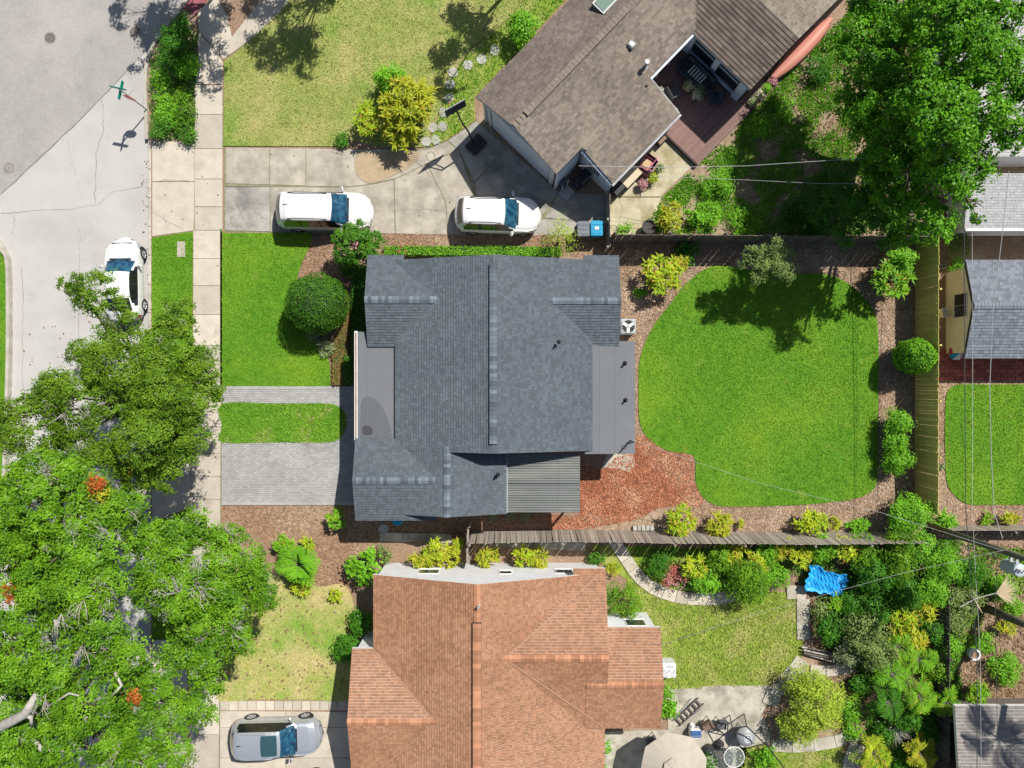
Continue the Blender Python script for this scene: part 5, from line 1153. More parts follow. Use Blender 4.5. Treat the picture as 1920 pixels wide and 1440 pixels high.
# overgrown garden on the lower right
bush(1235, 1062, 26, 1.3, 'dark green shrub inside the bend of the garden path', L_shade); bush(1262, 1084, 26, 1.0, 'coral red flowering shrub beside the garden path', L_coral, n=700, L=.11, W=.05, flowers=L_pink, nf=200)
J = [('s', 1302, 1062, 26, 1.4, 'yellow green spiky plant right of the coral shrub', L_yel), ('b', 1325, 1092, 30, 1.4, 'leafy bush above the middle of the garden path', L_lime), ('s', 1372, 1034, 24, 1.2, 'golden spiky plant just below the grey fence', L_gold), ('b', 1350, 1052, 30, 1.5, 'green bush between the golden plants under the fence', L_oak),
     ('b', 1402, 1096, 50, 2.4, 'large leafy shrub overhanging the end of the garden path', L_oak), ('s', 1408, 1060, 26, 1.5, 'tall yellow green plant above the overhanging shrub', L_yel), ('s', 1470, 1032, 26, 1.4, 'golden spiky plant left of the blue plastic sled', L_gold), ('b', 1440, 1040, 28, 1.5, 'green bush under the fence left of the sled', L_lime), ('s', 1500, 1044, 22, 1.3, 'yellow green spiky plant above the sled', L_yel), ('b', 1455, 1082, 26, 1.2, 'leafy shrub left of the cross path', L_lime),
     ('b', 1540, 1030, 32, 1.5, 'green bush beneath the grey fence above the sled', L_lime), ('s', 1580, 1028, 28, 1.5, 'yellow green plant under the fence right of the sled', L_yel), ('b', 1620, 1035, 34, 1.8, 'dark bush at the right end under the grey fence', L_oak), ('b', 1640, 1080, 40, 2.4, 'dense tall shrub right of the sled', L_shade), ('b', 1600, 1130, 30, 1.6, 'shaded shrub below the sled', L_shade), ('s', 1565, 1132, 18, .9, 'small green plant at the lower corner of the sled', L_frond),
     ('b', 1690, 1060, 40, 2.6, 'tall leafy shrub below the fence corner', L_oak), ('b', 1725, 1030, 34, 2.4, 'bright leafy shrub at the foot of the utility pole', L_lime), ('b', 1770, 1060, 36, 1.8, 'vine covered bush below the pale fence', L_lime), ('b', 1750, 1110, 34, 1.7, 'bright green bush left of the cables', L_lime), ('b', 1700, 1120, 36, 2.2, 'dense bush in the middle of the overgrown garden', L_shade), ('b', 1825, 1075, 34, 1.0, 'low vine bush under the transformer', L_shade), ('b', 1880, 1100, 30, .9, 'low bush right of the transformer shadow', L_lime),
     ('b', 1810, 1130, 34, .8, 'wispy low bush under the cables', L_sage), ('b', 1560, 1180, 34, 1.6, 'dark shrub beside the straight path', L_shade), ('b', 1620, 1185, 44, 2.6, 'olive grey feathery shrub in the overgrown garden', L_sage), ('b', 1650, 1230, 40, 2.4, 'grey green feathery shrub beside the bench', L_sage), ('b', 1590, 1225, 26, 1.5, 'small olive shrub above the seat path', L_grey),
     ('s', 1690, 1165, 30, 2.0, 'lime palm clump at the centre of the overgrown garden', L_yel), ('s', 1712, 1200, 28, 1.8, 'yellow palm clump right of centre in the overgrown garden', L_gold), ('s', 1740, 1150, 20, 1.6, 'small golden plant beside the old dark fence', L_gold), ('p', 1690, 1215, 34, 1.8, 'green palm below the lime palm clump', L_frond), ('p', 1730, 1240, 36, 1.9, 'green palm next to the old dark fence', L_frond), ('p', 1680, 1270, 34, 1.8, 'leafy palm above the pot', L_lime),
     ('p', 1670, 1320, 36, 1.8, 'dark palm right of the black pot', L_shade), ('p', 1730, 1310, 36, 2.0, 'green palm crown beside the lower part of the old fence', L_frond), ('b', 1700, 1345, 38, 1.6, 'shaded bush above the bare grey shrub', L_shade), ('p', 1640, 1415, 38, 1.4, 'yellow green palm at the bottom edge', L_yel), ('p', 1730, 1415, 34, 1.5, 'yellow palm at the bottom edge left of the corner shed', L_gold), ('b', 1690, 1430, 30, 1.0, 'dark bush between the two bottom palms', L_shade),
     ('p', 1780, 1320, 30, 1.6, 'palm beside the upper left corner of the corner shed', L_frond), ('b', 1780, 1215, 26, 1.2, 'leafy bush left of the white pot ring', L_lime), ('b', 1800, 1170, 24, .9, 'wispy bush above the white pot ring', L_sage), ('b', 1885, 1255, 36, .9, 'round leafy bush above the corner shed', L_lime), ('b', 1900, 1140, 22, .5, 'bright low shrub right of the dry palm frond', L_lime), ('b', 1845, 1205, 26, .4, 'low bright patch of plants right of the white pot ring', L_lime), ('s', 1885, 1172, 20, .6, 'golden plant under the fallen trunk', L_gold), ('s', 1830, 1300, 26, .9, 'shaded spiky plant above the corner shed roof', L_frond),
     ('b', 1530, 1320, 66, 2.6, 'large rounded yellow green shrub in the looped path', L_airy), ('b', 1500, 1365, 40, 1.9, 'yellow green shrub at the lower side of the looped path', L_airy), ('b', 1592, 1335, 26, .9, 'small bush right of the large rounded shrub', L_lime), ('s', 1605, 1302, 14, .6, 'little plant beside the black pot', L_frond), ('b', 1600, 1370, 20, .6, 'small bush where the lower path ends', L_lime), ('b', 1435, 1420, 26, .8, 'leafy bush right of the round table', L_lime), ('b', 1325, 1432, 20, .8, 'dark green plant between the parasol and the round table', L_shade),
     ('s', 1775, 976, 22, .8, 'lime plant right of the yellow fence foot', L_lime), ('s', 1893, 972, 17, .6, 'golden plant on the mulch at the right edge', L_gold), ('s', 1850, 975, 13, .3, 'small dark plant on the mulch below the east lawn', L_frond), ('b', 1795, 493, 16, .7, 'small lime shrub at the upper corner of the shed', L_lime), ('b', 1800, 455, 26, 1.0, 'pale tufted shrub between the yellow fence top and the shed', L_sage), ('s', 1760, 840, 8, .4, 'tiny grey plant at the foot of the yellow fence', L_grey), ('s', 1762, 872, 9, .4, 'tiny dark plant lower along the yellow fence', L_grey),
     ('b', 1640, 1150, 34, 2.0, 'deep green shrub above the feathery shrubs', L_shade), ('b', 1540, 1145, 22, .9, 'twiggy shrub beside the cross path', L_sage), ('b', 1660, 1378, 26, 1.0, 'dark leafy shrub left of the bare grey shrub', L_shade), ('b', 1745, 1375, 26, 1.3, 'dark leafy shrub right of the bare grey shrub', L_shade), ('b', 1620, 1280, 20, 1.1, 'dark shrub above the black pot', L_shade), ('b', 1750, 1185, 22, 1.5, 'dark shrub leaning on the old fence', L_shade), ('b', 1760, 1260, 26, 1.3, 'green shrub on the right side of the old fence', L_oak)]
for (k, a, b, r_, h_, lab, m_) in J:
    if k == 's': spiky(a, b, r_, h_, lab, m_, None, .5, .055, nb=15)
    elif k == 'b': bush(a, b, r_, h_, lab, m_, L=.12, W=.055, clump=.22)
    else: palm(a, b, r_, h_, lab, m_, 15)
# low growth covering the ground between the shrubs
def undergrowth(poly, dens, m, label, h=.35, L=.13, W=.065, name='undergrowth'):
    X, Y = scatter(poly, dens); n = len(X); k = np.sin(X * 2.3 + Y) * np.cos(Y * 2.1 - X * .7) + rng.normal(0, .3, n) > -.55; X = X[k]; Y = Y[k]; n = len(X)
    hh = h * (.6 + .4 * np.sin(X * 3.1) * np.cos(Y * 2.7))
    Cn = np.c_[X, Y, .04 + hh * rng.uniform(.15, 1, n)]
    return tag(addobj(name, quadmesh(name, leafquads(Cn, rng.normal(size=(n, 3)) * .45 + np.array([0, 0, 1]), L, W)), m), label, 'undergrowth', kind='stuff')
undergrowth(px([(1215, 1030), (1700, 1015), (1700, 1120), (1530, 1110), (1460, 1070), (1400, 1110), (1270, 1105)]), 300, L_box, 'low leafy growth along the foot of the grey fence')
undergrowth(px([(1530, 1115), (1720, 1010), (1800, 1010), (1800, 1300), (1780, 1440), (1620, 1440), (1620, 1270), (1540, 1200)]), 340, L_box, 'low leafy growth filling the overgrown garden')
undergrowth(px([(1760, 1010), (1925, 1030), (1925, 1110), (1850, 1130), (1830, 1200), (1760, 1300)]), 320, L_oak, 'vines and weeds below the pale fence at the right edge', .25)
undergrowth(px([(283, 262), (283, 120), (300, 85), (345, 30), (372, 60), (366, 262)]), 260, L_box, 'leafy ground cover in the kerb corner bed', .3)
undergrowth(px([(1500, 436), (1520, 330), (1600, 300), (1720, 300), (1715, 440)]), 200, L_shade, 'dark ferny growth in the shade under the tall tree', .4)
# bare grey shrub
p = P(1690, 1375, 1.2); t = thing('bare_shrub', 'bare silvery grey twiggy shrub in the overgrown garden', 'shrub', (p.x, p.y, 0)); mb = MB()
for i in range(70):
    a = rnd.uniform(0, 6.28); e = rnd.uniform(.1, 1.2); d = Vector((math.cos(a) * math.cos(e), math.sin(a) * math.cos(e), math.sin(e))); q = Vector((0, 0, .6)) + d * rnd.uniform(.5, .95)
    mb.tube([Vector((0, 0, .35)), Vector((0, 0, .6)) + d * .35 + Vector((rnd.uniform(-.08, .08), rnd.uniform(-.08, .08), 0)), q], [.022, .014, .005], 4)
mb.build('twigs', m_palebark, t); MB().tube([(0, 0, 0), (0, 0, .5)], [.06, .05], 7).build('trunk', m_palebark, t)
# ---------------------------------------------------------------- cars
def paint(name, c, metal=.0, rough=.22):
    m, nt, b = new_mat(name); b.inputs['Base Color'].default_value = rgb(c); b.inputs['Roughness'].default_value = rough; b.inputs['Metallic'].default_value = metal
    b.inputs['Coat Weight'].default_value = .6; b.inputs['Coat Roughness'].default_value = .04
    return m
m_white = paint('white car paint', (.70, .70, .69)); m_silver = paint('silver car paint', (.52, .55, .60), .55, .3); m_gcar = paint('grey car paint', (.30, .32, .33), .5, .3)
m_wind = mat('windscreen', (.008, .04, .085), (.02, .10, .16), 4, rough=.06, spec=.6, coat=.5, lim=(.4, .6), c3=(.12, .26, .32), scale3=6, lim3=(.62, .72)); m_tint = glassmat('tinted side glass', (.012, .014, .014)); m_sunroof = glassmat('sunroof glass', (.03, .075, .09))  # windscreen's pale mottling stands in for reflections, put into the colour
m_tail = paint('red tail lamp', (.38, .008, .02)); m_head = glassmat('head lamp', (.30, .32, .34)); m_rim = mat('alloy rim', (.50, .50, .51), rough=.3, metal=.7); m_plast = mat('black plastic trim', (.022, .022, .025), rough=.5)
def car(name, label, loc, rotz, stn, pnt, glass_x, ws, rw, wb, rr=.34, rails=True, sunroof=None, pillars=(), tail=(.72, 1.0), head=True, mirrors=.95, cat='car', antenna=True):
    """stn rows: x, half width, top height, shoulder height, half width of the top.  Parts are cut out of one lofted skin."""
    t = thing(name, label, cat, loc, rotz)
    a = np.array(stn, float); xs = np.unique(np.concatenate([np.linspace(a[0, 0], a[-1, 0], 64), a[:, 0]]))
    q = np.stack([np.interp(xs, a[:, 0], a[:, i]) for i in range(1, 5)], 1)
    for _ in range(2): q[1:-1] = .25 * q[:-2] + .5 * q[1:-1] + .25 * q[2:]
    zb = .22; rows = []
    for x, (w_, zt, zs, wr) in zip(xs, q):
        lo = zb + max(0, abs(x) - abs(a[0, 0]) * .8) * .25
        half = [(0, lo), (w_ * .84, lo), (w_ * .965, lo + .1), (w_, lo * .5 + zs * .5 - .06), (w_ * .99, zs - .12), (w_ * .955, zs)]
        for f in (.3, .65): half.append((w_ * .955 + (wr + .03 - w_ * .955) * f, zs + (zt - .09 - zs) * f))
        half += [(wr + .03, zt - .085), (wr - .02, zt - .03), (wr * .8, zt - .006), (wr * .4, zt + .012), (0, zt + .018)]
        rows.append(half)
    nr = len(rows[0]); ring = nr * 2 - 2; V = []
    for x, half, qq in zip(xs, rows, q):
        full = half + [(-y, z) for y, z in half[-2:0:-1]]
        k = .16 if x > 0 else -.13
        for y, z in full: V.append((x - k * min(1, abs(x) / .6) * (y / max(qq[0], .1)) ** 2 * .9, y, z))
    n = len(xs); groups = {}
    def put(g, f): groups.setdefault(g, []).append(f)
    for j in range(n - 1):
        xm = (xs[j] + xs[j + 1]) / 2
        for i in range(ring):
            ii = i if i < nr - 1 else ring - 1 - i      # segment index from the bottom, same both sides
            f = (j * ring + i, (j + 1) * ring + i, (j + 1) * ring + (i + 1) % ring, j * ring + (i + 1) % ring)
            sd = 0 if i < nr - 1 else 1
            g = 'body'
            if ii in (5, 6, 7) and glass_x[0] < xm < glass_x[1] and not (ii == 7 and (xm < glass_x[0] + .12 or xm > glass_x[1] - .3)):
                g = ('side_window', sd) if not any(abs(xm - p) < .045 for p in pillars) else 'pillar'
            elif ii >= 8 and ws[0] < xm < ws[1]: g = 'windscreen'
            elif ii >= 9 and rw[0] < xm < rw[1]: g = 'rear_window'
            elif sunroof and ii >= 10 and sunroof[0] < xm < sunroof[1]: g = 'sunroof'
            elif ii in (3, 4) and xm < a[0, 0] + .22 : g = ('tail_lamp', sd)
            elif head and ii in (3, 4, 5) and a[-1, 0] - .42 < xm < a[-1, 0] - .1: g = ('head_lamp', sd)
            elif ii <= 1: g = 'underbody'
            put(g, f)
    put('body', tuple(reversed(range(ring)))); put('body', tuple((n - 1) * ring + i for i in range(ring)))
    mats = dict(body=pnt, pillar=m_plast, windscreen=m_wind, rear_window=m_tint, sunroof=m_sunroof, underbody=m_plast, side_window=m_tint, tail_lamp=m_tail, head_lamp=m_head)
    for g, fs in groups.items():
        nm = g if isinstance(g, str) else g[0]
        used = sorted({i for f in fs for i in f}); mp = {k: i for i, k in enumerate(used)}
        o = MB().add([V[k] for k in used], [tuple(mp[i] for i in f) for f in fs]).build(nm, mats[nm], t, smooth=True)
        if nm == 'body':
            es = o.modifiers.new('edge', 'EDGE_SPLIT'); es.split_angle = R(40)
    W = a[:, 1].max()
    for x in wb:
        for s in (-1, 1):
            wl = MB().lathe([(rr * .62, -.11), (rr * .95, -.11), (rr, -.07), (rr, .06), (rr * .95, .10), (rr * .70, .105), (rr * .66, .07)], n=24, cap=False).build('wheel', m_dark, t)
            wl.location = (x, s * (W - .092), rr); wl.rotation_euler = (-s * math.pi / 2, 0, 0)
            MB().lathe([(.02, .075), (rr * .18, .085), (rr * .2, .06), (rr * .62, .05), (rr * .69, .085), (rr * .69, .03)], n=24, cap=False).build('rim', m_rim, wl)
            sp = MB()
            for k in range(5): sp.box((rr * .4 * math.cos(k * 1.2566), rr * .4 * math.sin(k * 1.2566), .08), (rr * .5, rr * .14, .025), k * 1.2566)
            sp.build('spokes', m_rim, wl)
            o = MB().lathe([(rr * 1.0, -.05), (rr * 1.17, -.05), (rr * 1.17, .02), (rr * 1.0, .02)], n=28, cap=False).build('wheel_arch', m_plast, t); o.location = (x, s * (W - .075), rr + .02); o.rotation_euler = (-s * math.pi / 2, 0, 0)
    for s in (-1, 1):
        o = MB().box((0, 0, 0), (.13, .24, .15), bev=.04).build('mirror', pnt, t, smooth=False); o.location = (mirrors, s * (W + .10), a[:, 3].max() + .06); o.rotation_euler.z = s * .25
        if rails:
            x0, x1 = rails; zt = [np.interp(v, xs, q[:, 1]) for v in np.linspace(x0, x1, 6)]; yr = float(np.interp((x0 + x1) / 2, xs, q[:, 3])) - .03
            MB().tube([(v, s * yr, z + (.0 if k in (0, 5) else .055)) for k, (v, z) in enumerate(zip(np.linspace(x0, x1, 6), zt))], .022, 6).build('roof_rail', m_plast if pnt is m_white else m_silver, t)
    zr = float(np.interp(a[0, 0] + .75, xs, q[:, 1]))
    if antenna: MB().add([(-.12, -.025, 0), (.09, -.02, 0), (.09, .02, 0), (-.12, .025, 0), (-.1, 0, .06)], [(0, 1, 2, 3), (0, 1, 4), (1, 2, 4), (2, 3, 4), (3, 0, 4)]).build('antenna', m_plast, t).location = (a[0, 0] + .8, .05, zr + .02)
    xf = a[-1, 0]
    MB().box((xf - .14, 0, .5), (.07, .9, .2), bev=.02).build('grille', m_plast, t); MB().box((xf - .33, 0, .80), (.05, 1.05, .05), bev=.02).build('grille', m_plast, t)
    MB().box((ws[1] + .02, 0, float(np.interp(ws[1], xs, q[:, 1])) - .015), (.09, W * 1.25, .05), bev=.015).build('cowl', m_plast, t)
    mb = MB()
    for y0 in (-.45, .15): mb.tube([(ws[1] - .02, y0, float(np.interp(ws[1] - .02, xs, q[:, 1])) + .03), (ws[1] - .12, y0 + .5, float(np.interp(ws[1] - .12, xs, q[:, 1])) + .03)], .012, 4)
    mb.build('wipers', m_plast, t)
    return t
def suv(L, W, Ht, hood=1.08):
    h = L / 2
    return [(-h, W * .72, .80, .72, W * .6), (-h + .06, W * .86, .95, .84, W * .72), (-h + .16, W * .95, Ht * .66, .95, W * .72), (-h + .48, W * .99, Ht - .06, 1.0, W * .70), (-h + .7, W, Ht - .01, 1.02, W * .71), (-.2, W, Ht, 1.02, W * .72), (h - 2.0, W, Ht - .05, 1.02, W * .69), (h - 1.88, W, Ht - .10, 1.02, W * .68),
            (h - 1.18, W * .995, hood + .01, hood - .06, W * .80), (h - 1.1, W * .99, hood, hood - .06, W * .83), (h - .55, W * .97, hood - .06, hood - .13, W * .80), (h - .25, W * .88, hood - .16, hood - .25, W * .70), (h - .08, W * .72, hood - .34, hood - .42, W * .58), (h, W * .52, hood - .45, hood - .52, W * .40)]
def place(pa, z): return pa
car('white_suv', 'large white SUV beside the pink crape myrtle on the north driveway', (-9.55, 8.82, .03), R(-1), suv(4.95, .95, 1.74), m_white, (-2.0, 1.15), (.62, 1.26), (-2.38, -2.02), (-1.48, 1.5), .37, (-1.6, .35), pillars=(-1.1, -.1), mirrors=.95, )
car('white_crossover', 'smaller white SUV parked nearer the brown garage on the driveway', (-.72, 8.62, .03), R(-2), suv(4.42, .91, 1.66), m_white, (-1.78, .95), (.36, 1.0), (-2.1, -1.76), (-1.3, 1.32), .35, (-1.4, .2), pillars=(-.95, -.05), mirrors=.75)
sedan = [(-2.17, .62, .78, .70, .52), (-2.1, .76, .92, .84, .62), (-1.95, .84, .99, .90, .66), (-1.72, .87, 1.06, .92, .64), (-1.0, .88, 1.36, .92, .58), (-.6, .88, 1.43, .92, .59), (0, .88, 1.45, .92, .60), (.28, .88, 1.40, .92, .60), (.98, .88, .98, .92, .70), (1.05, .875, .95, .88, .72), (1.6, .85, .87, .80, .68), (1.9, .78, .78, .70, .58), (2.08, .64, .64, .57, .46), (2.17, .46, .52, .47, .34)]
car('white_sedan', 'white compact car parked at the kerb under the street oak', (-19.90, 5.36, ZR), R(91), sedan, m_white, (-1.45, .75), (.32, .97), (-1.68, -1.05), (-1.3, 1.36), .32, None, pillars=(-.35,), mirrors=.62, antenna=False)
car('silver_suv', 'silver SUV with sunroof on the driveway below the sunburnt lawn', (-12.02, -18.0, .02), R(1.5), suv(4.68, .91, 1.68), m_silver, (-1.85, 1.05), (.50, 1.12), (-2.24, -1.90), (-1.38, 1.4), .36, (-1.5, .1), sunroof=(-.45, .32), pillars=(-.95, -.05), mirrors=.85)
car('grey_car', 'grey car cut off by the bottom edge with only its wheels showing', (-11.5, -20.85, .02), R(2), sedan, m_gcar, (-1.45, .75), (.32, .97), (-1.68, -1.05), (-1.3, 1.36), .33, None, pillars=(-.35,), mirrors=.62, antenna=False)

# ---------------------------------------------------------------- things around the houses
def rbox(name, parent, c, d, m, rz=0, bev=.02, tilt=None): return MB().box(c, d, rz, tilt, bev).build(name, m, parent)
def air_con(label, loc, s, dark):
    t = thing('air_conditioner', label, 'air conditioner', loc, 0, 'air conditioners beside the houses')
    body = mat('ac casing ' + label[:5], (.42, .44, .45), (.38, .40, .41), 4, rough=.5) if dark else mat('ac casing ' + label[:5], (.62, .63, .64), (.56, .57, .58), 4, rough=.5)
    rbox('casing', t, (0, 0, .42), (s, s, .84), body, 0, .06)
    MB().lathe([(s * .45, .845), (s * .45, .86), (s * .41, .86), (s * .41, .845)], n=28).build('fan_ring', body, t)
    MB().lathe([(.01, .848), (s * .41, .848)], n=28, cap=False).build('fan_well', m_dark if dark else m_lgrey, t)
    for k in range(3):
        a = k * 2.094 + .5; c = Vector((math.cos(a) * s * .22, math.sin(a) * s * .22, .866))
        MB().box(c, (s * .34, s * .2, .012), a, Matrix.Rotation(.12, 3, 'X'), 0).build('fan_blade', m_trimw if dark else m_trimw, t)
    MB().lathe([(s * .08, .86), (s * .08, .885)], n=14).build('fan_hub', m_metal, t)
    mb = MB()
    for k in range(4): mb.tube([(-s * .45, -s * .3 + k * s * .2, .895), (s * .45, -s * .3 + k * s * .2, .895)], .004, 4)
    mb.build('guard_wires', m_metal, t)
    return t
p = P(1178, 612, .85); air_con('grey air conditioner with white fan blades beside the grey house', (p.x, p.y, .02), .78, True)
p = P(1254, 1258, .85); air_con('white air conditioner beside the orange roofed house', (p.x, p.y, .02), .76, False)
def bin_(label, px_, py_, m, rz, m2):
    p = P(px_, py_, 1.05); t = thing('wheelie_bin', label, 'bin', (p.x, p.y, .03), rz, 'bins beside the gate')
    vs = [(-.24, -.29, .08), (.24, -.29, .08), (.24, .27, .08), (-.24, .27, .08), (-.29, -.36, .95), (.29, -.36, .95), (.29, .34, .95), (-.29, .34, .95)]
    MB().add(vs, [(3, 2, 1, 0), (0, 1, 5, 4), (1, 2, 6, 5), (2, 3, 7, 6), (3, 0, 4, 7), (4, 5, 6, 7)]).build('body', m, t)
    rbox('lid', t, (0, .0, .99), (.62, .76, .07), m, 0, .03)
    for k in (-.17, 0, .17): rbox('lid_rib', t, (0, k * 1.3, 1.03), (.46, .09, .03), m2, 0, .01)
    for s in (-1, 1):
        o = MB().lathe([(.1, -.03), (.1, .03)], n=16).build('wheel', m_dark, t); o.location = (s * .24, .34, .1); o.rotation_euler = (0, math.pi / 2, 0)
    MB().tube([(-.2, .38, .98), (.2, .38, .98)], .018, 6).build('handle', m, t)
    return t
m_bblue = mat('blue bin plastic', (.012, .30, .50), (.01, .26, .44), 3, rough=.45); m_bgrey = mat('grey bin plastic', (.16, .175, .20), (.13, .14, .17), 3, rough=.5)
bb_ = bin_('bright blue recycling bin beside the gate fence', 1119, 428, m_bblue, 0, m_bblue); rbox('label_plate', bb_, (.0, 0, 1.055), (.2, .15, .012), m_trimw, 0, .003)
bin_('dark grey wheelie bin left of the blue bin', 1094, 429, m_bgrey, math.pi / 2 * 0 + .02, m_bgrey)
# basketball stand
p = P(893, 270, .2); t = thing('basketball_stand', 'portable black basketball stand at the garage corner', 'basketball hoop', (p.x, p.y, .03), R(46))
rbox('base', t, (0, 0, .11), (.95, .75, .2), m_black, 0, .06)
q = P(868, 234, 2.4) - Vector(t.location); q = Matrix.Rotation(-R(46), 3, 'Z') @ q
qb = P(855, 205, 3.0) - Vector(t.location); qb = Matrix.Rotation(-R(46), 3, 'Z') @ qb
MB().tube([(-.1, .1, .15), (q.x * .6, q.y * .6, 1.7), (q.x, q.y, 2.5)], .045, 8).build('pole', m_black, t)
MB().tube([(q.x, q.y, 2.3), (qb.x, qb.y, 2.75)], .03, 6).build('arm', m_black, t); MB().tube([(q.x, q.y, 2.5), (qb.x, qb.y, 3.1)], .03, 6).build('arm', m_black, t)
d = Vector((qb.x - q.x, qb.y - q.y, 0)).normalized(); an = math.atan2(d.y, d.x)
rbox('backboard', t, (qb.x + d.x * .05, qb.y + d.y * .05, 2.95), (.04, 1.1, .75), mat('smoky backboard', (.05, .052, .055), rough=.3), an, .01)
fr = MB()
for zz in (2.59, 3.31): fr.box((qb.x + d.x * .08, qb.y + d.y * .08, zz), (.03, 1.12, .05), an)
fr.box((qb.x + d.x * .085, qb.y + d.y * .085, 2.8), (.012, .5, .03), an); fr.box((qb.x + d.x * .085, qb.y + d.y * .085, 3.08), (.012, .5, .03), an)
fr.build('board_frame', m_metal, t)
rc = Vector((qb.x, qb.y, 2.68)) + d * .36
MB().tube([rc + Vector((.23 * math.cos(k * .3927), .23 * math.sin(k * .3927), 0)) for k in range(17)], .011, 5).build('rim', m_tail, t)
MB().tube([Vector((qb.x, qb.y, 2.66)) + d * .06, rc - d * .2], .02, 5).build('rim_bracket', m_black, t)
# stop sign and street names on one post
p = P(277, 207); t = thing('street_sign', 'stop sign post with green street name blades at the kerb', 'street sign', (p.x, p.y, 0), 0)
MB().tube([(0, 0, 0), (0, 0, 2.75)], .035, 8).build('post', m_metal, t)
o = MB().lathe([(.30, -.012), (.30, .012)], n=8).build('stop_plate', mat('red sign plate', (.45, .03, .025), rough=.4), t); o.location = (0, -.06, 1.75); o.rotation_euler = (math.pi / 2, math.pi / 8, -.35)
m_gs = mat('green street name blade', (.0, .25, .19), (.0, .21, .16), 3, rough=.4)
o = rbox('name_blade', t, (0, 0, 2.55), (.03, .9, .2), m_gs, R(-12), .004); o = rbox('name_blade', t, (0, 0, 2.80), (.8, .03, .2), m_gs, R(-12), .004)
# canoe along the wing wall
a0 = Vector((*FB(11.7, 9.58), .45)); a1 = Vector((*FB(16.3, 9.62), .55)); d = a1 - a0; mid = (a0 + a1) / 2
t = thing('canoe', 'salmon red upturned canoe leaning along the wall of the brown house', 'canoe', (mid.x, mid.y, 0), math.atan2(d.y, d.x))
Lh = d.length / 2; vs = []; fs = []; N_ = 28; K = 9
for i in range(N_ + 1):
    x = -Lh + 2 * Lh * i / N_; f = max(0.0, 1 - abs(x / Lh) ** 2.2); wv = .43 * f ** .75 + .012; up = .10 * abs(x / Lh) ** 3
    for k in range(K):
        b = math.pi * k / (K - 1); vs.append((x, wv * math.cos(b), .12 + up + (.36 * f ** .5 + .03) * math.sin(b) ** .8))
for i in range(N_):
    for k in range(K - 1): fs.append((i * K + k, (i + 1) * K + k, (i + 1) * K + k + 1, i * K + k + 1))
m_can = mat('salmon canoe paint', (.52, .21, .155), (.47, .185, .135), 1.5, rough=.5, c3=(.57, .27, .205), scale3=.5)
o = MB().add(vs, fs).build('hull', m_can, t, smooth=True); o.rotation_euler.x = R(-24); o.location.z = .25; md = o.modifiers.new('shell', 'SOLIDIFY'); md.thickness = .02
MB().tube([(x_, 0, .53 - .24 * abs(x_ / Lh) ** 3) for x_ in np.linspace(-Lh * .95, Lh * .95, 11)], .018, 5).build('keel', m_can, t).location = (0, .13, .18)
for x_ in (-1.1, 1.1): rbox('trestle', t, (x_, .1, .14), (.09, .8, .28), m_dfence, 0, .01)
# deck furniture
zd = .305
def at_b(s, tt, z=zd): return (*FB(s, tt), z)
t = thing('sofa', 'dark outdoor sofa with a black and white striped cushion on the deck', 'sofa', at_b(9.25, 6.6), A46 + math.pi / 2)
m_sofa = mat('dark blue grey cushion', (.035, .045, .06), (.05, .06, .08), 4, rough=.9)
rbox('seat', t, (0, .1, .25), (1.9, .75, .3), m_sofa, 0, .06); rbox('backrest', t, (0, -.32, .5), (1.9, .18, .55), m_sofa, 0, .06)
for s in (-1, 1): rbox('armrest', t, (s * .98, 0, .36), (.14, .85, .5), m_sofa, 0, .04)
for k in range(13): rbox('cushion_stripe', t, (-.48 + k * .08, .02, .47), (.08, .5, .12), m_trimw if k % 2 else m_black, 0, .015)
def chair(name, label, loc, rz, m, sz=.6, back=.5, group=None):
    t = thing(name, label, 'chair', loc, rz, group)
    rbox('seat', t, (0, 0, .4), (sz, sz, .09), m, 0, .03); rbox('backrest', t, (-sz / 2 + .02, 0, .4 + back / 2), (.08, sz, back), m, 0, .03, Matrix.Rotation(-.2, 3, 'Y'))
    for a in (-1, 1):
        for b in (-1, 1): MB().tube([(a * sz * .42, b * sz * .42, 0), (a * sz * .4, b * sz * .4, .38)], .02, 6).build('leg', m, t)
        rbox('armrest', t, (.02, a * sz * .5, .6), (sz * .9, .06, .05), m, 0, .015)
    return t
m_ch = mat('grey wicker', (.12, .12, .125), (.08, .08, .085), 20, rough=.8)
chair('deck_chair', 'grey wicker chair beside the sliding door on the deck', at_b(7.75, 6.35), A46 - .3, m_ch)
chair('deck_armchair', 'dark armchair at the far side of the deck by the window post', at_b(9.0, 8.1), A46 + 2.4, m_sofa)
t = thing('side_table', 'pale square side table at the roof edge on the deck', 'table', at_b(6.95, 6.85), A46); rbox('table_top', t, (0, 0, .45), (.62, .6, .05), m_metal, 0, .01)
for a in (-1, 1):
    for b in (-1, 1): MB().tube([(a * .26, b * .25, 0), (a * .26, b * .25, .43)], .018, 5).build('leg', m_metal, t)
def potted(px_, py_, z, r, h, label, pm, lm, kind='b', z0=0.03):
    p = P(px_, py_, z0 + h); t = thing('potted_plant', label, 'potted plant', (p.x, p.y, z0))
    MB().lathe([(r * .7, 0), (r, h), (r * 1.08, h), (r * 1.08, h * 1.06), (r * .9, h * 1.06), (r * .88, h * .9), (.01, h * .9)], n=18).build('pot', pm, t, smooth=False)
    if kind == 'b': leaves('leaves', t, [(0, 0, h + r * .4, r * 1.1, r * 1.1, r * .8)], 340, lm, .11, .05, clump=.12, per=12)
    elif kind == 's': rosettes('leaves', t, [(0, 0, h), (.05, .05, h + .1)], 16, r * 2.2, .05, lm)
    return t
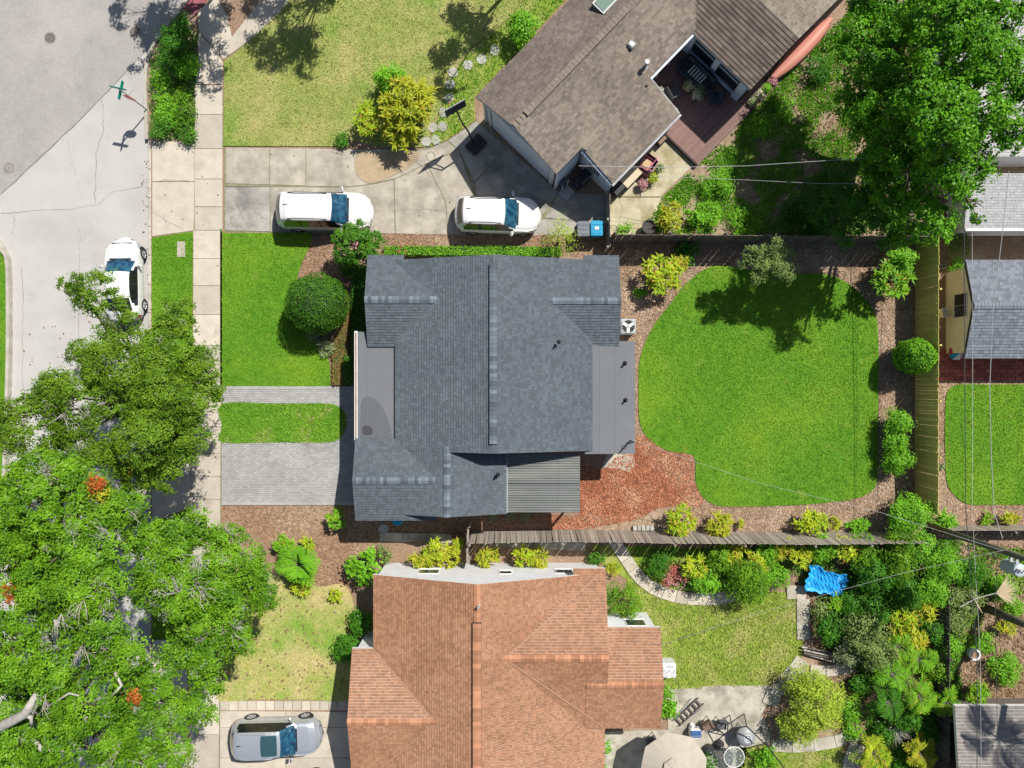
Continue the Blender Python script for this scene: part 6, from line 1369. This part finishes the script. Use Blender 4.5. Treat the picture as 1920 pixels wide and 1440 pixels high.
m_pot = mat('black pot', (.03, .028, .028), (.045, .04, .04), 5, rough=.6); m_terra = mat('terracotta pot', (.32, .13, .07), (.26, .10, .055), 5); m_bpot = mat('blue glazed pot', (.02, .13, .24), (.02, .10, .19), 4, rough=.25)
L_cream = leafmat('cream variegated leaves', (.42, .44, .20), (.60, .58, .42), trans=.2)
for q in ((1292, 162, .6, .2, .35, 'cream leaved plant nearest the sofa on the deck', m_pot, L_cream), (1306, 180, .6, .2, .35, 'white flowering plant lowest in the deck plant group', m_pot, L_cream), (1312, 168, .6, .18, .35, 'green and white plant on the sofa side of the deck group', m_pot, L_grey), (1240, 172, .5, .16, .3, 'white spindly plant in the dark corner of the deck', m_pot, L_moss)):
    potted(*q, 'b', zd)
for i, q in enumerate(((1448, 152, 'potted flower highest on the plant steps by the canoe'), (1436, 166, 'potted green plant second on the plant steps'), (1424, 178, 'potted plant in the middle of the plant steps'), (1410, 192, 'potted plant lowest on the plant steps'))):
    potted(q[0], q[1], .5, .14, .25, q[2], m_terra, (L_pink, L_lime, L_cream, L_grey)[i], 'b', .18)
# things by the side porch and patio
m_bucket = mat('blue bucket plastic', (.02, .09, .42), rough=.4)
p = P(1079, 342, .4); t = thing('bucket', 'blue bucket in the shaded side porch', 'bucket', (p.x, p.y, .03)); MB().lathe([(.13, 0), (.18, .36), (.19, .37), (.165, .37), (.16, .3), (.01, .3)], n=18).build('body', m_bucket, t); MB().tube([(.18 * math.cos(a), .02, .36 + .14 * math.sin(a)) for a in np.linspace(0, math.pi, 8)], .006, 4).build('handle', m_metal, t)
p = P(1062, 362); t = thing('door_mat', 'grey square mat on the concrete before the side porch', 'mat', (p.x, p.y, .035), A46); rbox('mat', t, (0, 0, .012), (.68, .62, .022), m_metal, 0, .006); rbox('mat_border', t, (0, 0, .006), (.74, .68, .012), m_ch, 0, .004)
p = P(1056, 340, .8); t = thing('tool_frame', 'white framed shelf in the side porch by the garage corner', 'shelf', (p.x, p.y, .03), A46)
for k in (0, .4, .8): rbox('shelf_board', t, (0, 0, .05 + k), (.42, .34, .03), m_ch, 0, .006)
for a in (-1, 1):
    for b in (-1, 1): rbox('upright', t, (a * .2, b * .16, .45), (.04, .04, .9), m_trimw, 0, .005)
p = P(1092, 332, .9); t = thing('grill', 'black covered grill in the side porch', 'grill', (p.x, p.y, .03), A46); rbox('cabinet', t, (0, 0, .42), (.9, .5, .8), m_black, 0, .03); rbox('hood', t, (0, 0, .95), (.8, .46, .26), m_black, 0, .1); MB().tube([(-.3, -.26, .95), (.3, -.26, .95)], .018, 6).build('handle', m_metal, t); rbox('side_shelf', t, (.6, 0, .8), (.3, .42, .03), m_metal, 0, .005)
p = P(1058, 310, 3.1)
m_pk = mat('pink velvet', (.56, .26, .31), (.50, .22, .27), 5, rough=.9)
p = P(1213, 308, .5); t = thing('armchair', 'pink armchair on the yellowed patio beside the brown house', 'armchair', (p.x, p.y, .05), A46 + R(100))
rbox('seat', t, (0, 0, .28), (.7, .62, .4), m_pk, 0, .08); rbox('backrest', t, (-.34, 0, .5), (.2, .8, .8), m_pk, 0, .08)
for s in (-1, 1): rbox('armrest', t, (0, s * .4, .38), (.78, .18, .52), m_pk, 0, .07)
rbox('cushion', t, (.05, .02, .5), (.4, .38, .08), mat('tan cushion', (.50, .36, .20), rough=.9), .3, .03)
p = P(1183, 332, .6); t = thing('patio_table', 'tan table top beside the pink armchair', 'table', (p.x, p.y, .05), A46); rbox('table_top', t, (0, 0, .6), (1.1, .55, .04), mat('tan table', (.55, .47, .32), rough=.7), 0, .01)
for a in (-1, 1):
    for b in (-1, 1): rbox('leg', t, (a * .48, b * .22, .29), (.05, .05, .58), m_dfence, 0, .005)
p = P(1158, 352, .7); t = thing('storage_box', 'black storage box at the lower end of the brown roof', 'box', (p.x, p.y, .05), A46); rbox('body', t, (0, 0, .3), (.6, .5, .6), m_pot, 0, .03); rbox('lid', t, (0, 0, .63), (.64, .54, .06), m_black, 0, .02)
p = P(1240, 262, .4); t = thing('planter_box', 'dark planter box at the corner of the deck', 'planter', (p.x, p.y, .05), A46); rbox('body', t, (0, 0, .2), (.55, .35, .4), m_pot, 0, .02); rbox('soil', t, (0, 0, .385), (.47, .28, .04), m_soil, 0, .005)
potted(1236, 316, .5, .15, .4, 'blue glazed pot with grey green plant on the yellowed patio', m_bpot, L_grey, 'b', .05); potted(1224, 334, .4, .17, .35, 'potted plant between the blue pot and the terracotta pot', m_pot, L_yel, 'b', .05); potted(1204, 346, .4, .16, .3, 'terracotta potted plant with pinkish leaves near the storage box', m_terra, L_pink, 'b', .05); potted(1217, 425, .5, .34, .5, 'large empty black pot above the dark fence', m_pot, L_grey, None, .04)
# blue plastic sled
p = P(1550, 1093, .7); t = thing('plastic_slide', 'bright blue ribbed plastic panel lying among the bushes', 'slide', (p.x, p.y, .35), R(-14))
m_sl = mat('blue slide plastic', (.03, .38, .82), (.02, .30, .72), 2, rough=.35, c3=(.25, .58, .88), scale3=2.5, lim3=(.58, .75))
nx_, ny_ = 60, 26; vs = []
for i in range(nx_ + 1):
    for j in range(ny_ + 1):
        u, v = i / nx_ - .5, j / ny_ - .5
        x = u * 1.95 + .05 * math.sin(v * 9) + .05 * math.sin(v * 23 + 1); y = v * 1.25 * (1 - .10 * math.sin(u * 7 + 1)) + .05 * math.sin(u * 17) - u * .12
        ed = max(abs(u), abs(v)) * 2; z = .22 + .14 * v + .05 * math.sin(u * 5 + 2 * v) + .035 * math.sin((u + v * .35) * 62) * (ed < .8) + (.10 * max(0, ed - .82) / .18) * (1 + .4 * math.sin(u * 30 + v * 40))
        vs.append((x, y, z))
o = MB().add(vs, [(i * (ny_ + 1) + j, (i + 1) * (ny_ + 1) + j, (i + 1) * (ny_ + 1) + j + 1, i * (ny_ + 1) + j + 1) for i in range(nx_) for j in range(ny_)]).build('panel', m_sl, t, smooth=True)
md = o.modifiers.new('shell', 'SOLIDIFY'); md.thickness = .02
rbox('support', t, (-.5, .2, -.08), (.1, .7, .5), m_sl, 0, .03); rbox('support', t, (.6, .2, -.08), (.1, .7, .5), m_sl, 0, .03)
# patio of the orange house
p = P(1265, 1440, 2.4); t = thing('parasol', 'large beige two tier patio parasol at the bottom edge', 'parasol', (p.x, p.y, .03), .2)
m_par = mat('beige canvas', (.44, .395, .325), (.40, .355, .29), 3, rough=.9)
def canopy(r0, r1, z0, z1, name, n=8, scallop=.06):
    vs = []; fs = []
    for i in range(n):
        for k in range(3):
            a = 2 * math.pi * (i + k / 3) / n; sag = 1 - scallop * math.sin(math.pi * k / 3)
            vs += [(r0 * math.cos(a), r0 * math.sin(a), z0), (r1 * sag * math.cos(a), r1 * sag * math.sin(a), z1 + .04 * math.sin(math.pi * k / 3))]
    q = n * 3
    for i in range(q): j = (i + 1) % q; fs.append((2 * i, 2 * i + 1, 2 * j + 1, 2 * j))
    o = MB().add(vs, fs).build(name, m_par, t); md = o.modifiers.new('cloth', 'SOLIDIFY'); md.thickness = .008
canopy(.48, 1.66, 2.55, 2.15, 'canopy'); canopy(.02, .64, 2.78, 2.58, 'top_tier')
for k in range(8):
    a = 2 * math.pi * k / 8; MB().tube([(0, 0, 2.6), (1.63 * math.cos(a), 1.63 * math.sin(a), 2.12)], .012, 4).build('rib', m_dark, t)
MB().tube([(0, 0, 0), (0, 0, 2.75)], .025, 8).build('pole', m_black, t); MB().lathe([(.28, 0), (.26, .08), (.06, .1)], n=16).build('base', m_black, t); MB().lathe([(.03, 2.77), (.025, 2.85), (.0, 2.88)], n=8).build('finial', m_dark, t)
p = P(1305, 1378, .6); t = thing('cooler', 'blue lidded white cooler box beside the parasol', 'cooler', (p.x, p.y, .03)); rbox('body', t, (0, 0, .3), (.54, .46, .5), m_trimw, 0, .03); rbox('lid', t, (0, .04, .58), (.52, .36, .07), mat('cooler lid', (.05, .12, .30), (.045, .105, .27), 3, rough=.4), 0, .02); MB().tube([(-.29, 0, .45), (-.3, 0, .7), (.3, 0, .7), (.29, 0, .45)], .012, 5).build('handle', m_metal, t)
p = P(1300, 1366, .3); t = thing('jug', 'white jug standing behind the cooler', 'jug', (p.x - .05, p.y + .12, .03)); MB().lathe([(.11, 0), (.12, .22), (.06, .3), (.04, .34), (.05, .36)], n=14).build('body', m_trimw, t); MB().tube([(.12, 0, .1), (.18, 0, .15), (.16, 0, .26), (.07, 0, .28)], .012, 5).build('handle', m_trimw, t)
# step ladder lying open
p = P(1290, 1332); t = thing('step_ladder', 'dark folding ladder lying on the patio', 'ladder', (p.x, p.y, .06), R(43))
for s in (-1, 1): rbox('rail', t, (0, s * .2, .12), (1.75, .045, .07), m_dfence, 0, .006)
for k in range(6): rbox('rung', t, (-.7 + k * .28, 0, .12), (.09, .37, .03), m_dfence, 0, .004)
for s in (-1, 1): rbox('prop_rail', t, (-.1, s * .3, .04), (1.4, .035, .04), m_metal, s * .12, .005)
m_rust = mat('brown chair slats', (.20, .13, .10), (.15, .10, .08), 5)
chair('patio_chair', 'brown slatted patio chair right of the ladder', P(1325, 1357, .3) + Vector((0, 0, -.27)), R(-60), m_rust, .5, .45); chair('patio_chair', 'dark slatted chair beside the round grey fire bowl', P(1352, 1356, .3) + Vector((0, 0, -.27)), R(-95), m_ch, .5, .4)
chair('patio_chair', 'dark chair half hidden under the parasol at its upper left', P(1222, 1388, .3) + Vector((0, 0, -.27)), R(30), m_ch, .55, .5)
p = P(1397, 1378, .6); t = thing('fire_bowl', 'round pale grey domed grill standing on the patio', 'grill', (p.x, p.y, .03)); m_bowl = mat('weathered grey enamel', (.33, .34, .34), (.26, .265, .27), 3, rough=.4)
MB().lathe([(.2, .35), (.40, .5), (.50, .68), (.50, .74), (.44, .82), (.30, .92), (.16, .965), (.15, .95), (.02, .95)], n=30).build('dome', m_bowl, t, smooth=True)
MB().lathe([(.2, .93), (.2, .985), (.17, .985), (.17, .95)], n=24).build('vent_ring', m_trimw, t); MB().lathe([(.01, .965), (.13, .965)], n=18, cap=False).build('vent_lid', m_lgrey, t)
for k in range(3): MB().tube([(.25 * math.cos(k * 2.1), .25 * math.sin(k * 2.1), .45), (.42 * math.cos(k * 2.1), .42 * math.sin(k * 2.1), 0)], .02, 5).build('leg', m_black, t)
p = P(1376, 1419, .7); t = thing('round_table', 'round glass table with white spoked frame at the bottom edge', 'table', (p.x, p.y, .03))
MB().tube([(.52 * math.cos(k * .2618), .52 * math.sin(k * .2618), .7) for k in range(25)], .025, 6).build('rim', m_trimw, t)
gm, gnt, gb = new_mat('table glass'); gb.inputs['Transmission Weight'].default_value = .9; gb.inputs['Roughness'].default_value = .05; gb.inputs['Base Color'].default_value = (.8, .86, .84, 1); gb.inputs['IOR'].default_value = 1.1
MB().lathe([(.01, .70), (.5, .70), (.5, .708), (.01, .708)], n=30).build('table_top', gm, t)
for k in range(5): MB().tube([(.06 * math.cos(k * 1.2566 + .2), .06 * math.sin(k * 1.2566 + .2), .68), (.51 * math.cos(k * 1.2566 + .2), .51 * math.sin(k * 1.2566 + .2), .68)], .018, 5).build('spoke', m_trimw, t)
for k in range(4): MB().tube([(.05, 0, .66), (.2 * math.cos(k * 1.571), .2 * math.sin(k * 1.571), .3), (.36 * math.cos(k * 1.571), .36 * math.sin(k * 1.571), 0)], .018, 5).build('leg', m_trimw, t)
for i, (a, b, lab) in enumerate(((1330, 1408, 'larger black rubbish bag beside the parasol'), (1350, 1398, 'smaller black rubbish bag left of the domed grill'))):
    p = P(a, b, .3); t = thing('rubbish_bag', lab, 'rubbish bag', (p.x, p.y, .03)); mb = MB(); r = .3 - .06 * i
    prof = [(.05, 0), (r * .9, .03), (r, .18), (r * .8, .36), (r * .3, .48), (r * .12, .52), (r * .22, .6)]
    mb.lathe(prof, n=16); mb.v = [(x * (1 + .16 * math.sin(9 * z + 5 * x)), y * (1 + .16 * math.cos(8 * z + 6 * y)), z) for x, y, z in mb.v]; mb.build('bag', mat('black bag plastic %d' % i, (.03, .03, .035), (.05, .05, .055), 8, rough=.3), t, smooth=True)
    MB().lathe([(r * .16, .5), (r * .16, .54)], n=10).build('tie', m_trimw, t)
# dark frame of a swing leaning over the patio
t = thing('swing_frame', 'dark tubular swing frame standing over the domed grill', 'swing', P(1400, 1370))
l0 = Vector(t.location)
MB().tube([P(1373, 1365, 1.6) - l0, P(1400, 1362, 1.75) - l0, P(1440, 1400, 1.5) - l0, P(1470, 1440, 1.3) - l0], .035, 7).build('top_bar', m_black, t)
for a, b in (((1373, 1365, 1.6), (1368, 1340, 0)), ((1373, 1365, 1.6), (1382, 1385, 0)), ((1400, 1362, 1.75), (1395, 1338, 0)), ((1440, 1400, 1.5), (1425, 1362, 0)), ((1440, 1400, 1.5), (1455, 1388, 0)), ((1373, 1365, 1.6), (1340, 1392, .1))): MB().tube([P(*a) - l0, P(*b) - l0], .028, 6).build('leg', m_black, t)
# log bench, pots, blocks
p = P(1540, 1228, .3); t = thing('log_pile', 'pile of grey sticks and boards beside the straight path', 'wood pile', (p.x, p.y, .05), R(-14))
for k in range(9): MB().tube([(-.9 + rnd.uniform(-.2, .2), -.22 + k * .05, .08 + .1 * (k % 3)), (.9 + rnd.uniform(-.2, .3), -.2 + k * .055 + rnd.uniform(-.1, .1), .1 + .1 * (k % 3))], [.05, .03], 6).build('stick', m_palebark if k % 2 else m_dfence, t)
potted(1603, 1283, .4, .3, .45, 'black round pot with a green plant beside the looped path', m_pot, L_shade, 'b', .03)
p = P(1825, 1226, .3); t = thing('ring_planter', 'white round planter ring standing under the cables', 'planter', (p.x, p.y, .02)); MB().lathe([(.24, 0), (.3, .4), (.3, .43), (.22, .43), (.21, .3), (.01, .3)], n=22).build('pot', m_trimw, t); MB().lathe([(.01, .33), (.215, .33)], n=18, cap=False).build('soil', m_soil, t)
for k in range(5):
    p = P(1190 + k * 8, 990, .1); o = rbox('edging_block', None, (0, 0, .1), (.19, .26, .2), m_stone, 0, .02); o.location = p - Vector((0, 0, .1)); o.rotation_euler.z = rnd.uniform(-.2, .2)
    tag(o, ['leftmost grey concrete block of the row beside the grey fence', 'second grey block from the left in the row beside the grey fence', 'middle grey block of the row beside the grey fence', 'second grey block from the right in the row beside the grey fence', 'rightmost grey block of the row, next to the round yellow clump'][k], 'block', 'concrete blocks by the fence')
p = P(1765, 500, .1); t = thing('cinder_block', 'pale hollow cinder block between the yellow fence and the shed', 'block', (p.x, p.y, 0), .1); mb = MB()
for y in (-.085, .085): mb.box((0, y, .1), (.39, .03, .19))
for x in (-.18, 0, .18): mb.box((x, 0, .1), (.03, .138, .188))
mb.build('block', m_stone, t); rbox('web', t, (0, 0, .02), (.3, .13, .02), m_stone, 0, .004)
t = chair('lawn_chair', 'small white slatted chair between the yellow fence and the cream wall', P(1762, 588, .1) + Vector((0, 0, -.1)), R(10), m_trimw, .45, .4)
p = P(1796, 660, .5); t = thing('beach_parasol', 'folded pink and blue striped beach parasol below the shed corner', 'parasol', (p.x, p.y, .05), .3)
for i, m_ in enumerate((m_bblue, m_trimw, m_pk, m_tail, m_bblue, m_trimw, m_pk, m_tail)):
    a0_, a1_ = i * .785, (i + 1) * .785
    MB().add([(0, 0, .75), (.5 * math.cos(a0_), .42 * math.sin(a0_), .42), (.5 * math.cos(a1_), .42 * math.sin(a1_), .42), (0, 0, .70)], [(0, 1, 2), (3, 2, 1)]).build('panel', m_, t)
MB().tube([(0, 0, 0), (0, 0, .85)], .015, 6).build('pole', m_trimw, t)
p = P(745, 975, .8); t = thing('barrel', 'blue barrel tucked under the lower eave of the grey house', 'barrel', (p.x, p.y, .02)); MB().lathe([(.26, 0), (.29, .2), (.30, .45), (.29, .7), (.26, .9), (.24, .92), (.02, .92)], n=20).build('body', m_bblue, t); MB().lathe([(.305, .28), (.315, .31), (.305, .34)], n=20).build('hoop', m_bblue, t)
p = P(719, 992); t = thing('drain_cover', 'round grey drain cover on the mulch beside the side walk', 'drain cover', (p.x, p.y, .02)); MB().lathe([(.24, 0), (.24, .05), (.2, .055), (.01, .055)], n=20).build('lid', m_stone, t); MB().lathe([(.27, 0), (.27, .03)], n=20).build('frame', m_metal, t)
for k, a in enumerate((925, 958, 985)):
    p = P(a, 968); o = rbox('stepping_slab', None, (0, 0, .03), (.55, .5, .06), mat('mossy slab %d' % k, (.14, .15, .06), (.20, .20, .12), 6), 0, .012); o.location = p
    tag(o, ['left mossy square slab under the edge of the patio roof', 'middle mossy square slab under the edge of the patio roof', 'right mossy square slab under the edge of the patio roof'][k], 'stepping stone', 'mossy slabs by the patio roof')
# utility pole, transformer, cables
p = P(1742, 986); t = thing('utility_pole', 'tall wooden utility pole with a grey transformer in the lower right', 'utility pole', (p.x, p.y, 0))
MB().tube([(0, 0, 0), (0, 0, 5), (0, 0, 10.5)], [.17, .145, .115], 14).build('pole', m_pole, t, smooth=True)
tr = MB().lathe([(.02, 0), (.27, 0), (.29, .05), (.29, .85), (.27, .92), (.1, .97), (.02, .97)], n=22).build('transformer', mat('transformer grey', (.42, .47, .52), (.38, .43, .48), 3, rough=.45), t, smooth=False); tr.location = (.12, -.62, 5.55)
for k in (-1, 0, 1): MB().lathe([(.05, .95), (.06, 1.0), (.035, 1.05), (.05, 1.1), (.03, 1.15), (.04, 1.2), (.01, 1.22)], (k * .14, .05, 0), 10).build('insulator', m_trimw, tr)
MB().box((.05, -.26, 6.0), (.12, .4, .08)).build('bracket', m_metal, t); MB().box((.05, -.26, 6.35), (.12, .4, .08)).build('bracket', m_metal, t)
MB().box((0, 0, 9.2), (.12, 2.4, .12)).build('crossarm', m_pole, t)
def cable(label, pts, r=.014, m=None, sag=0.0, n=10, group='overhead cables'):
    Q = [P(*q) for q in pts]; out = []
    for a, b in zip(Q, Q[1:]):
        for k in range(n):
            f = k / n; v = a.lerp(b, f); v.z -= sag * 4 * f * (1 - f); out.append(v)
    out.append(Q[-1]); c = out[0].copy()
    o = MB().tube([v - c for v in out], r, 5).build('cable', m or m_wire); o.location = c
    return tag(o, label, 'cable', group)
cable('left dark cable running down the right side over the shed', [(1806, -40, 5.3), (1808, 480, 5.1), (1809, 720, 5.05), (1811, 960, 5.1), (1832, 1230, 5.2), (1832, 1480, 5.3)], .017)
cable('thin pale cable next to the left dark cable', [(1822, 320, 5.3), (1824, 600, 5.25), (1823, 960, 5.3), (1838, 1230, 5.3), (1840, 1480, 5.4)], .009, m_wirep)
cable('thick wavy pale cable over the shed ridge and the east lawn', [(1892, 320, 5.5), (1878, 450, 5.2), (1862, 580, 5.0), (1856, 720, 4.95), (1858, 840, 5.0), (1864, 960, 5.3), (1880, 1010, 5.7)], .016, m_metal)
cable('right dark cable below the utility pole over the garden', [(1872, 1000, 6.2), (1866, 1150, 5.5), (1868, 1250, 5.4), (1872, 1480, 5.5)], .012)
cable('pale service cable from the pole to the grey house over the back lawn', [(1183, 824, 3.75), (1420, 905, 4.6), (1655, 962, 5.6), (1880, 1032, 6.6)], .006, m_metal)
cable('pale service cable from the orange house up through the garden', [(1238, 1210, 3.2), (1420, 1150, 4.2), (1690, 1075, 5.4), (1890, 1030, 6.3)], .007, m_metal)
cable('pale cable from the brown house roof across the sandy yard', [(1085, 311, 3.0), (1240, 314, 3.4), (1400, 311, 4.0), (1690, 292, 5.4), (1900, 285, 6.0)], .011, m_wirep)
cable('lower thin cable across the sandy yard', [(1220, 330, 2.4), (1370, 336, 3.0), (1535, 344, 3.8), (1800, 345, 5.0)], .008, m_wirep)
cable('dark guy wire beside the utility pole', [(1745, 992, .2), (1800, 1020, 3), (1870, 1045, 5.8)], .012, m_wirep)
# leaning palm whose crown is out of the picture, with a dead frond hanging off it
t = thing('leaning_palm', 'rough brown palm trunk leaning out over the right edge', 'palm', (24.5, -11.6, 0))
MB().tube([(0, 0, 0), (.5, -.1, 2.5), (1.5, -.5, 6.5), (2.7, -.9, 10.4)], [.22, .18, .16, .14], 12).build('trunk', m_bark, t, smooth=True)
cen, az, el, LL = [], [], [], []; mb = MB()
for i in range(11):
    a = 6.283 * i / 11 + rnd.uniform(-.35, .35); e = rnd.uniform(.0, 1.0); Lf = rnd.uniform(1.7, 2.6)
    pt_ = lambda k: (2.7 + Lf * k * math.cos(e) * math.cos(a), -.9 + Lf * k * math.cos(e) * math.sin(a), 10.4 + Lf * (k * math.sin(e) - .5 * k * k))
    mb.tube([pt_(k) for k in (0, .3, .6, 1)], [.03, .02, .015, .005], 4)
    for k in np.linspace(.2, 1, 14):
        for s in (-1, 1): cen.append(pt_(k)); az.append(a + s * .8); el.append(.1); LL.append(.75 * (math.sin(math.pi * min(1, k * .9 + .05)) + .25))
V, F = bladequads(np.array(cen), np.array(az), np.array(el), np.array(LL), np.full(len(cen), .06), np.full(len(cen), .4))
addobj('leaves', quadmesh('leaves', V, F), L_frond, t); mb.build('frond_stalks', m_pole, t)
t = thing('dead_frond', 'dry tan palm frond lying on the garden bushes', 'palm frond', P(1835, 1118, 1.0) ); l0 = Vector(t.location)
m_dry = leafmat('dry frond', (.42, .33, .20), (.58, .48, .33), trans=.1)
MB().tube([P(1800, 1138, .9) - l0, P(1830, 1122, 1.05) - l0, P(1868, 1112, 1.1) - l0], [.03, .03, .02], 6).build('stalk', m_palebark, t)
n = 26; az = np.linspace(-.95, .75, n); V, F = bladequads(np.tile(np.array(P(1868, 1112, 1.1) - l0), (n, 1)), az + .25, np.full(n, .12), rng.uniform(.7, 1.3, n), np.full(n, .06), np.full(n, .12)); addobj('leaves', quadmesh('leaves', V, F), m_dry, t)
t = thing('dead_frond', 'small curled dry frond hanging below the large tan frond', 'palm frond', P(1832, 1140, .8)); l0 = Vector(t.location)
MB().tube([P(1826, 1122, .95) - l0, P(1834, 1138, .85) - l0, P(1842, 1150, .7) - l0], [.02, .06, .02], 6).build('sheath', m_dry, t); MB().tube([P(1820, 1118, .95) - l0, P(1826, 1122, .95) - l0], .02, 5).build('stalk', m_palebark, t)
# thin dead stem casting a line by the brown house
t = thing('trellis', 'bare thin stake leaning beside the brown house at the top edge', 'stake', P(905, 60)); l0 = Vector(t.location)
MB().tube([Vector((0, 0, 0)), P(930, 14, 1.6) - l0], [.03, .02], 6).build('stake', m_bark, t); MB().tube([P(930, 14, 1.6) - l0, P(928, -20, 1.9) - l0], [.02, .012], 5).build('tip', m_bark, t)
